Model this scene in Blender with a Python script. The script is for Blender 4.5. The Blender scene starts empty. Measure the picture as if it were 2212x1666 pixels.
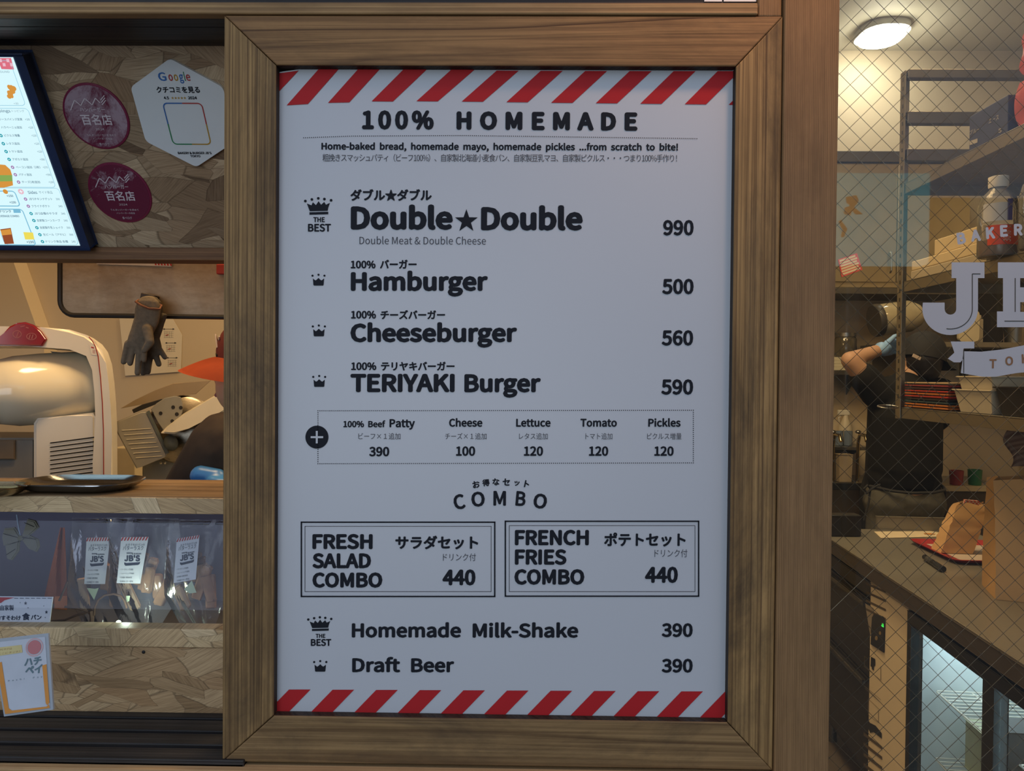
import bpy, bmesh, math, random, os
import numpy as np
from mathutils import Vector, Matrix, Euler
from mathutils.geometry import tessellate_polygon
from math import pi, sin, cos, radians as rad

S = bpy.context.scene
COL = S.collection
random.seed(7)

# ---------------------------------------------------------------- camera
W, H, F = 2212.0, 1666.0, 1600.0
CP = Vector((0.02828, -0.96963, 1.46639))
CR = Euler((1.5561768, -0.0085220, 0.0141427), 'XYZ')
cam = bpy.data.cameras.new('camera')
cam.sensor_fit = 'HORIZONTAL'; cam.sensor_width = 36.0
cam.lens = F / W * 36.0
cam.clip_start = 0.01; cam.clip_end = 100
camo = bpy.data.objects.new('camera', cam); COL.objects.link(camo)
camo.location = CP; camo.rotation_euler = CR
S.camera = camo
S.view_settings.view_transform = 'Standard'
S.view_settings.look = 'None'
S.view_settings.exposure = 0.0
S.view_settings.gamma = 1.0
S.view_settings.use_curve_mapping = False
try:
    S.cycles.max_bounces = 8; S.cycles.diffuse_bounces = 3; S.cycles.glossy_bounces = 3
    S.cycles.transmission_bounces = 6; S.cycles.transparent_max_bounces = 24
    S.cycles.caustics_reflective = False; S.cycles.caustics_refractive = False
    S.cycles.sample_clamp_indirect = 4.0
    S.cycles.use_denoising = True
except Exception: pass

# ---------------------------------------------------------------- world: dusk sky
wd = bpy.data.worlds.new('dusk_sky'); S.world = wd; wd.use_nodes = True
nt = wd.node_tree; nt.nodes.clear()
wo = nt.nodes.new('ShaderNodeOutputWorld'); bg = nt.nodes.new('ShaderNodeBackground')
tc = nt.nodes.new('ShaderNodeTexCoord'); sx = nt.nodes.new('ShaderNodeSeparateXYZ')
cr = nt.nodes.new('ShaderNodeValToRGB')
nt.links.new(tc.outputs['Generated'], sx.inputs[0]); nt.links.new(sx.outputs[2], cr.inputs[0])
nt.links.new(cr.outputs[0], bg.inputs[0]); nt.links.new(bg.outputs[0], wo.inputs[0])
cr.color_ramp.elements[0].position = 0.0; cr.color_ramp.elements[0].color = (0.36, 0.41, 0.52, 1)
cr.color_ramp.elements[1].position = 0.55; cr.color_ramp.elements[1].color = (0.50, 0.60, 0.80, 1)
bg.inputs[1].default_value = 1.05

def light(name, kind, loc, energy, color, size=0.2, rot=(0, 0, 0), sy=None, spot=None, blend=0.6):
    l = bpy.data.lights.new(name, kind); l.energy = energy; l.color = color
    if kind == 'AREA':
        l.size = size
        if sy: l.shape = 'RECTANGLE'; l.size_y = sy
    elif kind == 'SPOT':
        l.spot_size = spot; l.spot_blend = blend; l.shadow_soft_size = size
    else: l.shadow_soft_size = size
    o = bpy.data.objects.new(name, l); COL.objects.link(o); o.location = loc; o.rotation_euler = rot
    return o
WARM = (1.0, 0.66, 0.31)
# kitchen ceiling lamps, daylight is gone inside
light('kitchen_ceiling_light', 'AREA', (1.0, 1.75, 3.25), 30, (1.0, 0.76, 0.44), 1.1, sy=0.25)
light('kitchen_rear_light', 'AREA', (0.35, 1.25, 3.2), 30, WARM, 0.6)
light('kitchen_left_light', 'AREA', (-0.85, 0.55, 2.75), 17, WARM, 0.35)
light('kitchen_front_light', 'AREA', (1.6, 0.9, 3.2), 9, WARM, 0.4)
# fill light added across the street to brighten header and facade
light('street_fill_light', 'AREA', (-1.3, -5.2, 1.5), 74, (0.82, 0.91, 1.0), 3.6, rot=(rad(90), 0, 0), sy=2.2)
# shop eave lamp above the menu board
light('eave_lamp_light', 'SPOT', (0.44, -0.26, 2.36), 11, (1.0, 0.50, 0.22), 0.05, rot=(rad(14), 0, rad(8)), spot=rad(130), blend=1.0)

# ---------------------------------------------------------------- rays
CM = CR.to_matrix()
def ray(px, py): return CM @ Vector(((px - W / 2) / F, -(py - H / 2) / F, -1.0))
def at(px, py, Y):
    d = ray(px, py); return CP + d * ((Y - CP.y) / d.y)
def atz(px, py, z):
    d = ray(px, py); return CP + d * ((z - CP.z) / d.z)
def atx(px, py, x):
    d = ray(px, py); return CP + d * ((x - CP.x) / d.x)

class Plane:
    """a flat sheet in the place: origin, unit axes, and the sheet's own (u, v)"""
    def __init__(s, O, U, V):
        s.O = Vector(O); s.U = Vector(U).normalized(); s.V = Vector(V).normalized(); s.N = s.U.cross(s.V)
    def uv(s, px, py):
        d = ray(px, py); t = (s.O - CP).dot(s.N) / d.dot(s.N); q = CP + d * t - s.O
        return q.dot(s.U), q.dot(s.V)
    def pt(s, u, v, off=0.0): return s.O + s.U * u + s.V * v + s.N * off
    def px(s, px, py, off=0.0): return s.pt(*s.uv(px, py), off)
    def shift(s, off): return Plane(s.O + s.N * off, s.U, s.V)
def vplane(Y): return Plane((0, Y, 1.44), (1, 0, 0), (0, 0, 1))

# ---------------------------------------------------------------- materials
MATS = {}
def newmat(name):
    m = bpy.data.materials.new(name); m.use_nodes = True
    t = m.node_tree; t.nodes.clear()
    out = t.nodes.new('ShaderNodeOutputMaterial')
    MATS[name] = m
    return m, t, out
def N(t, kind, **kw):
    n = t.nodes.new(kind)
    for k, v in kw.items(): setattr(n, k, v)
    return n
def L(t, a, b): t.links.new(a, b)
def ramp(t, fac, stops):
    r = N(t, 'ShaderNodeValToRGB'); e = r.color_ramp.elements
    while len(e) < len(stops): e.new(0.5)
    for i, (p, c) in enumerate(stops):
        e[i].position = p; e[i].color = (c[0], c[1], c[2], 1)
    L(t, fac, r.inputs[0]); return r.outputs[0]
def mix(t, kind, fac, a, b):
    m = N(t, 'ShaderNodeMix', data_type='RGBA', blend_type=kind)
    for sock, v in ((m.inputs[0], fac), (m.inputs[6], a), (m.inputs[7], b)):
        if hasattr(v, 'is_linked') or hasattr(v, 'links'): L(t, v, sock)
        elif isinstance(v, (int, float)): sock.default_value = v
        else: sock.default_value = (v[0], v[1], v[2], 1)
    return m.outputs[2]
def math_(t, op, a, b=0.0, clamp=False):
    m = N(t, 'ShaderNodeMath', operation=op, use_clamp=clamp)
    for s_, v in zip(m.inputs, (a, b)):
        if isinstance(v, (int, float)): s_.default_value = v
        else: L(t, v, s_)
    return m.outputs[0]
def coords(t, scale=(1, 1, 1), rot=(0, 0, 0), rnd=True):
    c = N(t, 'ShaderNodeTexCoord'); src = c.outputs['Object']
    if rnd:
        oi = N(t, 'ShaderNodeObjectInfo'); va = N(t, 'ShaderNodeVectorMath', operation='ADD')
        mu = N(t, 'ShaderNodeMath', operation='MULTIPLY'); L(t, oi.outputs['Random'], mu.inputs[0]); mu.inputs[1].default_value = 13.0
        L(t, src, va.inputs[0]); L(t, mu.outputs[0], va.inputs[1]); src = va.outputs[0]
    mp = N(t, 'ShaderNodeMapping'); mp.inputs['Scale'].default_value = scale; mp.inputs['Rotation'].default_value = rot
    L(t, src, mp.inputs[0]); return mp.outputs[0]
def noise(t, vec, scale, detail=3, rough=0.55, dist=0.0):
    n = N(t, 'ShaderNodeTexNoise'); L(t, vec, n.inputs['Vector'])
    n.inputs['Scale'].default_value = scale; n.inputs['Detail'].default_value = detail
    n.inputs['Roughness'].default_value = rough; n.inputs['Distortion'].default_value = dist
    return n
def bsdf(t, out, col, rough=0.5, metal=0.0, spec=0.5, bump=None, bstr=0.2, bdist=0.001, emit=None, estr=0.0, trans=0.0, sss=0.0):
    b = N(t, 'ShaderNodeBsdfPrincipled')
    if isinstance(col, (tuple, list)): b.inputs['Base Color'].default_value = (*col[:3], 1)
    else: L(t, col, b.inputs['Base Color'])
    if isinstance(rough, (int, float)): b.inputs['Roughness'].default_value = rough
    else: L(t, rough, b.inputs['Roughness'])
    b.inputs['Metallic'].default_value = metal
    b.inputs['Specular IOR Level'].default_value = spec
    if trans: b.inputs['Transmission Weight'].default_value = trans
    if sss: b.inputs['Subsurface Weight'].default_value = sss; b.inputs['Subsurface Radius'].default_value = (.02, .008, .004)
    if emit: b.inputs['Emission Color'].default_value = (*emit, 1); b.inputs['Emission Strength'].default_value = estr
    if bump is not None:
        bp = N(t, 'ShaderNodeBump'); bp.inputs['Strength'].default_value = bstr; bp.inputs['Distance'].default_value = bdist
        L(t, bump, bp.inputs['Height']); L(t, bp.outputs[0], b.inputs['Normal'])
    L(t, b.outputs[0], out.inputs[0]); return b
def plain(name, col, rough=0.5, metal=0.0, spec=0.4, var=0.12, scale=30, bstr=0.0, **kw):
    """painted / plastic / paper surface with slight mottling"""
    if name in MATS: return MATS[name]
    m, t, out = newmat(name)
    v = coords(t); n = noise(t, v, scale, 4)
    c = mix(t, 'MIX', n.outputs[0], tuple(x * (1 - var) for x in col), tuple(min(1, x * (1 + var)) for x in col))
    bsdf(t, out, c, rough, metal, spec, n.outputs[0] if bstr else None, bstr, 0.002, **kw); return m
def steel(name, col=(0.42, 0.41, 0.39), rough=0.33, axis=(2, 2, 60)):
    m, t, out = newmat(name)
    v = coords(t, axis); n = noise(t, v, 30, 3); v2 = coords(t); n2 = noise(t, v2, 7, 4)
    c = mix(t, 'MULTIPLY', 0.35, col, n2.outputs[0])
    r = math_(t, 'MULTIPLY_ADD', n.outputs[0], 0.22)
    t.nodes[-1].inputs[2].default_value = rough - 0.1
    bsdf(t, out, c, r, 1.0, 0.5, n.outputs[0], 0.06, 0.001); return m
def emis(name, col, s):
    m, t, out = newmat(name); e = N(t, 'ShaderNodeEmission'); e.inputs[0].default_value = (*col, 1); e.inputs[1].default_value = s
    L(t, e.outputs[0], out.inputs[0]); return m
def wood(name, light_, dark_, axis='Z', lines=55, fine=260, dist=2.0, dirt=0.5, dirtcol=(0.035, 0.024, 0.016), rough=0.6, cont=1.0, lw=(0.02, 0.30), bs=0.35, dscale=7):
    """sawn timber: growth lines along AXIS, fibres, knots' worth of wander, old dirt"""
    m, t, out = newmat(name)
    ax = 'XYZ'.index(axis)
    st = [1.0, 1.0, 1.0]; st[ax] = 0.06
    sf = [1.0, 1.0, 1.0]; sf[ax] = 0.012
    v = coords(t, tuple(st)); wander = noise(t, v, 7, 3, 0.5)
    cross = N(t, 'ShaderNodeSeparateXYZ'); v0 = coords(t); L(t, v0, cross.inputs[0])
    a = {0: (2, 1), 1: (0, 2), 2: (0, 1)}[ax]
    s = math_(t, 'ADD', cross.outputs[a[0]], math_(t, 'MULTIPLY', cross.outputs[a[1]], 0.6))
    ph = math_(t, 'ADD', math_(t, 'MULTIPLY', s, lines), math_(t, 'MULTIPLY', wander.outputs[0], dist))
    saw = math_(t, 'FRACT', ph)
    fl = math_(t, 'FLOOR', ph); wn = N(t, 'ShaderNodeTexWhiteNoise', noise_dimensions='1D'); L(t, fl, wn.inputs['W'])
    line = ramp(t, saw, [(0.0, (0, 0, 0)), (lw[0], (0, 0, 0)), (lw[1], (1, 1, 1)), (1.0, (.55, .55, .55))])
    line = mix(t, 'MIX', math_(t, 'MULTIPLY', wn.outputs[0], 0.55), line, (1, 1, 1))
    ph2 = math_(t, 'ADD', math_(t, 'MULTIPLY', s, lines * 2.63), math_(t, 'MULTIPLY', wander.outputs[0], dist * 1.9))
    fl2 = math_(t, 'FLOOR', ph2); wn2 = N(t, 'ShaderNodeTexWhiteNoise', noise_dimensions='1D'); L(t, fl2, wn2.inputs['W'])
    line2 = ramp(t, math_(t, 'FRACT', ph2), [(0.0, (.15, .15, .15)), (0.10, (.3, .3, .3)), (0.4, (1, 1, 1)), (1.0, (.8, .8, .8))])
    line = mix(t, 'MULTIPLY', 0.8 * cont, line, mix(t, 'MIX', wn2.outputs[0], line2, (1, 1, 1)))
    fib = noise(t, coords(t, tuple(sf)), fine, 2, 0.6)
    sb = [1.0, 1.0, 1.0]; sb[ax] = 0.32
    big = noise(t, coords(t, tuple(sb)), dscale, 8, 0.72, 0.5)
    big2 = noise(t, coords(t, tuple(1 if i != ax else .3 for i in range(3))), 26, 4, 0.7)
    f = mix(t, 'MULTIPLY', 0.8 * cont, line, ramp(t, fib.outputs[0], [(0.3, (0.25, .25, .25)), (0.62, (1, 1, 1))]))
    c = mix(t, 'MIX', f, dark_, light_)
    c = mix(t, 'MIX', math_(t, 'MULTIPLY', ramp(t, big.outputs[0], [(0.46, (0, 0, 0)), (0.70, (1, 1, 1))]), dirt), c, dirtcol)
    c = mix(t, 'MULTIPLY', 0.30, c, ramp(t, big2.outputs[0], [(0.3, (.35, .33, .3)), (0.55, (1, 1, 1))]))
    bsdf(t, out, c, rough, 0, 0.25, f, bs, 0.0012); return m
def osb(name, pal, scale=9.0, dark=(0.05, 0.03, 0.015), stretch=1.7, edge=0.55):
    """pressed strand board: angular chips at all angles, each with its own tone and grain"""
    m, t, out = newmat(name)
    base = coords(t, (1, 0.4, stretch), rnd=True)
    wp = noise(t, base, 6, 2); 
    wv = N(t, 'ShaderNodeVectorMath', operation='MULTIPLY_ADD'); L(t, wp.outputs['Color'], wv.inputs[0]); wv.inputs[1].default_value = (.05, .05, .05); L(t, base, wv.inputs[2])
    layers = []
    for k, (ang, sc) in enumerate(((0.15, 1.0), (0.75, 0.85), (-0.5, 1.25))):
        r = N(t, 'ShaderNodeVectorRotate', rotation_type='Y_AXIS'); L(t, wv.outputs[0], r.inputs['Vector']); r.inputs['Angle'].default_value = ang
        mp = N(t, 'ShaderNodeMapping'); L(t, r.outputs[0], mp.inputs[0]); mp.inputs['Scale'].default_value = (1, 1, 2.0); mp.inputs['Location'].default_value = (k * 3.1, 0, k * 1.7)
        vo = N(t, 'ShaderNodeTexVoronoi', distance='MINKOWSKI'); L(t, mp.outputs[0], vo.inputs['Vector']); vo.inputs['Scale'].default_value = scale * sc; vo.inputs['Exponent'].default_value = 1.2
        ve = N(t, 'ShaderNodeTexVoronoi', feature='DISTANCE_TO_EDGE'); L(t, mp.outputs[0], ve.inputs['Vector']); ve.inputs['Scale'].default_value = scale * sc
        v2 = N(t, 'ShaderNodeTexVoronoi'); L(t, mp.outputs[0], v2.inputs['Vector']); v2.inputs['Scale'].default_value = scale * sc
        sep = N(t, 'ShaderNodeSeparateColor'); L(t, v2.outputs['Color'], sep.inputs[0])
        # grain turned by the chip's own angle
        rg = N(t, 'ShaderNodeVectorRotate', rotation_type='Y_AXIS'); L(t, base, rg.inputs['Vector'])
        L(t, math_(t, 'ADD', math_(t, 'MULTIPLY', math_(t, 'SUBTRACT', sep.outputs[2], 0.5), 1.9), ang), rg.inputs['Angle'])
        mg = N(t, 'ShaderNodeMapping'); L(t, rg.outputs[0], mg.inputs[0]); mg.inputs['Scale'].default_value = (5, 5, 130)
        g = noise(t, mg.outputs[0], 4.0, 3, 0.6)
        tone = ramp(t, sep.outputs[0], [(i / (len(pal) - 1), pal[i]) for i in range(len(pal))])
        tone = mix(t, 'MULTIPLY', 0.6, tone, ramp(t, g.outputs[0], [(0.30, (.34, .28, .22)), (0.60, (1, 1, 1))]))
        ed = ramp(t, ve.outputs['Distance'], [(0.0, (0, 0, 0)), (0.007, (.25, .25, .25)), (0.018, (1, 1, 1))])
        tone = mix(t, 'MIX', math_(t, 'MULTIPLY', math_(t, 'SUBTRACT', 1.0, ed), edge), tone, dark)
        layers.append((tone, sep.outputs[1], g.outputs[0], ed))
    f1 = math_(t, 'GREATER_THAN', layers[1][1], 0.55); f2 = math_(t, 'GREATER_THAN', layers[2][1], 0.62)
    c = mix(t, 'MIX', f1, layers[0][0], layers[1][0]); c = mix(t, 'MIX', f2, c, layers[2][0])
    pn = noise(t, coords(t), 4, 4)
    c = mix(t, 'MULTIPLY', 0.35, c, ramp(t, pn.outputs[0], [(0.3, (.5, .45, .4)), (0.6, (1, 1, 1))]))
    bsdf(t, out, c, 0.55, 0, 0.3, layers[0][2], 0.25, 0.001); return m
def pane(name, tint=(0.93, 0.96, 0.95), ior=1.5, rough=0.0, haze=0.0, hazecol=(0.8, 0.8, 0.8)):
    """clear sheet: lets light straight through, mirrors by Fresnel, a little dust"""
    m, t, out = newmat(name)
    tr = N(t, 'ShaderNodeBsdfTransparent'); tr.inputs[0].default_value = (*tint, 1)
    gl = N(t, 'ShaderNodeBsdfGlossy'); gl.inputs['Roughness'].default_value = rough
    fr = N(t, 'ShaderNodeFresnel'); ge = N(t, 'ShaderNodeNewGeometry')
    io = math_(t, 'ADD', math_(t, 'MULTIPLY', ge.outputs['Backfacing'], 1 / ior - ior), ior); L(t, io, fr.inputs[0])
    mx = N(t, 'ShaderNodeMixShader'); L(t, fr.outputs[0], mx.inputs[0]); L(t, tr.outputs[0], mx.inputs[1]); L(t, gl.outputs[0], mx.inputs[2])
    last = mx.outputs[0]
    if haze:
        df = N(t, 'ShaderNodeBsdfDiffuse'); df.inputs[0].default_value = (*hazecol, 1)
        n = noise(t, coords(t), 5, 6, 0.7); n2 = noise(t, coords(t), 160, 2)
        h = math_(t, 'MULTIPLY', math_(t, 'MULTIPLY', ramp(t, n.outputs[0], [(0.25, (.3, .3, .3)), (0.75, (1, 1, 1))]), ramp(t, n2.outputs[0], [(0.3, (.6, .6, .6)), (0.75, (1, 1, 1))])), haze)
        m2 = N(t, 'ShaderNodeMixShader'); L(t, h, m2.inputs[0]); L(t, last, m2.inputs[1]); L(t, df.outputs[0], m2.inputs[2]); last = m2.outputs[0]
    L(t, last, out.inputs[0]); return m
def film(name, col=(0.9, 0.92, 0.95), alpha=0.12, rough=0.12):
    """thin clear plastic: mostly see-through with sharp glints and a milky veil"""
    m, t, out = newmat(name)
    tr = N(t, 'ShaderNodeBsdfTransparent'); gl = N(t, 'ShaderNodeBsdfGlossy'); gl.inputs['Roughness'].default_value = rough
    df = N(t, 'ShaderNodeBsdfDiffuse'); df.inputs[0].default_value = (*col, 1)
    n = noise(t, coords(t, (1, 1, .5)), 38, 3, 0.6, 1.0)
    bp = N(t, 'ShaderNodeBump'); bp.inputs['Strength'].default_value = 0.5; bp.inputs['Distance'].default_value = 0.004; L(t, n.outputs[0], bp.inputs['Height']); L(t, bp.outputs[0], gl.inputs['Normal'])
    lw = N(t, 'ShaderNodeLayerWeight'); lw.inputs[0].default_value = 0.25; L(t, bp.outputs[0], lw.inputs['Normal'])
    m1 = N(t, 'ShaderNodeMixShader'); m1.inputs[0].default_value = alpha; L(t, tr.outputs[0], m1.inputs[1]); L(t, df.outputs[0], m1.inputs[2])
    m2 = N(t, 'ShaderNodeMixShader'); L(t, lw.outputs['Fresnel'], m2.inputs[0]); L(t, m1.outputs[0], m2.inputs[1]); L(t, gl.outputs[0], m2.inputs[2])
    L(t, m2.outputs[0], out.inputs[0]); return m

# ---------------------------------------------------------------- objects
def tag(o, label=None, cat=None, group=None, kind=None):
    if label: o['label'] = label
    if cat: o['category'] = cat
    if group: o['group'] = group
    if kind: o['kind'] = kind
    return o
def thing(name, loc, label, cat, group=None):
    o = bpy.data.objects.new(name, None); o.empty_display_size = 0.05; COL.objects.link(o); o.location = loc
    return tag(o, label, cat, group)
def worldloc(o):
    v = Vector((0, 0, 0))
    while o: v = v + Vector(o.location); o = o.parent
    return v
def obj(name, bm, mat, parent=None, smooth=False, loc=None, label=None):
    """link a bmesh in world coordinates as one mesh object; its origin sits at LOC or at the parent's base"""
    me = bm if isinstance(bm, bpy.types.Mesh) else bpy.data.meshes.new(name)
    if not isinstance(bm, bpy.types.Mesh):
        bmesh.ops.recalc_face_normals(bm, faces=bm.faces) if smooth != 'flat2d' else None
        bm.to_mesh(me); bm.free()
    me.name = name
    pw = worldloc(parent) if parent else Vector((0, 0, 0))
    if loc is None: loc = pw if parent else Vector((0, 0, 0))
    loc = Vector(loc)
    me.transform(Matrix.Translation(-loc))
    for m in (mat if isinstance(mat, (list, tuple)) else [mat]): me.materials.append(m)
    if smooth is True or smooth == 'auto':
        me.polygons.foreach_set('use_smooth', [True] * len(me.polygons))
        try: me.set_sharp_from_angle(angle=rad(40))
        except Exception: pass
    o = bpy.data.objects.new(name, me); COL.objects.link(o)
    if parent: o.parent = parent; o.location = loc - pw
    else: o.location = loc
    if label: o['label'] = label
    return o
def solid(name, bm, mat, label, cat, group=None, kind=None, smooth=False, loc=None):
    if loc is None and not isinstance(bm, bpy.types.Mesh):
        c = Vector((0, 0, 0)); n = max(1, len(bm.verts))
        for v in bm.verts: c += v.co
        c /= n; c.z = min(v.co.z for v in bm.verts); loc = c
    return tag(obj(name, bm, mat, None, smooth, loc), label, cat, group, kind)
def structure(name, bm, mat, label, cat='wall', smooth=False):
    return tag(obj(name, bm, mat, None, smooth), label, cat, None, 'structure')

def BM(): return bmesh.new()
def box(bm, x0, x1, y0, y1, z0, z1, bev=0.0, seg=2, mi=0):
    g = bmesh.ops.create_cube(bm, size=1.0)
    vs = g['verts']
    for v in vs:
        v.co = Vector(((x0 + x1) / 2 + v.co.x * (x1 - x0), (y0 + y1) / 2 + v.co.y * (y1 - y0), (z0 + z1) / 2 + v.co.z * (z1 - z0)))
    fs = {f for v in vs for f in v.link_faces}
    for f in fs: f.material_index = mi
    if bev:
        es = {e for v in vs for e in v.link_edges}
        r = bmesh.ops.bevel(bm, geom=list(es), offset=bev, segments=seg, affect='EDGES', profile=0.5, clamp_overlap=True)
        for f in r['faces']: f.material_index = mi
    return vs
def obox(bm, c, ex, ey, ez, bev=0.0, seg=2, mi=0):
    """box about centre C with half-extent vectors"""
    c = Vector(c); ex, ey, ez = Vector(ex), Vector(ey), Vector(ez)
    g = bmesh.ops.create_cube(bm, size=2.0); vs = g['verts']
    for v in vs: v.co = c + ex * v.co.x + ey * v.co.y + ez * v.co.z
    for f in {f for v in vs for f in v.link_faces}: f.material_index = mi
    if bev:
        es = {e for v in vs for e in v.link_edges}
        r = bmesh.ops.bevel(bm, geom=list(es), offset=bev, segments=seg, affect='EDGES', profile=0.5, clamp_overlap=True)
        for f in r['faces']: f.material_index = mi
def prism(bm, pts, off, mi=0):
    """closed polygon of 3-D points pushed out by vector OFF"""
    off = Vector(off); a = [bm.verts.new(p) for p in pts]; b = [bm.verts.new(Vector(p) + off) for p in pts]
    n = len(pts); fs = [bm.faces.new(a), bm.faces.new(b[::-1])]
    for i in range(n): fs.append(bm.faces.new((a[i], b[i], b[(i + 1) % n], a[(i + 1) % n])))
    for f in fs: f.material_index = mi
    return fs
def poly(bm, pts, mi=0):
    vs = [bm.verts.new(p) for p in pts]
    if len(vs) < 5: f = bm.faces.new(vs); f.material_index = mi; return f
    for t in tessellate_polygon([[v.co for v in vs]]):
        try: f = bm.faces.new([vs[i] for i in t]); f.material_index = mi
        except ValueError: pass
    return f
def tube(bm, path, r, n=8, closed=False, caps=True, mi=0):
    """round bar along a path; R may be one number or one per point"""
    P = [Vector(p) for p in path]; m = len(P); R_ = [r] * m if isinstance(r, (int, float)) else list(r)
    rings = []; up = None
    for i, p in enumerate(P):
        d = (P[(i + 1) % m] - P[i - 1]) if closed else (P[min(i + 1, m - 1)] - P[max(i - 1, 0)])
        if d.length < 1e-9: d = Vector((0, 0, 1))
        d.normalize()
        if up is None: up = d.orthogonal().normalized()
        up = (up - d * up.dot(d))
        up = up.normalized() if up.length > 1e-6 else d.orthogonal().normalized()
        w = d.cross(up)
        rings.append([bm.verts.new(p + (up * cos(2 * pi * k / n) + w * sin(2 * pi * k / n)) * R_[i]) for k in range(n)])
    for i in range(m if closed else m - 1):
        a, b = rings[i], rings[(i + 1) % m]
        for k in range(n):
            f = bm.faces.new((a[k], a[(k + 1) % n], b[(k + 1) % n], b[k])); f.material_index = mi
    if caps and not closed:
        bm.faces.new(rings[0][::-1]).material_index = mi; bm.faces.new(rings[-1]).material_index = mi
def lathe(bm, c, prof, axis=(0, 0, 1), n=28, mi=0, sx=1.0, sy=1.0):
    """profile [(radius, height)] turned about AXIS through C"""
    c = Vector(c); a = Vector(axis).normalized(); u = a.orthogonal().normalized()
    if abs(a.z) > 0.99: u = Vector((1, 0, 0))
    w = a.cross(u); rings = []
    for r, h in prof:
        if r < 1e-6: rings.append([bm.verts.new(c + a * h)])
        else: rings.append([bm.verts.new(c + a * h + u * (r * sx * cos(2 * pi * k / n)) + w * (r * sy * sin(2 * pi * k / n))) for k in range(n)])
    for A, B in zip(rings, rings[1:]):
        for k in range(n):
            q = [A[k % len(A)], A[(k + 1) % len(A)], B[(k + 1) % len(B)], B[k % len(B)]]
            q = list(dict.fromkeys(q))
            if len(q) > 2: bm.faces.new(q).material_index = mi
def sheet(bm, nu, nv, fn, mi=0, thick=0.0):
    """grid surface fn(u, v) with u, v in 0..1"""
    g = [[bm.verts.new(fn(i / nu, j / nv)) for i in range(nu + 1)] for j in range(nv + 1)]
    for j in range(nv):
        for i in range(nu):
            f = bm.faces.new((g[j][i], g[j][i + 1], g[j + 1][i + 1], g[j + 1][i])); f.material_index = mi
    return g
def rrect(w, h, r, n=5):
    """rounded rectangle outline centred at 0"""
    o = []
    for cx, cy, a0 in ((w / 2 - r, h / 2 - r, 0), (-w / 2 + r, h / 2 - r, pi / 2), (-w / 2 + r, -h / 2 + r, pi), (w / 2 - r, -h / 2 + r, 3 * pi / 2)):
        for k in range(n + 1):
            a = a0 + pi / 2 * k / n; o.append((cx + r * cos(a), cy + r * sin(a)))
    return o
def modded(bm, mods):
    """bake modifiers into a fresh mesh"""
    me = bpy.data.meshes.new('tmp'); bm.to_mesh(me); bm.free()
    o = bpy.data.objects.new('tmp', me); COL.objects.link(o)
    for kind, kw in mods:
        md = o.modifiers.new(kind, kind)
        for k, v in kw.items(): setattr(md, k, v)
    dg = bpy.context.evaluated_depsgraph_get(); dg.update()
    out = bpy.data.meshes.new_from_object(o.evaluated_get(dg))
    bpy.data.objects.remove(o); bpy.data.meshes.remove(me); return out
def ell(bm, c, r, rot=None, n=16):
    g = bmesh.ops.create_uvsphere(bm, u_segments=n, v_segments=max(6, n // 2), radius=1.0)
    M = (rot.to_matrix().to_4x4() if rot else Matrix.Identity(4)) @ Matrix.Diagonal((r[0], r[1], r[2], 1))
    M = Matrix.Translation(Vector(c)) @ M
    bmesh.ops.transform(bm, matrix=M, verts=g['verts'])
def limb(bm, pts, rs, n=14, sub=5):
    """tapered limb through joints, round ends"""
    P = [Vector(p) for p in pts]; path = []; rr = []
    for i in range(len(P) - 1):
        for k in range(sub):
            f = k / sub; path.append(P[i].lerp(P[i + 1], f)); rr.append(rs[i] * (1 - f) + rs[i + 1] * f)
    path.append(P[-1]); rr.append(rs[-1])
    tube(bm, path, rr, n)
    ell(bm, P[0], (rs[0],) * 3, n=12); ell(bm, P[-1], (rs[-1],) * 3, n=12)
def flesh(bm, voxel=0.006, smooth=6, f=0.5):
    return modded(bm, [('REMESH', dict(mode='VOXEL', voxel_size=voxel)), ('SMOOTH', dict(factor=f, iterations=smooth))])

# ---------------------------------------------------------------- writing
FONT = None
try:
    FONT = bpy.data.fonts.load(os.path.join(bpy.utils.system_resource('DATAFILES', path='fonts'), 'Noto Sans CJK Regular.woff2'))
except Exception: FONT = None
CAP = 0.2605
_tc = {}
def glyphs(body, bold=0.0, track=1.0):
    """text as flat triangles: (verts, faces, bounds)"""
    key = (body, bold, track)
    if key in _tc: return _tc[key]
    c = bpy.data.curves.new('t', 'FONT'); c.body = body
    if FONT: c.font = FONT
    c.offset = bold; c.space_character = track; c.resolution_u = 3
    o = bpy.data.objects.new('t', c); COL.objects.link(o)
    me = o.to_mesh()
    V = np.array([v.co[:2] for v in me.vertices]) if len(me.vertices) else np.zeros((0, 2))
    Fc = [tuple(p.vertices) for p in me.polygons]
    o.to_mesh_clear(); bpy.data.objects.remove(o); bpy.data.curves.remove(c)
    _tc[key] = (V, Fc); return _tc[key]
BOLD = 0.0142
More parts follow.
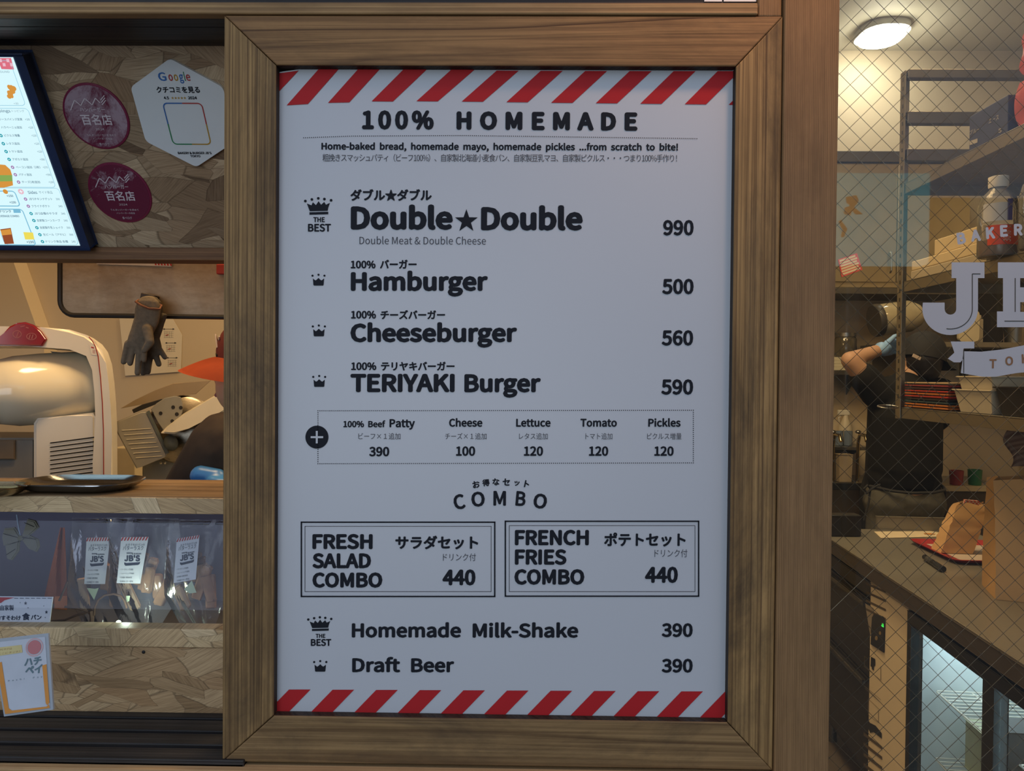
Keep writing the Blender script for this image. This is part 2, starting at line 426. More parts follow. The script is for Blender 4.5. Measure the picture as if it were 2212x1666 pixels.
def write(bm, pl, body, x0, x1, base, cap, off=0.0006, bold=BOLD, track=1.0, base1=None, mi=0, cjk=False):
    """set BODY on plane PL; its ink spans picture columns x0..x1 on line BASE; cap is the capital height (ink height if cjk)"""
    if track == 'auto':
        w1, w2 = (np.ptp(glyphs(body, 0, k)[0][:, 0]) for k in (1.0, 2.0))
        u0, v0 = pl.uv(x0, base); want = (pl.uv(x1, base)[0] - u0) * CAP / (pl.uv(x0, base - cap)[1] - v0)
        track = 1 + (want - w1) / (w2 - w1)
    V, Fc = glyphs(body, 0.0, track)
    if not len(V): return
    r = max(0.0, bold)
    ax, bx = V[:, 0].min() - r, V[:, 0].max() + r
    u0, v0 = pl.uv(x0, base); u1, v1 = pl.uv(x1, base if base1 is None else base1)
    hv = pl.uv(x0, base - cap)[1] - v0
    if cjk: ay, by = V[:, 1].min() - r, V[:, 1].max() + r
    else: ay, by = -r * .6, CAP + r * .6
    sx, sy = (u1 - u0) / (bx - ax), hv / (by - ay)
    stamps = [(0.0, 0.0)] + ([(r * cos(k * pi / 4), r * sin(k * pi / 4)) for k in range(8)] if r > .001 else [])
    for k, (dx, dy) in enumerate(stamps):
        vs = [bm.verts.new(pl.pt(u0 + (x + dx - ax) * sx, v0 + (v1 - v0) * (x - ax) / (bx - ax) + (y + dy - ay) * sy, off + k * 1e-6)) for x, y in V]
        for f in Fc:
            try: bm.faces.new([vs[i] for i in f]).material_index = mi
            except ValueError: pass
def writec(bm, pl, body, cx, cy, cap, ang=0.0, off=0.0006, bold=BOLD, wide=1.0, mi=0):
    """one glyph or word centred on a picture point, turned by ANG"""
    V, Fc = glyphs(body, 0.0)
    if not len(V): return
    r = max(0.0, bold)
    mn, mx = V.min(0), V.max(0); u0, v0 = pl.uv(cx, cy)
    s = abs(pl.uv(cx, cy - cap)[1] - v0) / (mx[1] - mn[1] + 2 * r)
    ca, sa = cos(ang), sin(ang)
    for k, (dx, dy) in enumerate([(0.0, 0.0)] + ([(r * cos(k * pi / 4), r * sin(k * pi / 4)) for k in range(8)] if r > .001 else [])):
        vs = []
        for x, y in V:
            x = (x + dx - (mn[0] + mx[0]) / 2) * s * wide; y = (y + dy - (mn[1] + mx[1]) / 2) * s
            vs.append(bm.verts.new(pl.pt(u0 + x * ca - y * sa, v0 + x * sa + y * ca, off + k * 1e-6)))
        for f in Fc:
            try: bm.faces.new([vs[i] for i in f]).material_index = mi
            except ValueError: pass
def inkpoly(bm, pl, pts, off=0.0006, mi=0):
    fs = poly(bm, [pl.px(x, y, off) for x, y in pts], mi)
    return fs
def inkline(bm, pl, x0, y0, x1, y1, w, off=0.0006, mi=0):
    dx, dy = x1 - x0, y1 - y0; l = math.hypot(dx, dy); nx, ny = -dy / l * w / 2, dx / l * w / 2
    poly(bm, [pl.px(x0 + nx, y0 + ny, off), pl.px(x1 + nx, y1 + ny, off), pl.px(x1 - nx, y1 - ny, off), pl.px(x0 - nx, y0 - ny, off)], mi)
def inkdisc(bm, pl, cx, cy, r, off=0.0006, mi=0, n=24, ry=None):
    poly(bm, [pl.px(cx + r * cos(2 * pi * k / n), cy + (ry or r) * sin(2 * pi * k / n), off) for k in range(n)], mi)
def inkbox(bm, pl, x0, y0, x1, y1, w, off=0.0006, mi=0):
    inkline(bm, pl, x0 - w / 2, y0, x1 + w / 2, y0, w, off, mi); inkline(bm, pl, x0 - w / 2, y1, x1 + w / 2, y1, w, off, mi)
    inkline(bm, pl, x0, y0, x0, y1, w, off, mi); inkline(bm, pl, x1, y0, x1, y1, w, off, mi)
def dots(bm, pl, x0, y0, x1, y1, step, r, off=0.0006, mi=0):
    l = math.hypot(x1 - x0, y1 - y0); n = int(l / step)
    for i in range(n + 1): inkdisc(bm, pl, x0 + (x1 - x0) * i / n, y0 + (y1 - y0) * i / n, r, off, mi, 6)

M_INK = plain('black_print', (0.012, 0.014, 0.020), 0.6, var=0.02, spec=0.12)
M_INK2 = plain('grey_print', (0.07, 0.075, 0.09), 0.6, var=0.02, spec=0.12)
M_RED = plain('red_print', (0.42, 0.018, 0.022), 0.55, var=0.05, spec=0.15)
# ================================================================ the shop front
M_FRAME_V = wood('old_frame_upright', (0.40, 0.245, 0.095), (0.085, 0.040, 0.013), 'Z', lines=95, dist=2.6, dirt=0.85, lw=(0.04, 0.2), fine=480)
M_FRAME_H = wood('old_frame_rail', (0.36, 0.195, 0.075), (0.09, 0.040, 0.014), 'X', lines=24, dist=7.5, dirt=0.5, fine=420, lw=(0.03, 0.22), cont=0.8)
M_FRAME_LOW = wood('old_frame_lower_rail', (0.30, 0.185, 0.078), (0.09, 0.046, 0.018), 'X', lines=34, dist=4.5, dirt=0.7, lw=(0.03, 0.25), dscale=11)
M_POST = wood('straight_grain_post', (0.32, 0.185, 0.08), (0.15, 0.080, 0.032), 'Z', lines=430, dist=1.4, dirt=0.3, lw=(0.10, 0.5), cont=0.85, fine=700)
M_LINTEL = wood('pale_lintel', (0.44, 0.27, 0.115), (0.15, 0.078, 0.032), 'X', lines=130, dist=1.6, dirt=0.25, lw=(0.06, 0.35))
M_SILLW = wood('pale_sill', (0.50, 0.32, 0.15), (0.34, 0.20, 0.09), 'X', lines=240, dist=0.8, dirt=0.05, lw=(0.08, 0.6), cont=0.6)
M_TRACK = wood('black_stained_track', (0.050, 0.044, 0.040), (0.012, 0.011, 0.012), 'X', lines=90, dist=1.8, dirt=0.4, dirtcol=(0.01, 0.01, 0.01), rough=0.42)
M_DARKEDGE = wood('dark_inner_edge', (0.045, 0.030, 0.020), (0.012, 0.008, 0.006), 'Z', lines=60, dirt=0.6)  # darker wood tone for the frame's inner faces
M_OSB_HEAD = osb('strand_board_header', [(0.20, 0.135, 0.082), (0.46, 0.35, 0.225), (0.30, 0.20, 0.118), (0.56, 0.44, 0.29), (0.38, 0.27, 0.165), (0.14, 0.09, 0.055)], 11, stretch=1.7)
M_OSB_LOW = osb('strand_board_lower', [(0.34, 0.21, 0.10), (0.56, 0.38, 0.20), (0.44, 0.27, 0.13), (0.66, 0.48, 0.27)], 9.5, stretch=2.0)
M_OSB_EDGE = osb('strand_board_counter_edge', [(0.52, 0.36, 0.19), (0.74, 0.56, 0.32), (0.60, 0.41, 0.21), (0.82, 0.64, 0.39)], 11, stretch=1.3)
M_CREAM = plain('cream_wall_paint', (0.60, 0.50, 0.36), 0.6, var=0.05, scale=3)
M_CEIL = plain('kitchen_ceiling_paint', (0.62, 0.58, 0.48), 0.6, var=0.06, scale=3)
M_FLOOR = plain('kitchen_floor_tile', (0.11, 0.09, 0.075), 0.45, var=0.2, scale=12)
M_STREET = plain('street_asphalt', (0.14, 0.135, 0.13), 0.8, var=0.3, scale=40)
M_RENDER = plain('outer_wall_render', (0.22, 0.19, 0.17), 0.8, var=0.1, scale=14)
M_FACADE2 = plain('opposite_facade', (0.08, 0.075, 0.075), 0.8, var=0.2, scale=3)

Yf = -0.014                      # face of the frame; the poster lies at 0
FX0, FX1 = at(482, 850, Yf).x, at(1681, 850, Yf).x
FZ0, FZ1 = at(1070, 1655, Yf).z, at(1090, 34, Yf).z
IX0, IX1 = at(593.5, 850, Yf).x, at(1581, 850, Yf).x
IZ0, IZ1 = at(1075, 1554, Yf).z, at(1090, 141.5, Yf).z
PX0, PX1 = FX1, at(1803, 850, Yf - .004).x   # timber post

# --- rooms and walls
b = BM(); box(b, FX0 + .006, FX1, 0.012, 0.07, 0.0, 3.35); structure('wall_front', b, M_RENDER, 'plain pier behind the menu board')
b = BM(); box(b, -2.6, FX0 + .006, 0.0, 0.07, 0.0, FZ0 - .03); structure('wall_front_lower', b, M_RENDER, 'plain wall under the serving hatch')
b = BM(); box(b, -2.6, FX0 + .006, 0.0, 0.07, FZ1 + .03, 3.35); structure('wall_front_upper', b, M_RENDER, 'plain wall above the serving hatch')
b = BM(); box(b, PX1 - .01, 3.0, 0.02, 0.07, 0.0, 0.25); box(b, PX1 - .01, 3.0, 0.02, 0.07, 2.7, 3.35); box(b, 1.9, 3.0, 0.02, 0.07, 0.25, 2.7)
structure('wall_front_right', b, M_RENDER, 'plain wall around the wired glass window')
b = BM(); box(b, -2.6, 3.0, 3.35, 3.43, 0.0, 3.35); structure('wall_back', b, M_CREAM, 'cream back wall of the kitchen')
b = BM(); box(b, -2.68, -2.6, 0.0, 3.4, 0.0, 3.35); structure('wall_left', b, M_CREAM, 'cream side wall of the kitchen')
b = BM(); box(b, 2.9, 3.0, 0.07, 3.35, 0.0, 3.35); structure('wall_right', b, M_CREAM, 'cream side wall behind the rack')
b = BM(); box(b, -2.6, -0.05, 1.95, 2.03, 0.0, 3.35); structure('wall_partition', b, M_CREAM, 'cream partition wall behind the machines')
b = BM(); box(b, -2.68, 3.0, 0.0, 3.43, -0.05, 0.0); structure('floor', b, M_FLOOR, 'dark kitchen floor', 'floor')
b = BM(); box(b, -2.68, 3.0, 0.0, 3.43, 3.35, 3.4)
structure('ceiling', b, M_CEIL, 'grey cream kitchen ceiling', 'ceiling')
b = BM(); box(b, -14, 14, -7, 0.0, -0.12, -0.05); structure('floor_street', b, M_STREET, 'dark street paving', 'floor')
b = BM(); box(b, -14, 14, -7.4, -7, -0.05, 3.4); structure('wall_opposite', b, M_FACADE2, 'dark shop front across the street')
# sloping ceiling boxing over the machines (its edge draws the slanting line on the wall)
b = BM(); e0, e1 = at(60, 566, 1.9), at(95, 700, 1.9)
prism(b, [(-2.6, 1.87, 1.3), (e0.x - .25, 1.87, e0.z + .6), (e1.x + .02, 1.87, e1.z - .1), (e1.x + .02, 1.87, 0.0), (-2.6, 1.87, 0.0)], (0, 0.08, 0))
structure('trim_1', b, M_CREAM, 'cream slanted wall boxing behind the drinks machine', 'boxing')

# --- timbers
b = BM(); box(b, -2.6, at(1637, 10, Yf).x, -0.016, -0.0005, FZ1 + .001, at(900, 4, -.016).z, 0.002)
structure('trim_2', b, M_LINTEL, 'long pale lintel timber above the hatch and board', 'lintel')
b = BM(); box(b, at(1640, 10, Yf).x, FX1 - .001, -0.011, 0.07, FZ1 + .001, 2.4, 0.002)
structure('trim_3', b, M_POST, 'short upright timber above the board corner', 'timber')
b = BM(); box(b, -0.4, at(1637, 10, Yf).x, -0.004, 0.07, at(900, 4, -.016).z + .0005, at(900, -25, -.016).z)
structure('trim_4', b, M_TRACK, 'black recess strip over the lintel', 'strip')
b = BM(); box(b, PX0 + .0005, PX1, Yf - .004, 0.068, 0.0, 3.35, 0.003)
structure('trim_5', b, M_POST, 'tall straight grained post beside the wired window', 'post')
b = BM(); box(b, -2.6, PX0, -0.030, 0.07, FZ0 - .14, FZ0 - .004, 0.002)
structure('trim_6', b, M_SILLW, 'pale sill timber under the menu board', 'sill')
# sliding track at head and sill
zs = at(200, 1640, -.02).z
b = BM()
for y0, y1, yp in ((0.0, .026, 36), (.026, .050, 58), (.050, .060, 66), (.060, .088, 80), (.088, .098, 86), (.098, .128, 99)):
    box(b, -2.6, FX0 + .03, y0, y1 - .0002, at(200, yp, y1).z, FZ1 + .08, .0008)
structure('trim_7', b, M_TRACK, 'black grooved head track of the sliding hatch', 'track')
b = BM(); box(b, -2.6, FX0 + .03, -0.018, 0.16, zs - .06, zs - .006)
for y0, y1 in ((-.018, .012), (.022, .052), (.060, .092), (.098, .16)): box(b, -2.6, FX0 + .03, y0, y1, zs - .02, zs, .0015)
structure('trim_8', b, M_TRACK, 'black grooved sill track of the sliding hatch', 'track')
for i, (x0, x1) in enumerate(((1522, 1560), (1564, 1634))):
    b = BM(); p0, p1 = at(x0, -12, -.006), at(x1, 2.5, -.006)
    box(b, p0.x, p1.x, -.0052, -.0042, p1.z, p0.z)
    solid('paper_slip', b, plain('white_paper', (0.75, 0.75, 0.74), 0.6), ['narrow white paper slip tucked above the lintel', 'wider white paper slip tucked above the lintel near the post'][i], 'paper slip')

# ================================================================ menu board
PP = vplane(0.0)
board = thing('menu_board', (0, 0.012, FZ0), 'large white burger menu in a weathered wooden frame', 'menu board')
def rail(name, pts, mat, y0=Yf, y1=0.012, lab=None):
    b = BM(); prism(b, [(x, y0, z) for x, z in pts], (0, y1 - y0, 0))
    b.normal_update()
    for f in b.faces:
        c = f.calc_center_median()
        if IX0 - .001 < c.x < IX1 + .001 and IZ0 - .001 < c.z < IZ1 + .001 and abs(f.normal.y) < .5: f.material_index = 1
    es = [e for e in b.edges if abs(e.verts[0].co.y - y0) < 1e-6 and abs(e.verts[1].co.y - y0) < 1e-6]
    bmesh.ops.bevel(b, geom=es, offset=.0015, segments=2, affect='EDGES', profile=.5)
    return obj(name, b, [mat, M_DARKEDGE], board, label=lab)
g = .0006
rail('frame_stile', [(FX0, FZ0), (IX0, IZ0 + g), (IX0, IZ1 - g), (FX0, FZ1)], M_FRAME_V, lab='left upright of frame')
rail('frame_stile', [(FX1 - g, FZ1), (IX1, IZ1 - g), (IX1, IZ0 + g), (FX1 - g, FZ0)], M_FRAME_V, lab='right upright of frame with dark scorched streaks')
rail('frame_rail', [(FX0 + g, FZ1), (IX0 + g, IZ1), (IX1 - g, IZ1), (FX1 - g, FZ1)], M_FRAME_H, lab='upper rail with wide curving grain')
rail('frame_rail', [(FX1 - g, FZ0), (IX1 - g, IZ0), (IX0 + g, IZ0), (FX0 + g, FZ0)], M_FRAME_LOW, lab='greyer lower rail with pale drips')
b = BM(); box(b, IX0 - .02, IX1 + .02, .0045, .0115, IZ0 - .02, IZ1 + .02); obj('backing_board', b, plain('black_backing', (.012, .012, .013), .7), board)

top = [(560, 163), (600, 156), (640, 150.5), (690, 145), (740, 140), (790, 137), (840, 137), (890, 139.5), (950, 144), (1010, 148), (1080, 150), (1200, 150.5), (1400, 151), (1620, 151)]
M_POSTER = plain('poster_paper', (0.485, 0.505, 0.535), 0.38, var=0.025, scale=4, spec=0.45)
M_POSTER_RIM = plain('poster_margin', (0.55, 0.56, 0.58), 0.45, var=0.1)
b = BM(); prism(b, [PP.px(x, y) for x, y in [(560, 1570)] + top + [(1620, 1570)]], (0, .0008, 0))
poster = obj('poster', b, M_POSTER, board, label='white printed menu sheet')
def clip(pts, x0, x1, y0, y1):
    for ax, lim, sg in ((0, x0, 1), (0, x1, -1), (1, y0, 1), (1, y1, -1)):
        out = []
        for i in range(len(pts)):
            a, c = pts[i - 1], pts[i]; da, dc = (a[ax] - lim) * sg, (c[ax] - lim) * sg
            if (da >= 0) != (dc >= 0):
                k = da / (da - dc); out.append((a[0] + (c[0] - a[0]) * k, a[1] + (c[1] - a[1]) * k))
            if dc >= 0: out.append(c)
        pts = out
        if not pts: return []
    return pts
def topy(x):
    for (xa, ya), (xb, yb) in zip(top, top[1:]):
        if xa <= x <= xb: return ya + (yb - ya) * (x - xa) / (xb - xa) + 3
    return 154
b = BM()
bl = [(526, 234), (619.5, 228), (708.8, 222.5), (802.8, 219.3), (899.7, 219), (997.2, 219.8), (1094, 221), (1190.5, 222.3), (1286.9, 223.3), (1382.8, 224.4), (1479, 225.5), (1573.6, 226.8)]
tl = [(598, 155), (690, 147.5), (782, 142.6), (880, 144.5), (977, 150), (1073, 153), (1168, 153.2), (1264, 153.4), (1360, 153.4), (1455, 153.6), (1550, 153.8), (1646, 154)]
for (x, y), (X, Y_) in zip(bl, tl):
    q = clip([(x, y), (x + 46, y - (3 if x < 700 else 1 if x < 800 else -.4)), (X + 47.5, topy(min(X + 47.5, 1600))), (X, topy(X))], 580, 1600, 100, 300)
    if len(q) > 2: inkpoly(b, PP, q)
obj('striped_border', b, M_RED, poster, smooth='flat2d', label='red diagonal stripes along the top')
b = BM()
for i in range(-1, 11):
    X = 624.4 + 94.15 * i; yt = 1489.6 + i * .45
    q = clip([(X, yt), (X + 46.6, yt), (X + 46.6 - 62, yt + 64), (X - 62, yt + 64)], 575, 1600, 1400, 1570)
    if len(q) > 2: inkpoly(b, PP, q)
obj('striped_border', b, M_RED, poster, smooth='flat2d', label='red diagonal stripes along the bottom')
b = BM()
write(b, PP, '100%', 782.2, 937, 278.6, 39, track='auto', bold=.019, base1=279); write(b, PP, 'HOMEMADE', 986, 1376.7, 279.3, 37.8, track='auto', bold=.022, base1=281.8)
for (xa, ya), (xb, yb) in (((656, 298), (760, 294.3)), ((760, 294.3), (1000, 293)), ((1000, 293), (1505, 299.8))): dots(b, PP, xa, ya, xb, yb, 4.2, 1.1)
write(b, PP, 'Home-baked  bread,  homemade  mayo,  homemade  pickles  ...from  scratch  to  bite!', 694.5, 1464.5, 323.3, 14.5, base1=325.4)
obj('heading', b, M_INK, poster, smooth='flat2d')
b = BM(); write(b, PP, '粗挽きスマッシュパティ（ビーフ100%）、自家製北海道小麦食パン、自家製豆乳マヨ、自家製ピクルス・・・つまり100%手作り！', 697, 1462, 349.3, 16.8, bold=.0, cjk=True, base1=350.6, track=.93)
obj('ingredient_line', b, M_INK2, poster, smooth='flat2d')
def crown(b, x0, x1, y0, y1, big):
    w, h = x1 - x0, y1 - y0; P = lambda u, v: (x0 + u * w, y0 + v * h)
    if big:
        for u, v in ((.045, .23), (.275, .14), (.5, .08), (.715, .12), (.95, .19)): inkdisc(b, PP, *P(u, v), w * .047)
        inkpoly(b, PP, [P(.10, .37), P(.26, .47), P(.31, .30), P(.42, .46), P(.51, .24), P(.60, .44), P(.71, .28), P(.77, .44), P(.91, .33), P(.85, .60), P(.83, .78), P(.20, .80)])
        inkpoly(b, PP, [P(.19, .86), P(.85, .83), P(.85, .97), P(.19, 1.0)])
    else:
        for u, v in ((.075, .17), (.5, .09), (.925, .17)): inkdisc(b, PP, *P(u, v), w * .075)
        inkpoly(b, PP, [P(.10, .40), P(.28, .57), P(.36, .52), P(.5, .36), P(.64, .52), P(.72, .57), P(.90, .40), P(.86, .95), P(.82, 1.0), P(.18, 1.0), P(.14, .95)])
def item(nm, texts, cr=None, best=None):
    groups = {}
    for tx in texts:
        t_ = tx[0]; kind = 'item_price' if t_.isdigit() else 'item_reading' if (t_ == '100%' or not t_.isascii()) else 'item_name'
        groups.setdefault((kind, tx[1] if kind == 'item_name' else kind), []).append(tx)
    for (kind, _k), l_ in groups.items():
        b = BM()
        for tx in l_: write(b, PP, *tx[:5], **(dict(tx[5]) if len(tx) > 5 else {}))
        obj(kind, b, M_INK, poster, smooth='flat2d')
    if cr:
        b = BM(); crown(b, *cr[:4], cr[4])
        if best:
            for tx in best: write(b, PP, *tx[:5])
        obj('crown_emblem', b, M_INK, poster, smooth='flat2d')
J = dict(cjk=True)
item('menu_item', [('ダブル★ダブル', 757, 932.6, 434.3, 25.5, J), ('Double', 757.8, 978, 495.1, 48.5, dict(bold=.0185)), ('Double', 1038.9, 1258.5, 496.6, 48.5, dict(bold=.0185)), ('990', 1432, 1498, 508, 32)],
     (657, 718.4, 425.7, 464.2, True), [('THE', 677, 701.8, 480, 10.6), ('BEST', 665.4, 715, 500.3, 16.4)])
b = BM(); cx, cy, r = 1007.5, 478, 26
inkpoly(b, PP, [(cx + (r if k % 2 == 0 else r * .40) * sin(pi * k / 5) * .99, cy - (r if k % 2 == 0 else r * .40) * cos(pi * k / 5)) for k in range(10)]); obj('printed_star', b, M_INK, poster, smooth='flat2d')
b = BM(); write(b, PP, 'Double Meat & Double Cheese', 776.6, 1049.5, 527.6, 16, bold=0, base1=528.6); obj('menu_note', b, M_INK2, poster, smooth='flat2d')
item('menu_item', [('100%', 757.8, 811.4, 579.8, 16.3), ('バーガー', 820.8, 900, 581, 20, J), ('Hamburger', 757.8, 1053.7, 627.8, 39.4, dict(bold=.0172)), ('500', 1430, 1498, 635, 32)], (673, 703.3, 591.4, 617.2, False))
item('menu_item', [('100%', 758.4, 812.3, 688.2, 16.3), ('チーズバーガー', 822, 961.4, 690, 20, J), ('Cheeseburger', 757, 1116.7, 738.4, 38.6, dict(bold=.0172)), ('560', 1429, 1497, 746, 32)], (673.6, 704.2, 701, 726.8, False))
item('menu_item', [('100%', 758.7, 813, 799.4, 16.3), ('テリヤキバーガー', 823, 982, 801, 19.6, J), ('TERIYAKI', 757, 982, 846.5, 38.3, dict(bold=.0172)), ('Burger', 1003, 1168, 846.8, 38, dict(bold=.0172)), ('590', 1428, 1497, 852, 32)], (674.5, 704.8, 810, 835.9, False))
# toppings box
b = BM()
for a in ((687, 887.5, 1497.5, 886.3), (687, 1002, 1497.5, 1000), (687, 887.5, 687, 1002), (1497.5, 886.3, 1497.5, 1000)): dots(b, PP, *a, 4.3, 1.15)
inkdisc(b, PP, 684.8, 944.5, 24.9, n=40)
obj('dotted_box', b, M_INK, poster, smooth='flat2d')
b = BM(); inkpoly(b, PP, [(671.5, 942.4), (698.5, 942.4), (698.5, 946.6), (671.5, 946.6)], .001); inkpoly(b, PP, [(682.7, 931), (686.9, 931), (686.9, 958), (682.7, 958)], .0012)
obj('plus_sign', b, M_POSTER, poster, smooth='flat2d', label='white plus on a dark disc')
for nm, sub, pr, x, xs, xp in (('100%  Beef', 'ビーフ×１追加', '390', (741.7, 832.5), (774.3, 865), (797.5, 841)), ('Cheese', 'チーズ×１追加', '100', (970, 1042), (961.4, 1051), (985, 1026.5)), ('Lettuce', 'レタス追加', '120', (1114.8, 1189.3), (1121.3, 1183), (1131.5, 1173)), ('Tomato', 'トマト追加', '120', (1253.6, 1332.5), (1264.5, 1322.7), (1272, 1313.8)), ('Pickles', 'ピクルス増量', '120', (1400, 1470), (1397.6, 1472), (1413, 1455))):
    b = BM()
    if nm.startswith('100'): write(b, PP, nm, *x, 923, 13.4); write(b, PP, 'Patty', 841.4, 896.3, 923, 17.4)
    else: write(b, PP, nm, *x, 921.8, 17)
    write(b, PP, pr, *xp, 985.6 if pr == '390' else 984.6, 20)
    write(b, PP, sub, *xs, 949.5, 14, bold=0, cjk=True, mi=1)
    obj('topping_item', b, [M_INK, M_INK2], poster, smooth='flat2d')
b = BM()
for ch, x, y, a in (('お', 1028.5, 1046.6, 12), ('得', 1049.7, 1043, 6), ('な', 1071.3, 1041, 2), ('セ', 1093.5, 1041.6, -2), ('ッ', 1116.5, 1044.6, -7), ('ト', 1138, 1045.8, -12)): writec(b, PP, ch, x, y, 15.5 if ch != 'ッ' else 11, rad(a))
for ch, x, y, a, w in (('C', 992, 1084.2, 11, 1.0), ('O', 1032.6, 1078.5, 4, 1.05), ('M', 1079.4, 1076.6, 0, 1.0), ('B', 1125, 1077.5, -5, .92), ('O', 1167, 1082.8, -9, 1.05)): writec(b, PP, ch, x, y, 33 if ch in 'CO' else 32, rad(a), bold=.012, wide=w)
obj('combo_heading', b, M_INK, poster, smooth='flat2d')
for bx, inn, lines_, kana, sub, pr in (
    ((651.2, 1128.2, 1068.7, 1288.6), (659, 1137, 1061, 1278), (('FRESH', 675, 805, 1185.6, 31.3), ('SALAD', 675, 801.5, 1227, 31.3), ('COMBO', 675, 826, 1268.7, 31.3)), ('サラダセット', 854, 1033, 1187, 30), ('ドリンク付', 957, 1027.8, 1212, 16.4), ('440', 955.8, 1027, 1263.7, 32.8)),
    ((1091.6, 1126.2, 1508.9, 1288), (1100, 1135.6, 1501, 1278), (('FRENCH', 1112, 1271.8, 1177.3, 32), ('FRIES', 1112, 1223.6, 1219.3, 32), ('COMBO', 1111, 1262, 1262.3, 32)), ('ポテトセット', 1304.7, 1480.8, 1181, 30.6), ('ドリンク付', 1413.7, 1484.5, 1203.8, 17), ('440', 1393, 1463.9, 1258.4, 33.4))):
    b = BM(); inkbox(b, PP, *bx, 3.1); inkbox(b, PP, *inn, 1.0)
    for q in lines_: write(b, PP, *q, bold=.0172)
    write(b, PP, *kana, cjk=True); write(b, PP, *pr, bold=.0172); write(b, PP, *sub, bold=0, cjk=True, mi=1)
    obj('combo_box', b, [M_INK, M_INK2], poster, smooth='flat2d')
item('menu_item', [('Homemade', 760, 996, 1376.7, 30), ('Milk-Shake', 1020.8, 1249, 1377, 30), ('390', 1429, 1496, 1375.6, 28.8)], (663.7, 718.4, 1331, 1363.3, True), [('THE', 682, 703, 1378, 8.6), ('BEST', 671.6, 715.6, 1395.2, 14.6)])
item('menu_item', [('Draft', 760.8, 864.5, 1451.6, 29.6), ('Beer', 888, 981, 1451.8, 29.6), ('390', 1429, 1496, 1452.4, 28.8)], (676.5, 707.3, 1426, 1451, False))
# ================================================================ serving hatch, left of the board
HX1 = FX0 + .03                  # hatch jamb, hidden behind the frame
# --- header leaning out over the counter
P0, P1 = at(200, 537, .31), at(200, 100, .13)
FP = Plane((0, P0.y, P0.z), (1, 0, 0), (0, P1.y - P0.y, P1.z - P0.z))
HL = math.hypot(P1.y - P0.y, P1.z - P0.z)
b = BM(); obox(b, FP.pt((-2.4 + HX1) / 2, HL / 2 + .01, -.009), FP.U * ((HX1 + 2.4) / 2), FP.V * (HL / 2 + .012), FP.N * .009)
structure('trim_9', b, M_OSB_HEAD, 'dark strand board header leaning over the hatch', 'header board')
M_BATTEN = wood('brown_batten', (0.30, 0.155, 0.07), (0.12, 0.055, 0.025), 'X', lines=60, dist=6, dirt=0.35, lw=(.05, .4))
b = BM(); za, zb = at(300, 561.5, .300).z, at(300, 534, .300).z
box(b, -2.4, HX1, .300, .345, za, zb, .0015); structure('trim_10', b, M_BATTEN, 'brown batten along the foot of the header', 'batten')

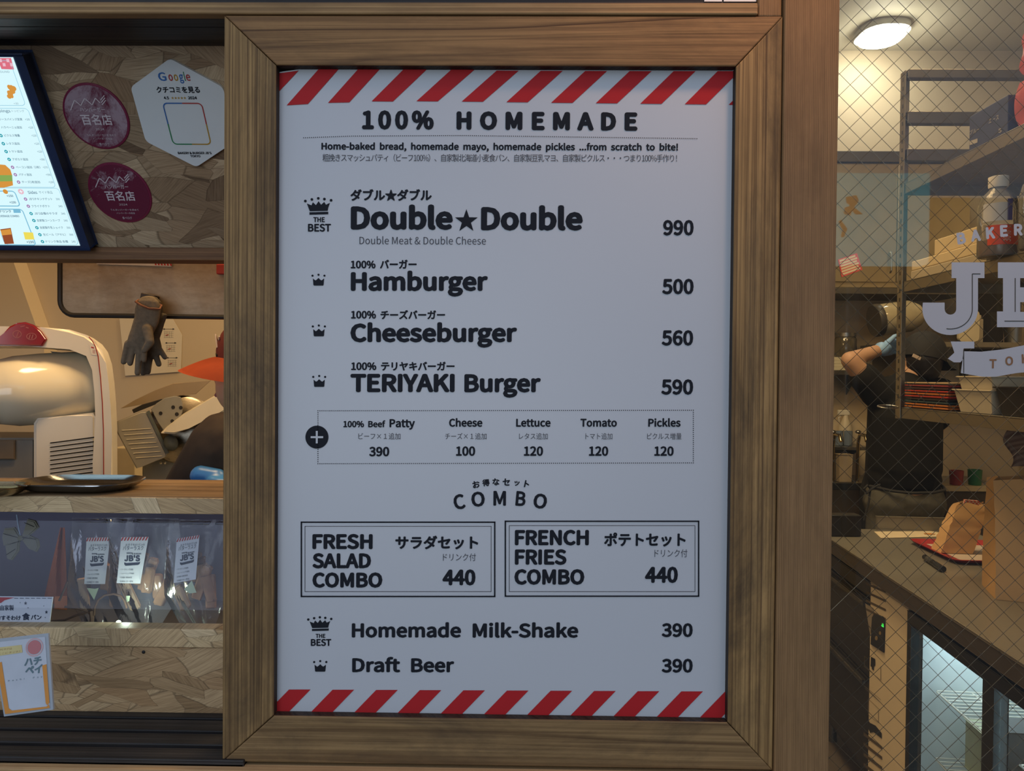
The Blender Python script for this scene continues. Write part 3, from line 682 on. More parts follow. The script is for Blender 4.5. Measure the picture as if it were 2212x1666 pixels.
# --- round crimson award stickers
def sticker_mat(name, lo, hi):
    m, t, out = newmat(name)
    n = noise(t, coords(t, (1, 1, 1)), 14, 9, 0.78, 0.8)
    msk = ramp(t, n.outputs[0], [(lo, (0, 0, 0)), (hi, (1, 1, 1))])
    c = mix(t, 'MIX', msk, (0.13, 0.012, 0.040), (0.36, 0.27, 0.33))  # pale pink patches paint in reflections of the crinkled film
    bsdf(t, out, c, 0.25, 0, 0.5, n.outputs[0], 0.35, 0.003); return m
M_AW1 = sticker_mat('crimson_film_glints', 0.40, 0.56); M_AW2 = sticker_mat('glossy_crimson_film', 0.56, 0.66)
M_AWRIM = plain('crimson_rim', (0.17, 0.014, 0.05), 0.3)
M_AWTX = plain('silver_print', (0.62, 0.56, 0.62), 0.35)
def award(cx, cy, xl, yl, xr, yr, mat, lab):
    u0, v0 = FP.uv(cx, cy); r = (FP.uv(xr, yr)[0] - FP.uv(xl, yl)[0]) / 2
    a = thing('award_sticker', FP.pt(u0, v0), lab, 'sticker', 'round award stickers on the header board')
    b = BM(); lathe(b, FP.pt(u0, v0), [(0, .0018), (r * .96, .0018), (r * .99, .0014), (r, 0)], FP.N, 48); obj('sticker_rim', b, M_AWRIM, a, True)
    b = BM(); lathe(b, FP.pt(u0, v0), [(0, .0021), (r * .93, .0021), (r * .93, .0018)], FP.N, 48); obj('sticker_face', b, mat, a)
    Q = lambda x, y: (cx + (x - cx), cy + (y - cy))
    SP2 = FP.shift(.0023); b = BM()
    def Pn(u, v): return FP.pt(u0 + u * r, v0 + v * r, .0026)
    zig = [(-.72, .20), (-.50, .50), (-.36, .34), (-.17, .55), (.0, .36), (.16, .56), (.26, .42)]
    for k in range(len(zig) - 1):
        A, B_ = Vector(zig[k]), Vector(zig[k + 1]); d = (B_ - A).normalized(); n_ = Vector((-d.y, d.x)) * .014
        poly(b, [Pn(*(A + n_)), Pn(*(B_ + n_)), Pn(*(B_ - n_)), Pn(*(A - n_))])
    for k in range(3):
        A, B_ = Vector((.30, .36 + .07 * k)), Vector((.46, .50 + .07 * k)); d = (B_ - A).normalized(); n_ = Vector((-d.y, d.x)) * .012
        poly(b, [Pn(*(A + n_)), Pn(*(B_ + n_)), Pn(*(B_ - n_)), Pn(*(A - n_))])
    def row(tx, ua, ub, vb, h, bold=0.0, **k):
        V, Fc = glyphs(tx, 0.0)
        mn, mx = V.min(0), V.max(0)
        for q, (dx, dy) in enumerate([(0, 0)] + ([(bold, 0), (-bold, 0), (0, bold), (0, -bold)] if bold else [])):
            vs = [b.verts.new(FP.pt(u0 + r * (ua + (x + dx - mn[0]) / (mx[0] - mn[0]) * (ub - ua)), v0 + r * (vb + (y + dy - mn[1]) / (mx[1] - mn[1]) * h), .0026 + q * 1e-6)) for x, y in V]
            for f in Fc: b.faces.new([vs[i] for i in f])
    row('ハンバーガー', -.42, .34, .16, .13, .004); row('百名店', -.48, .46, -.24, .32, .006); row('2024', -.13, .14, -.40, .065)
    row('うんまいバーガーを求めて', -.46, .46, -.58, .065); row('ハンバーガーの名店', -.30, .30, -.69, .06); row('食べログ', -.16, .16, -.87, .09)
    obj('printed_lettering', b, M_AWTX, a, smooth='flat2d')
award(209, 252, 135, 238, 283, 268, M_AW1, 'round crimson award sticker with pale reflections painted on its film, the upper of two')
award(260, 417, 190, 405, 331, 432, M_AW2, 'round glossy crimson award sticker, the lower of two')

# --- white six-sided review plate
M_HEX = plain('white_plate', (0.66, 0.72, 0.76), 0.16, var=0.03, spec=0.6)
cu, cv = FP.uv(400, 246); R6 = abs(FP.uv(370, 127)[1] - cv) * 1.0
hexp = thing('review_plate', FP.pt(cu, cv), 'white six-sided review plate with coloured lettering', 'plate')
o_ = []
for k in range(6):
    a0 = pi / 2 + k * pi / 3; c_ = Vector((cos(a0), sin(a0))) * R6 * .86
    for j in range(-3, 4): aa = a0 + j * rad(9.5); o_.append(c_ + Vector((cos(aa), sin(aa))) * R6 * .14)
b = BM(); prism(b, [FP.pt(cu + q.x, cv + q.y, .0005) for q in o_], FP.N * .006)
bmesh.ops.bevel(b, geom=[e for e in b.edges if all(abs((v.co - FP.O).dot(FP.N) - .0065) < 1e-5 for v in e.verts)], offset=.002, segments=2, affect='EDGES')
obj('plate_face', b, M_HEX, hexp)
HP = FP.shift(.0066)
GC = {'b': plain('sign_blue', (.035, .14, .42), .4), 'r': plain('sign_red', (.40, .05, .05), .4), 'y': plain('sign_yellow', (.42, .25, .03), .4), 'g': plain('sign_green', (.03, .22, .09), .4)}
b = BM()
for ch, x0, x1, h, mi in (('G', 344, 361, 18, 0), ('o', 365.8, 374.8, 18, 1), ('o', 377.3, 386.3, 18, 2), ('g', 389, 397.6, 18, 0), ('l', 399.6, 402, 18, 3), ('e', 403.4, 412.6, 18, 1)):
    write(b, HP, ch, x0, x1, 174.3, h, off=.0004, bold=.008, mi=mi)
obj('colour_logo_lettering', b, [GC['b'], GC['r'], GC['y'], GC['g']], hexp, smooth='flat2d'); b = BM()
def ringseg(b, cx, cy, w, h, t, mi):
    """quarter of a rounded colour frame; MI picks the quarter"""
    u, v = HP.uv(cx, cy); pts = rrect(w, h, w * .12, 6); inn = rrect(w - 2 * t, h - 2 * t, w * .12 - t, 6); n = len(pts)
    for i in range(n):
        j = (i + 1) % n; mx_, my_ = (pts[i][0] + pts[j][0]) / 2, (pts[i][1] + pts[j][1]) / 2
        segs = [(pts[i], pts[j], inn[i], inn[j])]
        if abs(pts[i][0] - pts[j][0]) > w * .3 or abs(pts[i][1] - pts[j][1]) > h * .3:
            m1 = tuple((Vector(pts[i]) + Vector(pts[j])) / 2); m2 = tuple((Vector(inn[i]) + Vector(inn[j])) / 2)
            segs = [(pts[i], m1, inn[i], m2), (m1, pts[j], m2, inn[j])]
        for A, B_, C_, D_ in segs:
            x, y = (A[0] + B_[0]) / 2, (A[1] + B_[1]) / 2
            m = (1 if x > 0 else 0) if y > 0 else (2 if x > 0 else 3)
            poly(b, [HP.pt(u + q[0], v + q[1], .0004) for q in (A, B_, D_, C_)], m)
ua, va = HP.uv(352, 223); ub, vb = HP.uv(438.6, 223); _, vc = HP.uv(405, 314)
ringseg(b, 404.5, 268, ub - ua, va - vc, .0018, 0)
obj('colour_frame', b, [GC['b'], GC['r'], GC['y'], GC['g']], hexp, smooth='flat2d')
b = BM(); write(b, HP, 'クチコミを見る', 340, 433, 201, 14, cjk=True, bold=.01, off=.0004); write(b, HP, '4.5', 354.7, 365.5, 214.3, 6, off=.0004); write(b, HP, '2024', 407, 426, 214.3, 6, off=.0004)
write(b, HP, "BAKERY & BURGER JB'S", 385, 457.5, 333, 5, off=.0004); write(b, HP, 'TOKYO', 411.7, 433.6, 339.6, 4.8, off=.0004)
write(b, HP, '★★★★★', 370.5, 403, 214.2, 5.6, off=.0004, cjk=True, bold=0, mi=1)
obj('small_lettering', b, [M_INK, GC['y']], hexp, smooth='flat2d')

# --- lit menu screen
SP = FP.shift(.028)
uR, vB = SP.uv(191, 539); vT = SP.uv(38, 120)[1]; uL = uR - .66
M_BEZEL = plain('glow_tinted_bezel', (0.016, 0.030, 0.085), 0.3)  # screen's blue glow is mixed into the navy bezel colour
M_GLOW = emis('screen_glow', (0.70, 0.95, 1.0), 1.0)
scr = thing('menu_screen', FP.pt((uL + uR) / 2, vB), 'bright flat menu screen leaning with the header', 'screen')
b = BM(); obox(b, FP.pt((uL + uR) / 2, (vB + vT) / 2, .014), FP.U * ((uR - uL) / 2), FP.V * ((vT - vB) / 2), FP.N * .0135, .003); obj('bezel', b, M_BEZEL, scr)
dR, dB = SP.uv(173.5, 530.5); dT = SP.uv(25, 123.5)[1]; dL = uL + (uR - dR)
b = BM(); poly(b, [SP.pt(dL, dB, .0006), SP.pt(dR, dB, .0006), SP.pt(dR, dT, .0006), SP.pt(dL, dT, .0006)]); obj('display', b, M_GLOW, scr, smooth='flat2d')
M_STX = emis('screen_text', (0.20, 0.33, 0.42), .9); M_SBL = emis('screen_blue_line', (0.25, 0.62, 0.85), .8); M_STEAL = emis('screen_teal', (0.02, 0.42, 0.52), .8); M_SPUR = emis('screen_purple', (0.45, 0.25, 0.55), .8); M_SRED = emis('screen_red', (0.80, 0.18, 0.25), .9); M_SPINK = emis('screen_pink', (0.9, 0.55, 0.65), .9); M_SOR = emis('screen_orange', (0.75, 0.33, 0.06), .9); M_SYEL = emis('screen_yellow', (0.95, 0.80, 0.12), .9); M_STEA = emis('screen_tea', (0.32, 0.08, 0.03), .9); M_SWH = emis('screen_white', (0.85, 1.0, 1.0), 1.0); M_SGRN = emis('screen_lettuce', (.3, .5, .12), .8)
rows = [('ソースパインズ変更', '+20', 257.6, None, 66), ('ハラペーニョ追加', '+120', 275, -4, 73), ('ピクルス増量', '+120', 292.5, 3, 80), ('レタス追加', '+120', 310, 8, 86), ('トマト追加', '+120', 327, 14, 92.5), ('アボカド追加', '+390', 344, 20.5, 98), ('ベーコン追加（2枚）', '+270', 361, 28, 104.5), ('パティ追加', '+390', 377, 34, 111), ('チーズ1枚追加', '+100', 393, 41, 117),
        ("JB'Sチキンナゲット", '390', 429.7, 56, 130.5), ('フライドポテト', '340', 445, 62, 136), ("JB'S自慢のサラダ", '340', 461, 68, 142), ('自家製コーンスープ', '340', 476, 74, 147.5), ('自家製牛乳シェイク', '390', 491.5, 80.5, 153.5), ('生ビール（アサヒ）', '390', 506.5, 87, 159.5), ('ドリンク単品 各種', '240', 521.5, 92.5, 164.5)]
b = BM()
for tx, pr, y, bx, xr in rows:
    x0 = (bx + 8) if bx is not None else 0; n_ = len(tx); xe = min(x0 + n_ * 5.6, xr - 16)
    write(b, SP, tx, x0, xe, y + 2.6, 5.6, off=.001, cjk=True, bold=.006)
    write(b, SP, pr, xr - (10.5 if pr[0] == '+' else 8.5), xr, y + 2.2, 4.2, off=.001, bold=.004)
write(b, SP, 'toppings', -18, 24, 242.3, 6, off=.001, bold=.008); write(b, SP, 'トッピング', 27, 54, 242, 5, off=.001, cjk=True, bold=0)
write(b, SP, 'Sides', 62, 82, 418.6, 6.4, off=.001, bold=.009); write(b, SP, 'サイド単品', 86, 115, 418.4, 6.4, off=.001, cjk=True, bold=0)
write(b, SP, 'ドリンク', 1, 26, 459, 6, off=.001, cjk=True); write(b, SP, 'BEVERAGE COMBO', -4, 43, 468.5, 4.2, off=.001)
write(b, SP, '+190', 59, 75, 525, 5.2, off=.001); write(b, SP, '+150', 16, 30, 425, 4.6, off=.001); write(b, SP, '+150', 22, 36, 439, 4.6, off=.001); write(b, SP, 'AROUND', -8, 22, 157, 4.4, off=.001, bold=0); write(b, SP, '+30', 31, 41, 225.3, 4, off=.001, bold=0)
obj('screen_lettering', b, M_STX, scr, smooth='flat2d')
def sdisc(b, x, y, r, mi=0, off=.0011):
    u, v = SP.uv(x, y); r = abs(SP.uv(x + r, y)[0] - u); poly(b, [SP.pt(u + r * cos(2 * pi * k / 16), v + r * sin(2 * pi * k / 16), off) for k in range(16)], mi)
b = BM()
for tx, pr, y, bx, xr in rows:
    if bx is None: continue
    m = 1 if bx in (28, 34, 41, 56, 62) else 0
    sdisc(b, bx, y, 3.6, m); sdisc(b, bx, y, 1.3, 2, .0013)
sdisc(b, 46, 413.5, 6, 3); inkline(b, SP, 42.6, 413.5, 49.6, 413.5, 1.6, .0013, 2); u_, v_ = SP.uv(46.1, 413.5)
poly(b, [SP.pt(u_ - .0006, v_ - .0026, .0013), SP.pt(u_ + .0006, v_ - .0026, .0013), SP.pt(u_ + .0006, v_ + .0026, .0013), SP.pt(u_ - .0006, v_ + .0026, .0013)], 2)
sdisc(b, 12.5, 413.5, 5.2, 4)
obj('screen_bullets', b, [M_STEAL, M_SPUR, M_SWH, M_SPINK, M_SOR], scr, smooth='flat2d')
def sframe(b, x0, y0, x1, y1, mi, t=.0012):
    """rounded card outline between two picture corners"""
    ua, va = SP.uv(x0, y0); ub, vb = SP.uv(x1, y1); w, h = ub - ua, va - vb
    A = rrect(w, h, .006); B_ = rrect(w - 2 * t, h - 2 * t, .006 - t); c = ((ua + ub) / 2, (va + vb) / 2); n = len(A)
    for i in range(n):
        j = (i + 1) % n; poly(b, [SP.pt(c[0] + q[0], c[1] + q[1], .0009) for q in (A[i], A[j], B_[j], B_[i])], mi)
b = BM(); sframe(b, -70, 233, 122, 405, 0, .0006); sframe(b, -90, 411, 46, 446, 0, .0016); sframe(b, -90, 450, 80, 530, 0, .0016); sframe(b, -40, 405, 171, 529, 0, .0006); sframe(b, -70, 130, 57, 228, 0, .0006)
obj('screen_card_outline', b, M_SBL, scr, smooth='flat2d')
PIC = [M_SRED, M_SOR, M_SBL, M_SYEL, M_STEA, M_SPINK, M_SGRN]
def pic(fn, lab=None):
    b = BM(); fn(b); obj('screen_picture', b, PIC, scr, smooth='flat2d', label=lab)
def f1(b):
    inkpoly(b, SP, [(-6, 125), (24.5, 125), (31, 150), (4, 149)], .0008, 0)
    for k in range(4): inkpoly(b, SP, [(-2 + 8 * k, 127 + (k % 2) * 9), (4 + 8 * k, 127 + (k % 2) * 9), (5.5 + 8 * k, 134 + (k % 2) * 9), (-.5 + 8 * k, 134 + (k % 2) * 9)], .0010, 5)
pic(f1, 'red checked corner')
def f2(b):
    for k in range(12): sdisc(b, 20 + 13 * random.random(), 186 + 26 * random.random(), 4 + 2 * random.random(), 1, .0009 + k * 2e-6)
pic(f2, 'orange fried pieces')
def f3(b):
    inkpoly(b, SP, [(-30, 352), (12, 356), (23, 366), (27, 378), (-28, 378)], .0010, 1); inkpoly(b, SP, [(-30, 378), (27, 378), (28, 392), (-26, 393)], .0010, 6); inkpoly(b, SP, [(-26, 392), (28, 391), (29, 400), (10, 405), (-24, 405)], .0011, 1)
pic(f3, 'burger with green lettuce')
def f4(b): inkpoly(b, SP, [(1, 495), (24, 492), (31, 526), (11, 527)], .0010, 4); inkpoly(b, SP, [(2, 497), (23.6, 494), (26, 506), (5, 508)], .0012, 1)
pic(f4, 'brown iced drink')
pic(lambda b: inkpoly(b, SP, [(51, 501), (72, 502), (75, 517), (55, 517)], .0010, 3), 'yellow square')
pic(lambda b: inkpoly(b, SP, [(29, 452), (44.5, 452), (46, 459.5), (30.5, 459.5)], .0010, 2), 'blue tag')

# --- stained metal sheet with rubber rim under the header
def stain_mat():
    m, t, out = newmat('stained_metal_sheet')
    n = noise(t, coords(t, (1, 1, 1), rnd=False), 5, 6, 0.65, .6); n2 = noise(t, coords(t, (1, 1, 2.5)), 34, 5, .7)
    gr = N(t, 'ShaderNodeTexGradient'); mp = N(t, 'ShaderNodeMapping'); c0 = N(t, 'ShaderNodeTexCoord'); L(t, c0.outputs['Object'], mp.inputs[0]); mp.inputs['Location'].default_value = (.10, 0, 0); mp.inputs['Scale'].default_value = (2.6, 1, 1); L(t, mp.outputs[0], gr.inputs[0])
    k = math_(t, 'ADD', math_(t, 'MULTIPLY', n.outputs[0], .8), math_(t, 'MULTIPLY', gr.outputs[0], .42))
    c = ramp(t, k, [(0.30, (0.46, 0.38, 0.28)), (0.52, (0.34, 0.24, 0.14)), (0.68, (0.20, 0.115, 0.055)), (0.84, (0.03, 0.018, 0.010))])
    c = mix(t, 'MULTIPLY', .35, c, ramp(t, n2.outputs[0], [(.3, (.4, .36, .3)), (.6, (1, 1, 1))]))
    bsdf(t, out, c, 0.55, 0.15, 0.4, n2.outputs[0], .1, .001); return m
Yp = .56
M_RUB = plain('black_rubber', (0.018, 0.014, 0.011), 0.5)
pl0, pl1 = at(130, 681, Yp), at(130, 540, Yp); xr_ = HX1 + .02
plate = thing('splash_plate', ((pl0.x + xr_) / 2, Yp, pl0.z), 'stained metal splash plate with black rubber rim', 'metal plate')
b = BM(); rr_ = .03; w_, h_ = xr_ - pl0.x, pl1.z - pl0.z
pts = [(pl0.x + rr_ - rr_ * cos(a), pl0.z + rr_ - rr_ * sin(a)) for a in [k * pi / 12 for k in range(7)]] + [(xr_, pl0.z - .003), (xr_, pl1.z), (pl0.x, pl1.z)]
prism(b, [(x, Yp, z) for x, z in pts], (0, .012, 0)); obj('metal_sheet', b, stain_mat(), plate)
b = BM(); path = [(pl0.x, Yp, pl1.z)] + [(x, Yp, z) for x, z in pts[:7]] + [(xr_, Yp, pl0.z - .003)]; tube(b, path, .0052, 8); obj('rubber_rim', b, M_RUB, plate, True)
# striped strip sign stuck to the plate
QP = Plane((0, Yp - .001, 1.44), (1, 0, 0), (0, 0, 1))
M_WPL = plain('off_white_plastic', (.62, .58, .56), .4)
strip = thing('striped_strip', QP.px(292, 577), 'thin white strip with red stripes stuck on the metal plate', 'strip')
b = BM(); c4 = [QP.px(x, y) for x, y in ((212, 562), (372, 564), (372, 577), (212, 571.5))]; prism(b, c4, (0, -.006, 0)); obj('strip_body', b, M_WPL, strip)
Q2 = QP.shift(.0066)
for x0, n_ in ((215, 7), (332, 6)):
    b = BM()
    for k in range(n_):
        x = x0 + k * 6.6; sl = 3.5; inkpoly(b, Q2, [(x, 563.2), (x + 3.2, 563.2), (x + 3.2 + sl, 567.5 + (x - 212) * .045), (x + sl, 567.5 + (x - 212) * .045)])
    obj('strip_stripes', b, M_RED, strip, smooth='flat2d')
b = BM(); p = at(478, 594, Yp); box(b, p.x - .006, p.x + .06, Yp - .012, Yp - .0005, p.z, at(478, 572, Yp).z, .002); solid('red_clip', b, plain('red_plastic', (.40, .03, .02), .4), 'small red clip on the metal plate beside the frame', 'clip')
# magnet clip and gloves
b = BM(); p = at(322, 652, Yp - .012); d = .0009
obox(b, p, Vector((.0145, 0, -.003)), (0, .011, 0), Vector((.003, 0, .015)), .002); obox(b, p + Vector((.014, -.004, .004)), (.004, 0, 0), (0, .006, 0), (0, 0, .005), .001)
solid('magnet_clip', b, plain('brown_black_magnet', (.045, .03, .02), .55), 'dark magnet clip holding the gloves on the metal plate', 'magnet clip')
M_GLOVE = plain('grey_knit', (0.15, 0.115, 0.078), 0.9, var=0.35, scale=140, bstr=.5); M_GLOVE2 = plain('dark_grey_knit', (0.10, 0.078, 0.055), 0.9, var=0.35, scale=140, bstr=.5); M_CUFF = plain('brown_cuff_hem', (0.16, 0.06, 0.03), .85)
def glove(pts_palm, fingers, thumb, Y, mat, lab, hem=None):
    g_ = thing('work_glove', at(*pts_palm[-1][:2], Y), lab, 'glove')
    b = BM()
    limb(b, [at(x, y, Y) for x, y, r in pts_palm], [r * .00095 for *_, r in pts_palm], 14)
    for v in b.verts: v.co.y = Y + (v.co.y - Y) * .55
    for f in fingers + [thumb]: limb(b, [at(x, y, Y + (dy if dy else 0)) for x, y, dy in f[0]], [r * .00095 for r in f[1]], 10)
    obj('glove_body', flesh(b, .0017, 5), mat, g_, True)
    if hem:
        b = BM(); tube(b, [at(x, y, Y + dy) for x, y, dy in hem], .0022, 6, closed=True); obj('cuff_hem', b, M_CUFF, g_, True)
glove([(326, 664, 25), (330, 700, 24), (322, 730, 22), (328, 754, 22)], [([(312, 766, 0), (309, 806, 0)], [6.5, 6]), ([(324, 772, 0), (320, 804, .004)], [6.5, 5.5]), ([(337, 770, 0), (343, 787, 0)], [6.5, 6]), ([(345, 755, 0), (356, 772, 0)], [6, 5.5])], ([(345, 700, 0), (356, 682, 0)], [9, 5]), Yp - .030, M_GLOVE2, 'darker grey work glove hanging behind the other one')
glove([(320, 666, 27), (317, 690, 26), (305, 720, 23), (296, 738, 21)], [([(276, 742, 0), (267, 782, -.003)], [7, 6]), ([(288, 752, 0), (281, 785, -.003)], [6.5, 6]), ([(301, 756, -.002), (297, 806, -.006)], [7, 6]), ([(313, 745, -.004), (311, 778, -.008)], [6, 5.5])], ([(318, 712, -.012), (324, 740, -.022), (312, 757, -.024)], [11, 9, 6.5]), Yp - .056, M_GLOVE, 'grey knitted work glove hanging in front on the magnet clip',
      [(293, 652, -.014), (305, 660, -.022), (322, 667, -.024), (345, 668, -.014), (349, 660, .004), (338, 655, .012), (318, 651, .010), (300, 648, 0)])

# --- chart paper on the partition wall
M_PAPER = plain('cream_paper', (0.72, 0.66, 0.54), .7, var=.03)
CPn = vplane(1.945)
ch = thing('wall_chart', CPn.px(330, 812), 'cream sheet of small charts pinned to the back wall', 'paper')
b = BM(); prism(b, [CPn.px(x, y, .002) for x, y in ((258, 684), (371, 684), (394, 724), (391, 803), (271, 812))], (0, .001, 0)); obj('paper_sheet', b, M_PAPER, ch)
b = BM(); C2 = CPn.shift(.0027)
for x0, x1, y in ((353, 376, 711), (358, 380, 741), (361, 383, 773), (300, 318, 711), (304, 322, 741)):
    inkline(b, C2, x0, y, x1, y, .8); inkpoly(b, C2, [(x0 - 1.5, y), (x0 + 3, y - 2), (x0 + 3, y + 2)]); inkpoly(b, C2, [(x1 + 1.5, y), (x1 - 3, y - 2), (x1 - 3, y + 2)])
    for k in range(4):
        inkline(b, C2, x0 + 1, y + 6 + 4 * k, x1 - 1, y + 6 + 4 * k, .35); inkline(b, C2, x0 + 3 + 5 * k, y + 5, x0 + 3 + 5 * k, y + 19, .3)
    inkline(b, C2, x0 + 5, y + 14, x0 + 11, y + 12, 1.4, mi=1)
obj('chart_print', b, [M_INK2, M_RED], ch, smooth='flat2d')

# ================================================================ drinks machine
Ym = .98
WM = plain('white_machine_shell', (0.72, 0.66, 0.56), 0.32, var=.03, spec=.5); GM = plain('grey_machine_shell', (0.20, 0.185, 0.16), 0.45, var=.05); DK = plain('black_recess', (.012, .010, .009), .6)
ZB = .92
mach = thing('slush_machine', (at(120, 1000, Ym).x, Ym + .12, ZB), 'white frozen drink machine with red lid and milky barrel', 'drink machine')
MU = Vector((.90, .436, 0)).normalized(); MD = Vector((-MU.y, MU.x, 0)); MO = at(242, 1000, Ym)
MPl = Plane(MO, MU, (0, 0, 1))                # the machines stand turned towards the hatch
def A(x, y, Y=Ym):
    return MPl.px(x, y) + MD * (Y - Ym)
mplane = lambda Y: Plane(MO + MD * (Y - Ym), MU, (0, 0, 1))
def side(name, pts, mat, y0, y1, bev=.006, lab=None, par=None):
    b = BM(); prism(b, [A(x, y, y0) for x, y in pts], MD * (y1 - y0))
    if bev:
        es = [e for e in b.edges if abs((e.verts[0].co - e.verts[1].co).dot(MD)) < 1e-6]
        bmesh.ops.bevel(b, geom=es, offset=bev, segments=3, affect='EDGES', clamp_overlap=True)
    return obj(name, b, mat, par or mach, True, label=lab)
outer = [(-260, 702), (-40, 704), (92, 707), (150, 712), (185, 723), (206, 738), (220, 757), (229, 785), (235, 830), (239, 880), (242, 940), (243, 1200)]
inner = [(198, 1200), (200, 1000), (206, 905), (204, 850), (199, 800), (193, 764), (150, 755), (60, 748), (-260, 744)]
side('rear_column', outer + inner, WM, Ym, Ym + .24, .008)
side('lower_body', [(72, 915), (80, 904), (140, 899), (200, 893), (206, 902), (206, 1200), (72, 1200)], WM, Ym + .004, Ym + .24, .006)
side('drip_housing', [(-260, 948), (74, 948), (74, 1190), (-260, 1190)], GM, Ym + .02, Ym + .238, .006)
side('drip_panel', [(-80, 952), (30, 952), (30, 994), (-80, 994)], plain('brown_drip_panel', (.17, .12, .07), .5), Ym + .012, Ym + .0195, .002)
zlow = lambda x: [y for y in range(1150, 1500) if A(x, y).z > ZB + .002][-1]
side('machine_base', [(-255, 1192), (241, 1192), (241, zlow(241)), (-255, zlow(-255))], GM, Ym + .02, Ym + .22, .004)
red = side('red_lid', [(-40, 747), (-12, 741), (8, 722), (22, 706), (38, 698), (56, 696), (74, 702), (90, 716), (102, 733), (92, 748)], plain('red_lid_plastic', (0.26, 0.012, 0.014), .12, spec=.7, var=.05), Ym - .010, Ym + .16, .006)
b = BM(); RP = mplane(Ym - .0108)
for cx, cy, rx, ry in ((68, 727, 11, 7.5), (37, 722, 9.5, 8)):
    n_ = 28
    for k in range(n_):
        a0, a1 = 2 * pi * k / n_, 2 * pi * (k + 1) / n_
        inkpoly(b, RP, [(cx + rx * cos(a0), cy + ry * sin(a0)), (cx + rx * cos(a1), cy + ry * sin(a1)), (cx + rx * .88 * cos(a1), cy + ry * .88 * sin(a1)), (cx + rx * .88 * cos(a0), cy + ry * .88 * sin(a0))])
for x in (64, 70): inkline(b, RP, x - 1.5, 732, x + 1.5, 723, 1.6)
inkline(b, RP, 36, 728, 40, 717, 1.2); inkline(b, RP, 44, 706, 54, 704, 1.2); inkline(b, RP, 56, 707, 62, 709, 1.6)
obj('lid_emblem', b, plain('pale_red_emblem', (.42, .16, .13), .4), red, smooth='flat2d')
bc0, bc1 = A(205, 832, Ym + .13), A(-20, 850, Ym + .03); ax_ = (bc1 - bc0); Lb = ax_.length
M_BARREL = plain('milky_barrel', (0.78, 0.70, 0.53), 0.12, var=.04, scale=6, spec=.6)
R_ = .094
b = BM(); lathe(b, bc0, [(0, .0)] + [(R_ * sin(k * pi / 16), .055 - .055 * cos(k * pi / 16)) for k in range(1, 9)] + [(R_, Lb * .55), (R_ * .97, Lb * .8), (R_ * .86, Lb * .97), (R_ * .62, Lb * 1.06), (R_ * .6, Lb * 1.1), (0, Lb * 1.1)], ax_, 40)
brl = obj('barrel', b, M_BARREL, mach, True)
b = BM(); lathe(b, bc0 + ax_ * 1.10, [(0, .004), (R_ * .50, .004), (R_ * .56, .0)], ax_, 32); obj('barrel_front_disc', b, plain('grey_disc', (.30, .26, .21), .3), brl, True)
side('barrel_cover', [(96, 757), (192, 766), (196, 800), (150, 800), (120, 775)], plain('smoky_cover', (.30, .265, .21), .2, spec=.6), Ym + .10, Ym + .235, .002)
b = BM()
for k in range(11):
    y = 956 + 9.35 * k; VP = mplane(Ym + .0035); inkpoly(b, VP, [(107, y + 2.2), (109, y), (211, y - 13.5), (214, y - 12.5), (214, y - 10), (211, y - 10.5), (110, y + 2.6)], .0012)
obj('vent_slots', b, DK, mach, smooth='flat2d')
b = BM(); tube(b, [A(x, y, Ym - .0005) for x, y in ((192, 728), (199, 736), (206, 748), (212, 770), (217, 815), (221, 870), (223.5, 930), (224, 1060))], .0012, 6); obj('red_line', b, plain('red_line', (.30, .03, .02), .4), mach)
b = BM(); VP = mplane(Ym - .0003); inkpoly(b, VP, [(192, 742), (204, 744), (210, 768), (198, 767)], .0004, 0); inkline(b, VP, 197, 750, 203, 752, 2.4, .0008, 1)
for k in range(3): inkline(b, VP, 200, 756 + 3 * k, 206, 757 + 3 * k, .7, .0008, 1)
obj('warning_label', b, [plain('label_cream', (.75, .68, .58), .5), M_RED], mach, smooth='flat2d')

# ================================================================ food slicer
Ys = 1.24
M_ALU = plain('dull_aluminium', (.40, .37, .31), .38, metal=.55, var=.12, scale=22); M_ENAM = plain('cream_arm', (.68, .60, .45), .4, var=.05); M_DGR = plain('dark_green_grey', (.085, .095, .085), .5); M_BRN = plain('brown_cover_sheet', (.30, .225, .14), .5, metal=.3, var=.2, scale=8)
sl = thing('food_slicer', (at(380, 1000, Ys).x, Ys + .12, ZB), 'grey food slicer with ribbed tray and perforated guard', 'slicer')
side('slicer_base', [(300, 1034), (372, 962), (484, 915), (520, 905), (520, zlow(520)), (300, zlow(300))], plain('pale_green_body', (.34, .33, .27), .45, var=.08), Ys + .07, Ys + .26, .006, par=sl)
tr = side('feed_tray', [(231, 932), (235, 925), (300, 899), (311, 899), (360, 1001), (357, 1009), (298, 1033), (287, 1036)], M_ALU, Ys - .012, Ys, .003, par=sl)
b = BM()
for k in range(7):
    y = 945 + 11 * k; xa = 252 + 5.6 * k * 1.0; xb = 322 + 4.6 * k; tube(b, [A(xa, y, Ys - .012), A(xb, y - 5, Ys - .012)], .0016, 6)
obj('tray_rib', b, M_ALU, tr, True)
side('tray_edge', [(360, 1001), (312, 900), (318, 897), (366, 998)], M_DGR, Ys - .014, Ys + .02, 0, par=sl)
b = BM(); c = A(398, 945, Ys + .05); axb = -MD + Vector((-.25, 0, .1)); lathe(b, c, [(0, .008), (.098, .008), (.107, .001), (.098, -.006), (0, -.006)], axb, 48); obj('blade', b, steel('blade_steel', (.33, .29, .23), .28), sl, True)
gd = side('blade_guard', [(322, 894), (335, 880), (356, 866), (380, 861), (394, 864), (399, 880), (398, 900), (390, 922), (375, 940), (352, 945), (340, 925)], plain('grey_guard', (.27, .25, .20), .45, metal=.3, var=.15), Ys - .006, Ys + .004, .002, par=sl)
b = BM()
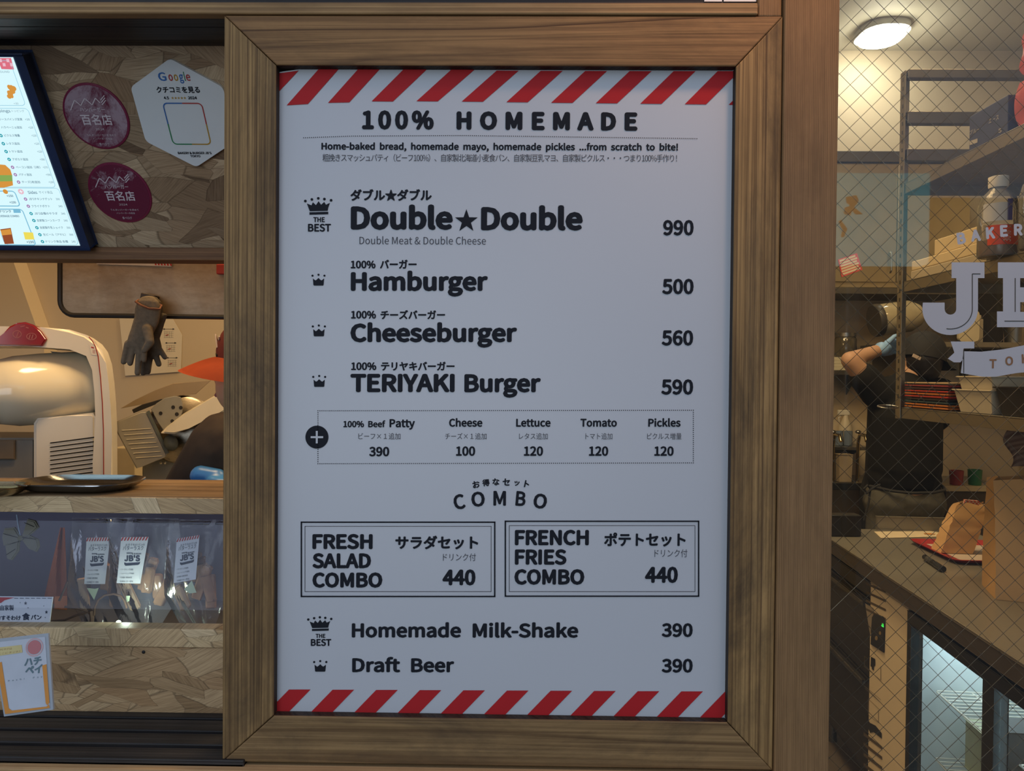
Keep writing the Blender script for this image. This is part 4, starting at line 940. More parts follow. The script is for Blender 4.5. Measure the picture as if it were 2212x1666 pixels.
for x, y, r in ((347, 893, 4), (374, 880, 4), (390.5, 881, 4), (382, 895, 4.2), (372, 910, 4), (348, 927, 2.5), (362, 925, 1.6), (330, 892, 1.8)): inkdisc(b, mplane(Ys - .0068), x, y, r, .0002)
obj('guard_holes', b, DK, gd, smooth='flat2d')
side('arm', [(347, 949), (362, 934), (400, 905), (470, 864), (500, 850), (520, 858), (520, 885), (460, 913), (412, 938), (378, 951)], M_ENAM, Ys - .045, Ys + .01, .005, par=sl)
b = BM(); ell(b, A(370, 974, Ys - .01), (.021, .018, .025), Euler((0, rad(-28), 0))); obj('knob', b, M_DGR, sl, True)
side('cover_sheet', [(246, 894), (282, 873), (330, 850), (376, 832), (470, 824), (432, 858), (392, 862), (345, 872), (300, 884)], M_BRN, Ys + .05, Ys + .065, .001, par=sl)
side('cover_dark_underside', [(276, 896), (300, 884), (348, 870), (362, 872), (330, 884), (280, 904)], DK, Ys + .01, Ys + .05, .001, par=sl)  # black slab put in as the cover sheet's dark underside
b = BM()
for x in (346, 356): ell(b, A(x, 1026, Ys + .03), (.004, .004, .004))
obj('machine_screw', b, steel('screw_steel', (.5, .45, .35), .3), sl, True)
# white slab of paper against the wall, behind the slicer
b = BM(); p0, p1 = at(243, 967, 1.66), at(292, 1100, 1.66); box(b, p0.x, p1.x, 1.66, 1.76, ZB + .0005, p0.z, .004); solid('cream_tub', b, plain('cream_tub', (.52, .43, .28), .5), 'plain cream tub between the drink machine and the slicer', 'tub')
# bench under the machines
bn = thing('steel_bench', (-.9, 1.2, 0), 'steel work bench carrying the drink machine and slicer', 'bench')
M_ST = steel('brushed_steel'); M_STD = steel('dull_steel', (.26, .25, .23), .4)
b = BM(); box(b, -2.3, -.30, .92, 1.85, ZB - .035, ZB, .004); obj('bench_top', b, M_ST, bn)
for x in (-2.26, -.34):
    for y in (.96, 1.81):
        b = BM(); tube(b, [(x, y, 0), (x, y, ZB - .035)], .02, 12); obj('leg', b, M_ST, bn, True)

# ================================================================ counter and display case
zc = at(250, 1073, .115).z; zc0 = at(250, 1107, .115).z; yb_ = atz(250, 1035, zc).y
M_CTOP = wood('worn_counter_top', (0.40, 0.25, 0.12), (0.15, 0.085, 0.04), 'X', lines=40, dist=4, dirt=.5, rough=.45, lw=(.04, .4))
ctr = thing('serving_counter', (-1.2, .22, zc0), 'wooden serving counter with strand board front edge', 'counter')
b = BM(); box(b, -2.4, HX1, .119, yb_, zc0, zc, .0015); obj('counter_top', b, M_CTOP, ctr)
b = BM(); box(b, -2.4, HX1, .113, .1188, zc0 - .001, zc - .001, .001); obj('front_edging', b, M_OSB_EDGE, ctr, label='strand board edging')
z1, z2, z3 = at(250, 1355, .118).z, at(250, 1394, .118).z, at(250, 1556, .118).z
b = BM(); box(b, -2.4, HX1, .112, .14, z2, z1, .001); structure('trim_11', b, M_OSB_EDGE, 'pale strand board strip below the display case', 'board')
b = BM(); box(b, -2.4, HX1, .114, .14, z3 - .03, z2 - .0008, .001); structure('trim_12', b, M_OSB_LOW, 'strand board panel below the display case', 'board')
b = BM(); ell(b, at(310, 1409, .1135), (.0026, .0012, .0026)); solid('screw_head', b, DK, 'dark screw head in the lower strand board panel', 'screw')
# case shell
M_CASE = plain('mauve_case_lining', (0.105, 0.10, 0.15), .6, var=.12, scale=5)
zfl = at(250, 1354, .285).z - .002
b = BM(); box(b, -2.4, HX1, .141, .46, zfl - .02, zfl); structure('trim_13', b, plain('dark_case_floor', (.05, .05, .06), .5), 'dark floor of the display case', 'case floor')
b = BM(); box(b, -2.4, HX1, .44, .46, zfl + .0005, zc0 - .001); structure('trim_14', b, M_CASE, 'mauve back of the display case', 'case back')
M_PANE = pane('clear_pane', (.95, .96, .98), 1.5, haze=.006)
pa, pb = Vector((0, .117, z1 + .0005)), Vector((0, .172, zc0 - .001)); nv = Vector((0, pb.z - pa.z, -(pb.y - pa.y))).normalized() * .002
b = BM(); prism(b, [(-2.35, pa.y, pa.z), (HX1 - .005, pa.y, pa.z), (HX1 - .005, pb.y, pb.z), (-2.35, pb.y, pb.z)], nv); structure('window_2', b, M_PANE, 'tilted clear front of the display case', 'glass front')
# trays
M_MIR = steel('polished_steel', (.42, .44, .48), .16)
def tray(cx, cy, wpx, d0, d1, mat, lab, gap=.004):
    c = atz(cx, cy, zc + .01); w = wpx * (c.y - CP.y) / F; ya, yb2 = atz(cx, d1, zc + .01).y, atz(cx, d0, zc + .01).y
    yc_, dd = (ya + yb2) / 2, yb2 - ya
    t_ = thing('serving_tray', (c.x, yc_, zc), lab, 'tray')
    b = BM(); rings = []
    for k, (s_, z) in enumerate(((.62, .0018), (.80, .0022), (.90, .006), (1.0, .013), (1.0, .0145), (.895, .0078), (.79, .0042), (.60, .0036))):
        pts = rrect(w * s_, dd * s_, min(w, dd) * s_ * .42, 6); rings.append([b.verts.new((c.x + x, yc_ + y, zc + z + gap * 0)) for x, y in pts])
    for R0, R1 in zip(rings, rings[1:]):
        for i in range(len(R0)): b.faces.new((R0[i], R0[(i + 1) % len(R0)], R1[(i + 1) % len(R0)], R1[i]))
    b.faces.new(rings[0][::-1]); b.faces.new(rings[-1]); obj('tray_body', b, mat, t_, True)
tray(176, 1043, 252, 1031, 1056, M_MIR, 'shallow polished steel tray on the counter')
tray(-38, 1056, 180, 1046, 1068, steel('brass_tray', (.42, .30, .16), .25), 'brass coloured tray at the cut-off end of the counter')

# --- rusk bags
M_FILM = film('clear_bag_film', (.62, .66, .80), .07); M_LAB = plain('white_label', (.66, .70, .76), .5, var=.02); M_RUSK = plain('toasted_rusk', (.30, .16, .08), .8, var=.4, scale=60, bstr=.6); M_GLINT = plain('pale_green_glint', (.50, .62, .45), .3)
M_LNAVY = plain('navy_print', (.02, .035, .07), .5); M_CRUMB = plain('pale_crumb', (.45, .31, .19), .85, var=.3, scale=70, bstr=.5)
def bag(x0, x1, y0, y1, Y, lb, lab, seed, tape):
    R2 = random.Random(seed); c = at((x0 + x1) / 2, y1, Y); bg_ = thing('rusk_bag', c, lab, 'bag of rusks', 'clear bags of rusks in the display case')
    pa_, pb_ = at(x0, y0, Y), at(x1, y1, Y); w, h = pb_.x - pa_.x, pa_.z - pb_.z
    def skin(s):
        def fn(u, v):
            pinch = (.55 + .45 * min(1, v / .28)) if v < .28 else 1
            bulge = .018 * sin(pi * min(1, v * 1.05)) * (sin(pi * u) ** .7 if 0 < u < 1 else 0)
            wr = .0022 * sin(23 * u + 7 * v + seed) * sin(9 * v + 3 * u + seed) * sin(pi * u)
            return Vector((pa_.x + w * (.5 + (u - .5) * pinch) + .004 * sin(5 * v + seed), Y + s * bulge + wr, pb_.z + h * v))
        return fn
    b = BM(); sheet(b, 26, 34, skin(-1)); sheet(b, 26, 34, skin(1)); bmesh.ops.remove_doubles(b, verts=b.verts, dist=.0003)
    obj('clear_film', b, M_FILM, bg_, True)
    for k in range(8):
        u, v = .20 + .60 * ((k * .37 + R2.random() * .2) % 1), .26 + .40 * ((k * .618 + R2.random() * .1) % 1); cx_ = Vector((pa_.x + w * u, Y + R2.uniform(-.004, .007), pb_.z + h * v)); an = R2.uniform(-.5, .5)
        L_ = R2.uniform(.020, .034); b = BM(); obox(b, cx_, Vector((cos(an), 0, sin(an))) * .0085, (0, .0045, 0), Vector((-sin(an), 0, cos(an))) * L_, .004, 3)
        for vv in b.verts: vv.co += Vector((R2.uniform(-1, 1), R2.uniform(-1, 1), R2.uniform(-1, 1))) * .0012
        obj('rusk', b, M_RUSK if k % 3 else M_CRUMB, bg_, True)
    LP = vplane(Y - .0195)
    (lx0, ly0), (lx1, ly1), (lx2, ly2), (lx3, ly3) = lb
    b = BM(); g_ = sheet(b, 1, 1, lambda u, v: LP.px(*(Vector(lb[3]).lerp(Vector(lb[2]), u)).lerp(Vector(lb[0]).lerp(Vector(lb[1]), u), v)))
    lo_ = obj('label', b, M_LAB, bg_)
    b = BM(); f_ = lambda u, v: tuple((Vector(lb[0]).lerp(Vector(lb[1]), u)).lerp(Vector(lb[3]).lerp(Vector(lb[2]), u), v))
    for k in range(9):
        u = k * .111; q = [f_(u, .075), f_(u + .055, .075), f_(min(1, u + .105), .0), f_(min(1, u + .05), .0)]
        inkpoly(b, LP, q, .0006, 1)
    def wr(tx, u0, u1, v, hpx, **kw): (xa, ya), (xb, yb2) = f_(u0, v), f_(u1, v); write(b, LP, tx, xa, xb, ya, hpx, off=.0006, base1=yb2, **kw)
    wr('おすそわけパンの', .20, .92, .19, 5, cjk=True, bold=0); wr('バターラスク', .12, .90, .285, 9.5, cjk=True, bold=0)
    wr('BAKERY', .28, .52, .36, 2.6); wr('& BURGER', .48, .84, .375, 2.6)
    wr("JB'S", .22, .84, .52, 12.5, bold=.02)
    q = [f_(.28, .565), f_(.80, .545), f_(.80, .60), f_(.28, .62)]; inkpoly(b, LP, q, .0006, 0); inkpoly(b, LP, [f_(.22, .55), f_(.30, .56), f_(.30, .61), f_(.24, .60)], .0005, 0); inkpoly(b, LP, [f_(.78, .55), f_(.85, .53), f_(.84, .58), f_(.78, .60)], .0005, 0)
    for k, tx in enumerate(('マーガリン不使用', 'ショートニング不使用', '北海道小麦粉使用', '北海道バター使用')): wr('・' + tx, .10, .62 + .06 * (k % 2), .72 + .085 * k, 3.6, cjk=True, bold=0)
    obj('label_print', b, [M_LNAVY, M_RED], lo_, smooth='flat2d')
    if tape:
        b = BM(); poly(b, [LP.px(x, y, .001) for x, y in tape]); obj('bag_glint', b, M_GLINT, bg_)  # pale green patch painted as a glint in the bag
bag(150, 285, 1118, 1352, .285, ((187, 1162), (238, 1161), (227, 1262), (182, 1262)), 'clear rusk bag behind the middle bag, its label half covered', 3, ((188, 1270), (206, 1272), (214, 1270), (204, 1296)))
bag(232, 388, 1118, 1352, .240, ((262, 1161), (321, 1160), (303, 1261), (252, 1260)), 'clear rusk bag with label facing out, in the middle of the case', 5, ((273, 1287), (282, 1287), (280, 1298), (272, 1303)))
bag(360, 492, 1122, 1354, .196, ((382, 1164), (431, 1156), (423, 1252), (375, 1260)), 'clear rusk bag with tilted label next to the frame', 9, ((398, 1273), (415, 1254), (425, 1280), (410, 1282)))
# --- other things in the case
M_OLIVE = plain('olive_cloth', (.17, .165, .13), .7, var=.2, scale=50)
bow = thing('bow_ornament', at(42, 1168, .16), 'grey green bow ornament with black bands hanging in the case', 'ornament')
BPn = vplane(.160)
for pts in (((45, 1163), (30, 1140), (8, 1142), (3, 1160), (6, 1180), (40, 1172)), ((45, 1163), (58, 1122), (74, 1126), (82, 1140), (62, 1158)), ((45, 1166), (62, 1158), (80, 1166), (83, 1182), (77, 1193), (60, 1186)), ((40, 1168), (10, 1180), (14, 1208), (24, 1211), (38, 1192))):
    b = BM(); prism(b, [BPn.px(*q) for q in pts], (0, .006, 0)); bmesh.ops.bevel(b, geom=[e for e in b.edges if abs(e.verts[0].co.y - e.verts[1].co.y) < 1e-6], offset=.0016, segments=2, affect='EDGES', clamp_overlap=True); obj('bow_loop', b, M_OLIVE, bow)
b = BM()
for a in ((8, 1153, 42, 1162), (48, 1161, 78, 1165), (53, 1129, 74, 1138), (14, 1199, 34, 1186)): inkline(b, BPn, *a, 1.5, .0008)
obj('black_band', b, DK, bow, smooth='flat2d')
b = BM(); tube(b, [at(44, 1163, .158), at(44, 1163, .168)], .004, 10); obj('bow_knot', b, M_OLIVE, bow, True)
b = BM(); tube(b, [at(44, 1158, .163), at(40, 1140, .163), at(36, 1112, .163)], .0008, 6); obj('hanging_cord', b, plain('pale_blue_cord', (.35, .45, .6), .5), bow)
M_ORC = plain('orange_sheet', (.42, .12, .045), .8, var=.25, scale=18)
b = BM()
def orf(u, v):
    xl = 92 + (130 - 92) * v; xr = 146 - 6 * v; x = xl + (xr - xl) * u; y = 1305 - 165 * v
    return at(x, y, .40 + .006 * sin(9 * u + 4 * v))
sheet(b, 10, 14, orf); solid('orange_sheet', b, M_ORC, 'orange sheet hanging at the back of the case', 'cloth', smooth=True)  # plain orange strip with a slight ripple
b = BM(); prism(b, [at(x, y, .24) for x, y in ((118, 1289), (144, 1288), (144, 1318), (117, 1316))], (0, .0012, 0)); solid('orange_tag', b, plain('orange_paper', (.62, .20, .06), .6), 'small orange paper tag beside the handwritten card', 'tag')
tw = thing('wire_stand', at(197, 1353, .23), 'brown twisted wire stand in the display case', 'stand')
M_TWIG = plain('brown_wire', (.085, .05, .035), .7, var=.3)
for nm, path in (('wire_arch', [(203, 1330), (205, 1312), (212, 1296), (226, 1286), (246, 1283), (262, 1288), (270, 1300), (274, 1314)]), ('wire_arm', [(140, 1311), (170, 1315), (190, 1322), (200, 1332)]), ('wire_arm', [(112, 1342), (140, 1340), (164, 1330), (186, 1324)]), ('wire_stem', [(197, 1320), (199, 1336), (197, 1353)]), ('wire_hook', [(128, 1298), (138, 1276), (146, 1256)])):
    b = BM(); tube(b, [at(x, y, .205) for x, y in path], .0018 if nm != 'wire_stem' else .0035, 8); obj(nm, b, M_TWIG, tw, True)
b = BM(); p = at(256, 1345, .1465); tl_ = thing('case_lamp', (p.x, p.y, zfl), 'tiny bright lamp at the foot of the middle bag', 'lamp')
ell(b, p, (.0034, .0034, .0032)); obj('lamp_bulb', b, emis('lamp_white', (.85, 1.0, .75), 14), tl_, True); light('case_lamp_light', 'POINT', p + Vector((0, .022, .006)), .22, (.85, 1.0, .78), .006)
b = BM(); tube(b, [(p.x, p.y, zfl + .0005), (p.x, p.y, p.z - .0025)], .0045, 12); obj('lamp_holder', b, DK, tl_, True)
# handwritten card
HPn = vplane(.135)
card = thing('handwritten_card', HPn.px(40, 1352), 'white handwritten bread card with stars at the foot of the case', 'card')
b = BM(); prism(b, [HPn.px(x, y) for x, y in ((-60, 1288), (114, 1290), (106, 1353), (-60, 1355))], (0, .0015, 0)); obj('card_sheet', b, M_LAB, card)
b = BM(); inkpoly(b, HPn, [(-20, 1290), (32, 1291), (10, 1297), (2, 1303), (-20, 1299)], .0005, 1)
for k in range(7): inkline(b, HPn, 31 + 12 * k, 1292.3, 40 + 12 * k, 1292.6, 1.3, .0005, 0)
write(b, HPn, '自家製', 1, 30, 1319, 12, off=.0005, cjk=True, bold=.006); write(b, HPn, 'おすそわけ', -8, 45, 1340, 10, off=.0005, cjk=True, bold=.012); write(b, HPn, '食', 48, 65, 1340, 16, off=.0005, cjk=True, bold=.012); write(b, HPn, 'パン', 67, 90, 1339, 11, off=.0005, cjk=True, bold=.012)
write(b, HPn, '★', 52, 59, 1307, 8, off=.0005, cjk=True, bold=0); write(b, HPn, '★', 97, 104, 1326, 8, off=.0005, cjk=True, bold=0)
for x, y in ((44, 1302), (61, 1313), (95, 1309), (98, 1334)): inkdisc(b, HPn, x, y, .9, .0005)
obj('card_print', b, [M_LNAVY, M_RED], card, smooth='flat2d')

# ================================================================ payment card on the sill
KP = Plane((0, .035, 1.44), (1, 0, 0), (0, .16, 1))
pay = thing('payment_card', KP.px(60, 1545), 'orange bordered payment card in a clear stand on the sill', 'payment card')
cor = [(-14, 1383), (103, 1370), (114, 1533), (13, 1547)]
def KQ(u, v): return tuple((Vector(cor[0]).lerp(Vector(cor[1]), u)).lerp(Vector(cor[3]).lerp(Vector(cor[2]), u), v))
b = BM(); prism(b, [KP.px(*KQ(u, v), -.001) for u, v in ((-.02, 1.0), (1.03, 1.0), (1.03, -.01), (-.02, -.01))], KP.N * .003); obj('clear_stand', b, plain('acrylic', (.36, .40, .44), .12, spec=.6), pay)
b = BM(); poly(b, [KP.px(*KQ(*q), .0024) for q in ((0.02, .97), (.97, .97), (.97, .03), (.02, .03))]); cs = obj('card_face', b, plain('card_white', (.46, .50, .56), .45), pay, smooth='flat2d')
b = BM()
inkpoly(b, KP, [KQ(.02, .30), KQ(.115, .29), KQ(.115, .90), KQ(.17, .935), KQ(.90, .945), KQ(.955, .92), KQ(.97, .97), KQ(.02, .97)], .0028, 0)
inkpoly(b, KP, [KQ(.88, .40), KQ(.965, .39), KQ(.97, .90), KQ(.92, .93), KQ(.89, .90)], .0028, 0)
inkpoly(b, KP, [KQ(.04, .10), KQ(.53, .10), KQ(.53, .20), KQ(.04, .21)], .0028, 1)
cx_, cy_ = KQ(.76, .15); u_, v_ = KP.uv(cx_, cy_); r_ = .0115
for k in range(32):
    a0, a1 = 2 * pi * k / 32, 2 * pi * (k + 1) / 32
    poly(b, [KP.pt(u_ + r_ * f * cos(a), v_ + r_ * f * sin(a), .0028) for a, f in ((a0, 1), (a1, 1), (a1, .88), (a0, .88))], 2)
poly(b, [KP.pt(u_ + r_ * .78 * cos(2 * pi * k / 24), v_ + r_ * .78 * sin(2 * pi * k / 24), .0028) for k in range(24)], 3)
obj('card_colours', b, [plain('card_orange', (.58, .24, .04), .45), plain('card_yellow', (.55, .47, .22), .5), plain('card_pale_ring', (.55, .35, .36), .5), plain('card_rose', (.45, .16, .17), .5)], cs, smooth='flat2d')
b = BM()
def kw(tx, u0, u1, v, h, **k): (xa, ya), (xb, yb2) = KQ(u0, v), KQ(u1, v); write(b, KP, tx, xa, xb, ya, h, off=.003, base1=yb2, **k)
kw('NFCタグは', .08, .34, .145, 4.6, cjk=True, bold=0, mi=1); kw('ここにタッチ！', .08, .48, .195, 4.6, cjk=True, bold=0, mi=1)
kw('ハチ', .53, .86, .385, 18, cjk=True, bold=.014); kw('ペイ', .53, .86, .495, 19, cjk=True, bold=.014); kw('Hachi  Pay', .18, .86, .555, 3.4, track=1.6, bold=0)
obj('card_lettering', b, [plain('teal_grey_print', (.10, .17, .20), .5), plain('brown_print', (.35, .22, .08), .5)], cs, smooth='flat2d')

# ================================================================ person in the orange cap (mostly behind the board)
Yq = .72
SKIN = plain('warm_skin', (.50, .29, .18), .55, var=.08, sss=.05); HAIR = plain('black_hair', (.012, .009, .008), .5); BLK = plain('black_cotton', (.016, .015, .016), .85, var=.3, scale=60); NIT = plain('blue_nitrile', (.055, .22, .52), .35, var=.06)
B_ = lambda x, y, dy=0.0: at(x, y, Yq + dy)
hd = B_(566, 796); sh = B_(540, 935); fl = lambda x, y: Vector((x, y, 0.0))
pr = thing('person', (hd.x, Yq, 0), 'person in an orange cap and black shirt bending over the slicer', 'person')
b = BM()
ell(b, hd, (.094, .076, .112)); ell(b, hd + Vector((-.055, 0, -.045)), (.05, .052, .06)); ell(b, hd + Vector((-.098, 0, -.02)), (.016, .013, .02)); ell(b, hd + Vector((.0, -.075, -.005)), (.02, .012, .03)); ell(b, hd + Vector((.0, .075, -.005)), (.02, .012, .03))
neck = hd + Vector((.05, 0, -.10)); chest = hd + Vector((.10, 0, -.34)); hip = Vector((hd.x + .10, Yq, .92))
limb(b, [hd + Vector((.02, 0, -.05)), neck + Vector((.02, 0, -.05))], [.055, .058])
limb(b, [neck + Vector((.03, 0, -.10)), chest, hip], [.10, .145, .135], 18)
for s in (-1, 1):
    limb(b, [neck + Vector((.03, s * .09, -.08)), neck + Vector((.03, s * .17, -.10))], [.07, .062])
    limb(b, [hip + Vector((0, s * .075, -.02)), Vector((hip.x - .02, Yq + s * .09, .50)), Vector((hip.x + .02, Yq + s * .09, .07))], [.09, .06, .042])
    limb(b, [Vector((hip.x + .02, Yq + s * .09, .05)), Vector((hip.x - .14, Yq + s * .10, .04))], [.042, .035])
elb = B_(418, 1085, -.12); wr_ = B_(458, 1052, -.20); sho = B_(492, 968, -.13)
limb(b, [sho, elb], [.058, .046]); limb(b, [elb, wr_], [.042, .030])
elb2 = Vector((hd.x - .08, Yq + .2, sho.z - .26)); limb(b, [neck + Vector((.03, .17, -.10)), elb2], [.06, .045]); wr2 = elb2 + Vector((-.18, -.02, .0)); limb(b, [elb2, wr2], [.042, .03])
obj('body', flesh(b, .007, 5), SKIN, pr, True)
for s in (-1, 1):
    b = BM(); ell(b, hd + Vector((-.084, s * .032, .010)), (.009, .014, .008)); ey = obj('eye', b, plain('eye_white', (.7, .68, .64), .3), pr, True)
    b = BM(); ell(b, hd + Vector((-.0915, s * .032, .010)), (.003, .006, .006)); obj('iris', b, plain('dark_iris', (.02, .012, .008), .2), ey, True)
    b = BM(); tube(b, [hd + Vector((-.090, s * .016, .027)), hd + Vector((-.091, s * .032, .032)), hd + Vector((-.083, s * .050, .027))], .003, 6); obj('eyebrow', b, HAIR, pr, True)
b = BM(); tube(b, [hd + Vector((-.096, -.022, -.062)), hd + Vector((-.104, 0, -.060)), hd + Vector((-.096, .022, -.062))], .0045, 8); obj('mouth', b, plain('lip_red', (.30, .10, .08), .5), pr, True)
def hand(p, d, up, mat, parent, name='gloved_hand', s=1.0, curl=.4):
    """palm, four unequal bent fingers, thumb off the side"""
    d, up = Vector(d).normalized(), Vector(up).normalized(); w = d.cross(up).normalized(); up = w.cross(d)
    b = BM()
    for k in range(5):
        f = (k - 2) / 2; limb(b, [p + w * (f * .030 * s), p + d * .085 * s + w * (f * .034 * s)], [.016 * s, .015 * s], 10)
    for f, l in ((-.95, .062), (-.32, .074), (.32, .070), (.95, .055)):
        q0 = p + d * .085 * s + w * (f * .034 * s); q1 = q0 + (d * cos(curl) - up * sin(curl)) * l * .45 * s; q2 = q1 + (d * cos(curl * 2) - up * sin(curl * 2)) * l * .32 * s; q3 = q2 + (d * cos(curl * 3) - up * sin(curl * 3)) * l * .26 * s
        limb(b, [q0, q1, q2, q3], [.0105 * s, .0098 * s, .009 * s, .0078 * s], 10, 3)
    q0 = p + d * .02 * s + w * .036 * s; q1 = q0 + (w * .8 + d * .6 - up * .3).normalized() * .04 * s; q2 = q1 + (w * .3 + d * .9 - up * .4).normalized() * .032 * s
    limb(b, [q0, q1, q2], [.015 * s, .012 * s, .0095 * s], 10, 3)
    limb(b, [p - d * .05 * s, p], [.030 * s, .027 * s], 12)
    return obj(name, flesh(b, .0035, 3), mat, parent, True)
hand(B_(470, 1033, -.21), (1, -.10, -.10), (0, -.2, 1), NIT, pr, s=.72)
hand(wr2, (-1, -.1, -.2), (0, 0, 1), NIT, pr)
# shirt with sleeves, apron, cap, hair
b = BM(); limb(b, [neck + Vector((.03, 0, -.09)), chest, hip + Vector((0, 0, -.05))], [.112, .160, .150], 18)
for s, e_ in ((-1, elb), (1, elb2)):
    so = sho if s < 0 else neck + Vector((.03, s * .17, -.10)); limb(b, [neck + Vector((.03, s * .08, -.075)), so], [.085, .080]); limb(b, [so, so.lerp(e_, .92)], [.080, .074])
obj('shirt', flesh(b, .008, 5), plain('brown_black_shirt', (.05, .032, .02), .9, var=.3, scale=50), pr, True)
b = BM(); limb(b, [chest + Vector((-.03, -.01, .02)), hip + Vector((-.02, -.01, -.05))], [.162, .160], 18); limb(b, [hip, Vector((hip.x, Yq, .55))], [.165, .18], 18)
ap = obj('apron', flesh(b, .009, 5), BLK, pr, True)
b = BM(); tube(b, [B_(446, 1010, -.175), B_(452, 972, -.180), B_(490, 972, -.185)], .0011, 6); tube(b, [B_(449, 998, -.178), B_(490, 998, -.185)], .0011, 6); obj('apron_stitching', b, plain('white_thread', (.6, .58, .55), .7), pr)
b = BM(); limb(b, [Vector((hip.x, Yq - .08, .92)), Vector((hip.x, Yq - .09, .5)), Vector((hip.x + .02, Yq - .09, .09))], [.10, .075, .06]); limb(b, [Vector((hip.x, Yq + .08, .92)), Vector((hip.x, Yq + .09, .5)), Vector((hip.x + .02, Yq + .09, .09))], [.10, .075, .06])
obj('trousers', flesh(b, .009, 4), plain('dark_trousers', (.03, .03, .035), .85), pr, True)
b = BM(); ell(b, hd + Vector((.022, 0, -.012)), (.090, .082, .118)); ell(b, hd + Vector((-.006, -.050, -.050)), (.036, .036, .066)); obj('hair', flesh(b, .006, 3), HAIR, pr, True)
b = BM(); lathe(b, hd + Vector((.004, 0, .020)), [(.104, .0)] + [(.104 * cos(k * pi / 16), .105 * sin(k * pi / 16)) for k in range(1, 9)], (-.12, 0, 1), 36, sx=1.0, sy=.86)
cap_ = obj('cap_crown', b, plain('maroon_cap', (.13, .018, .015), .8, var=.15, scale=60), pr, True)
b = BM()
def brim(u, v):
    a = (u - .5) * 2 * rad(98); ca = max(0, cos(a)); r = .100 + v * (.048 + .034 * ca)
    p_ = hd + Vector((0, 0, .026)) + Vector((-cos(a) * r, sin(a) * r * .88, -v ** 1.3 * (.030 + .018 * sin(a) ** 2) - .012 * (1 - ca)))
    return p_
sheet(b, 26, 10, brim); bmesh.ops.solidify(b, geom=b.faces[:], thickness=.003); obj('cap_brim', b, plain('orange_cotton', (.62, .11, .035), .8, var=.08, scale=40), cap_, True, label='orange brim')
b = BM(); tube(b, [hd + Vector((-.085, -.045, .045)), hd + Vector((-.095, -.03, .075)), hd + Vector((-.088, -.025, .05)), hd + Vector((-.078, -.05, .07))], .0018, 6); obj('cap_badge', b, plain('pale_thread', (.5, .4, .35), .7), cap_)
b = BM(); lathe(b, hd + Vector((.004, 0, .022)), [(.1055 * cos(k * pi / 16), .1065 * sin(k * pi / 16)) for k in range(4, 9)], (-.12, 0, 1), 36, sx=1.0, sy=.86); obj('cap_top', b, MATS['orange_cotton'], cap_, True, label='orange top panel')
# ================================================================ wired glass window
Yw = 0.022
M_WIN = pane('window_glass', (.94, .95, .93), 1.5, haze=.005, hazecol=(.75, .78, .68))
WX0, WX1, WZ0, WZ1 = PX1 - .004, 1.9, .25, 2.7
b = BM(); box(b, WX0, WX1, Yw, Yw + .006, WZ0, WZ1)
win = structure('window_1', b, M_WIN, 'wired safety glass window into the kitchen', 'window')
M_WIRE = plain('wire_steel', (.13, .115, .085), .30, metal=.75, var=.1)
b = BM(); st = .0286; r_ = .00036
def wline(c, sg):
    # z = sg * x + c, kept inside the pane
    pts = []
    x0, x1 = WX0, WX1
    za, zb = sg * x0 + c, sg * x1 + c
    def cl(z): return (z - c) / sg
    xs = sorted([x0, x1] + [cl(WZ0), cl(WZ1)])
    xa, xb = max(x0, min(cl(WZ0), cl(WZ1))), min(x1, max(cl(WZ0), cl(WZ1)))
    if xb - xa > .004: tube(b, [(xa, Yw + .0035, sg * xa + c), (xb, Yw + .0035, sg * xb + c)], r_, 5, caps=False)
zr, zl = at(1833, 60, Yw), at(1833, 80, Yw)
c0p = at(1819.5, 154, Yw).z - at(1819.5, 154, Yw).x; c0m = at(1818, 16, Yw).z + at(1818, 16, Yw).x
for k in range(-140, 140):
    wline(c0p + k * st, 1.0); wline(c0m + k * st, -1.0)
obj('wire_mesh', b, M_WIRE, win)
GP = vplane(Yw); M_DECAL = plain('pale_grey_decal', (.41, .405, .42), .5, var=.02)
M_SLIT = plain('decal_cut_line', (.05, .045, .035), .6)
def arc(cx, cy, rx, ry, a0, a1, n=14): return [(cx + rx * cos(rad(a0 + (a1 - a0) * k / n)), cy - ry * sin(rad(a0 + (a1 - a0) * k / n))) for k in range(n + 1)]
def decal(name, polys, lines=()):
    b = BM()
    for p in polys: inkpoly(b, GP, [q for i, q in enumerate(p) if abs(q[0] - p[i - 1][0]) + abs(q[1] - p[i - 1][1]) > .4], .0006)
    for l in lines:
        for (xa, ya), (xb, yb2) in zip(l, l[1:]): inkline(b, GP, xa, ya, xb, yb2, 1.9, .0009, 1)
    return obj(name, b, [M_DECAL, M_SLIT], win, smooth='flat2d')
decal('window_letter', [[(2055, 567), (2126, 567), (2126, 601), (2112, 601), (2112, 668)] + arc(2052, 668, 60, 56, 0, -180, 26) + [(1993, 654), (2040, 654), (2040, 668)] + arc(2052.5, 668, 12.5, 12, 180, 360, 10) + [(2065, 601), (2055, 601)]],
      [[(2117, 592), (2099.5, 592), (2099.5, 668)] + arc(2052, 668, 47.5, 43, 0, -100, 16)[1:]])
decal('window_letter', [[(2155, 567), (2262, 567), (2262, 601), (2203, 601), (2203, 621), (2290, 621), (2290, 653), (2203, 653), (2203, 674), (2262, 674), (2262, 707), (2153, 707), (2153, 673), (2166, 673), (2166, 601), (2155, 601)], [(2262, 567)] + arc(2262, 602, 36, 35, 90, -90) + [(2262, 601)], [(2262, 621)] + arc(2262, 664, 42, 43, 90, -90) + [(2262, 674), (2285, 664), (2280, 653), (2262, 653)]],
      [[(2192, 601), (2192, 674)], [(2169, 694), (2262, 694)]])
b = BM(); inkpoly(b, GP, [(2334, 567), (2362, 567), (2354, 604), (2342, 604)], .0006); obj('window_letter', b, M_DECAL, win, smooth='flat2d')
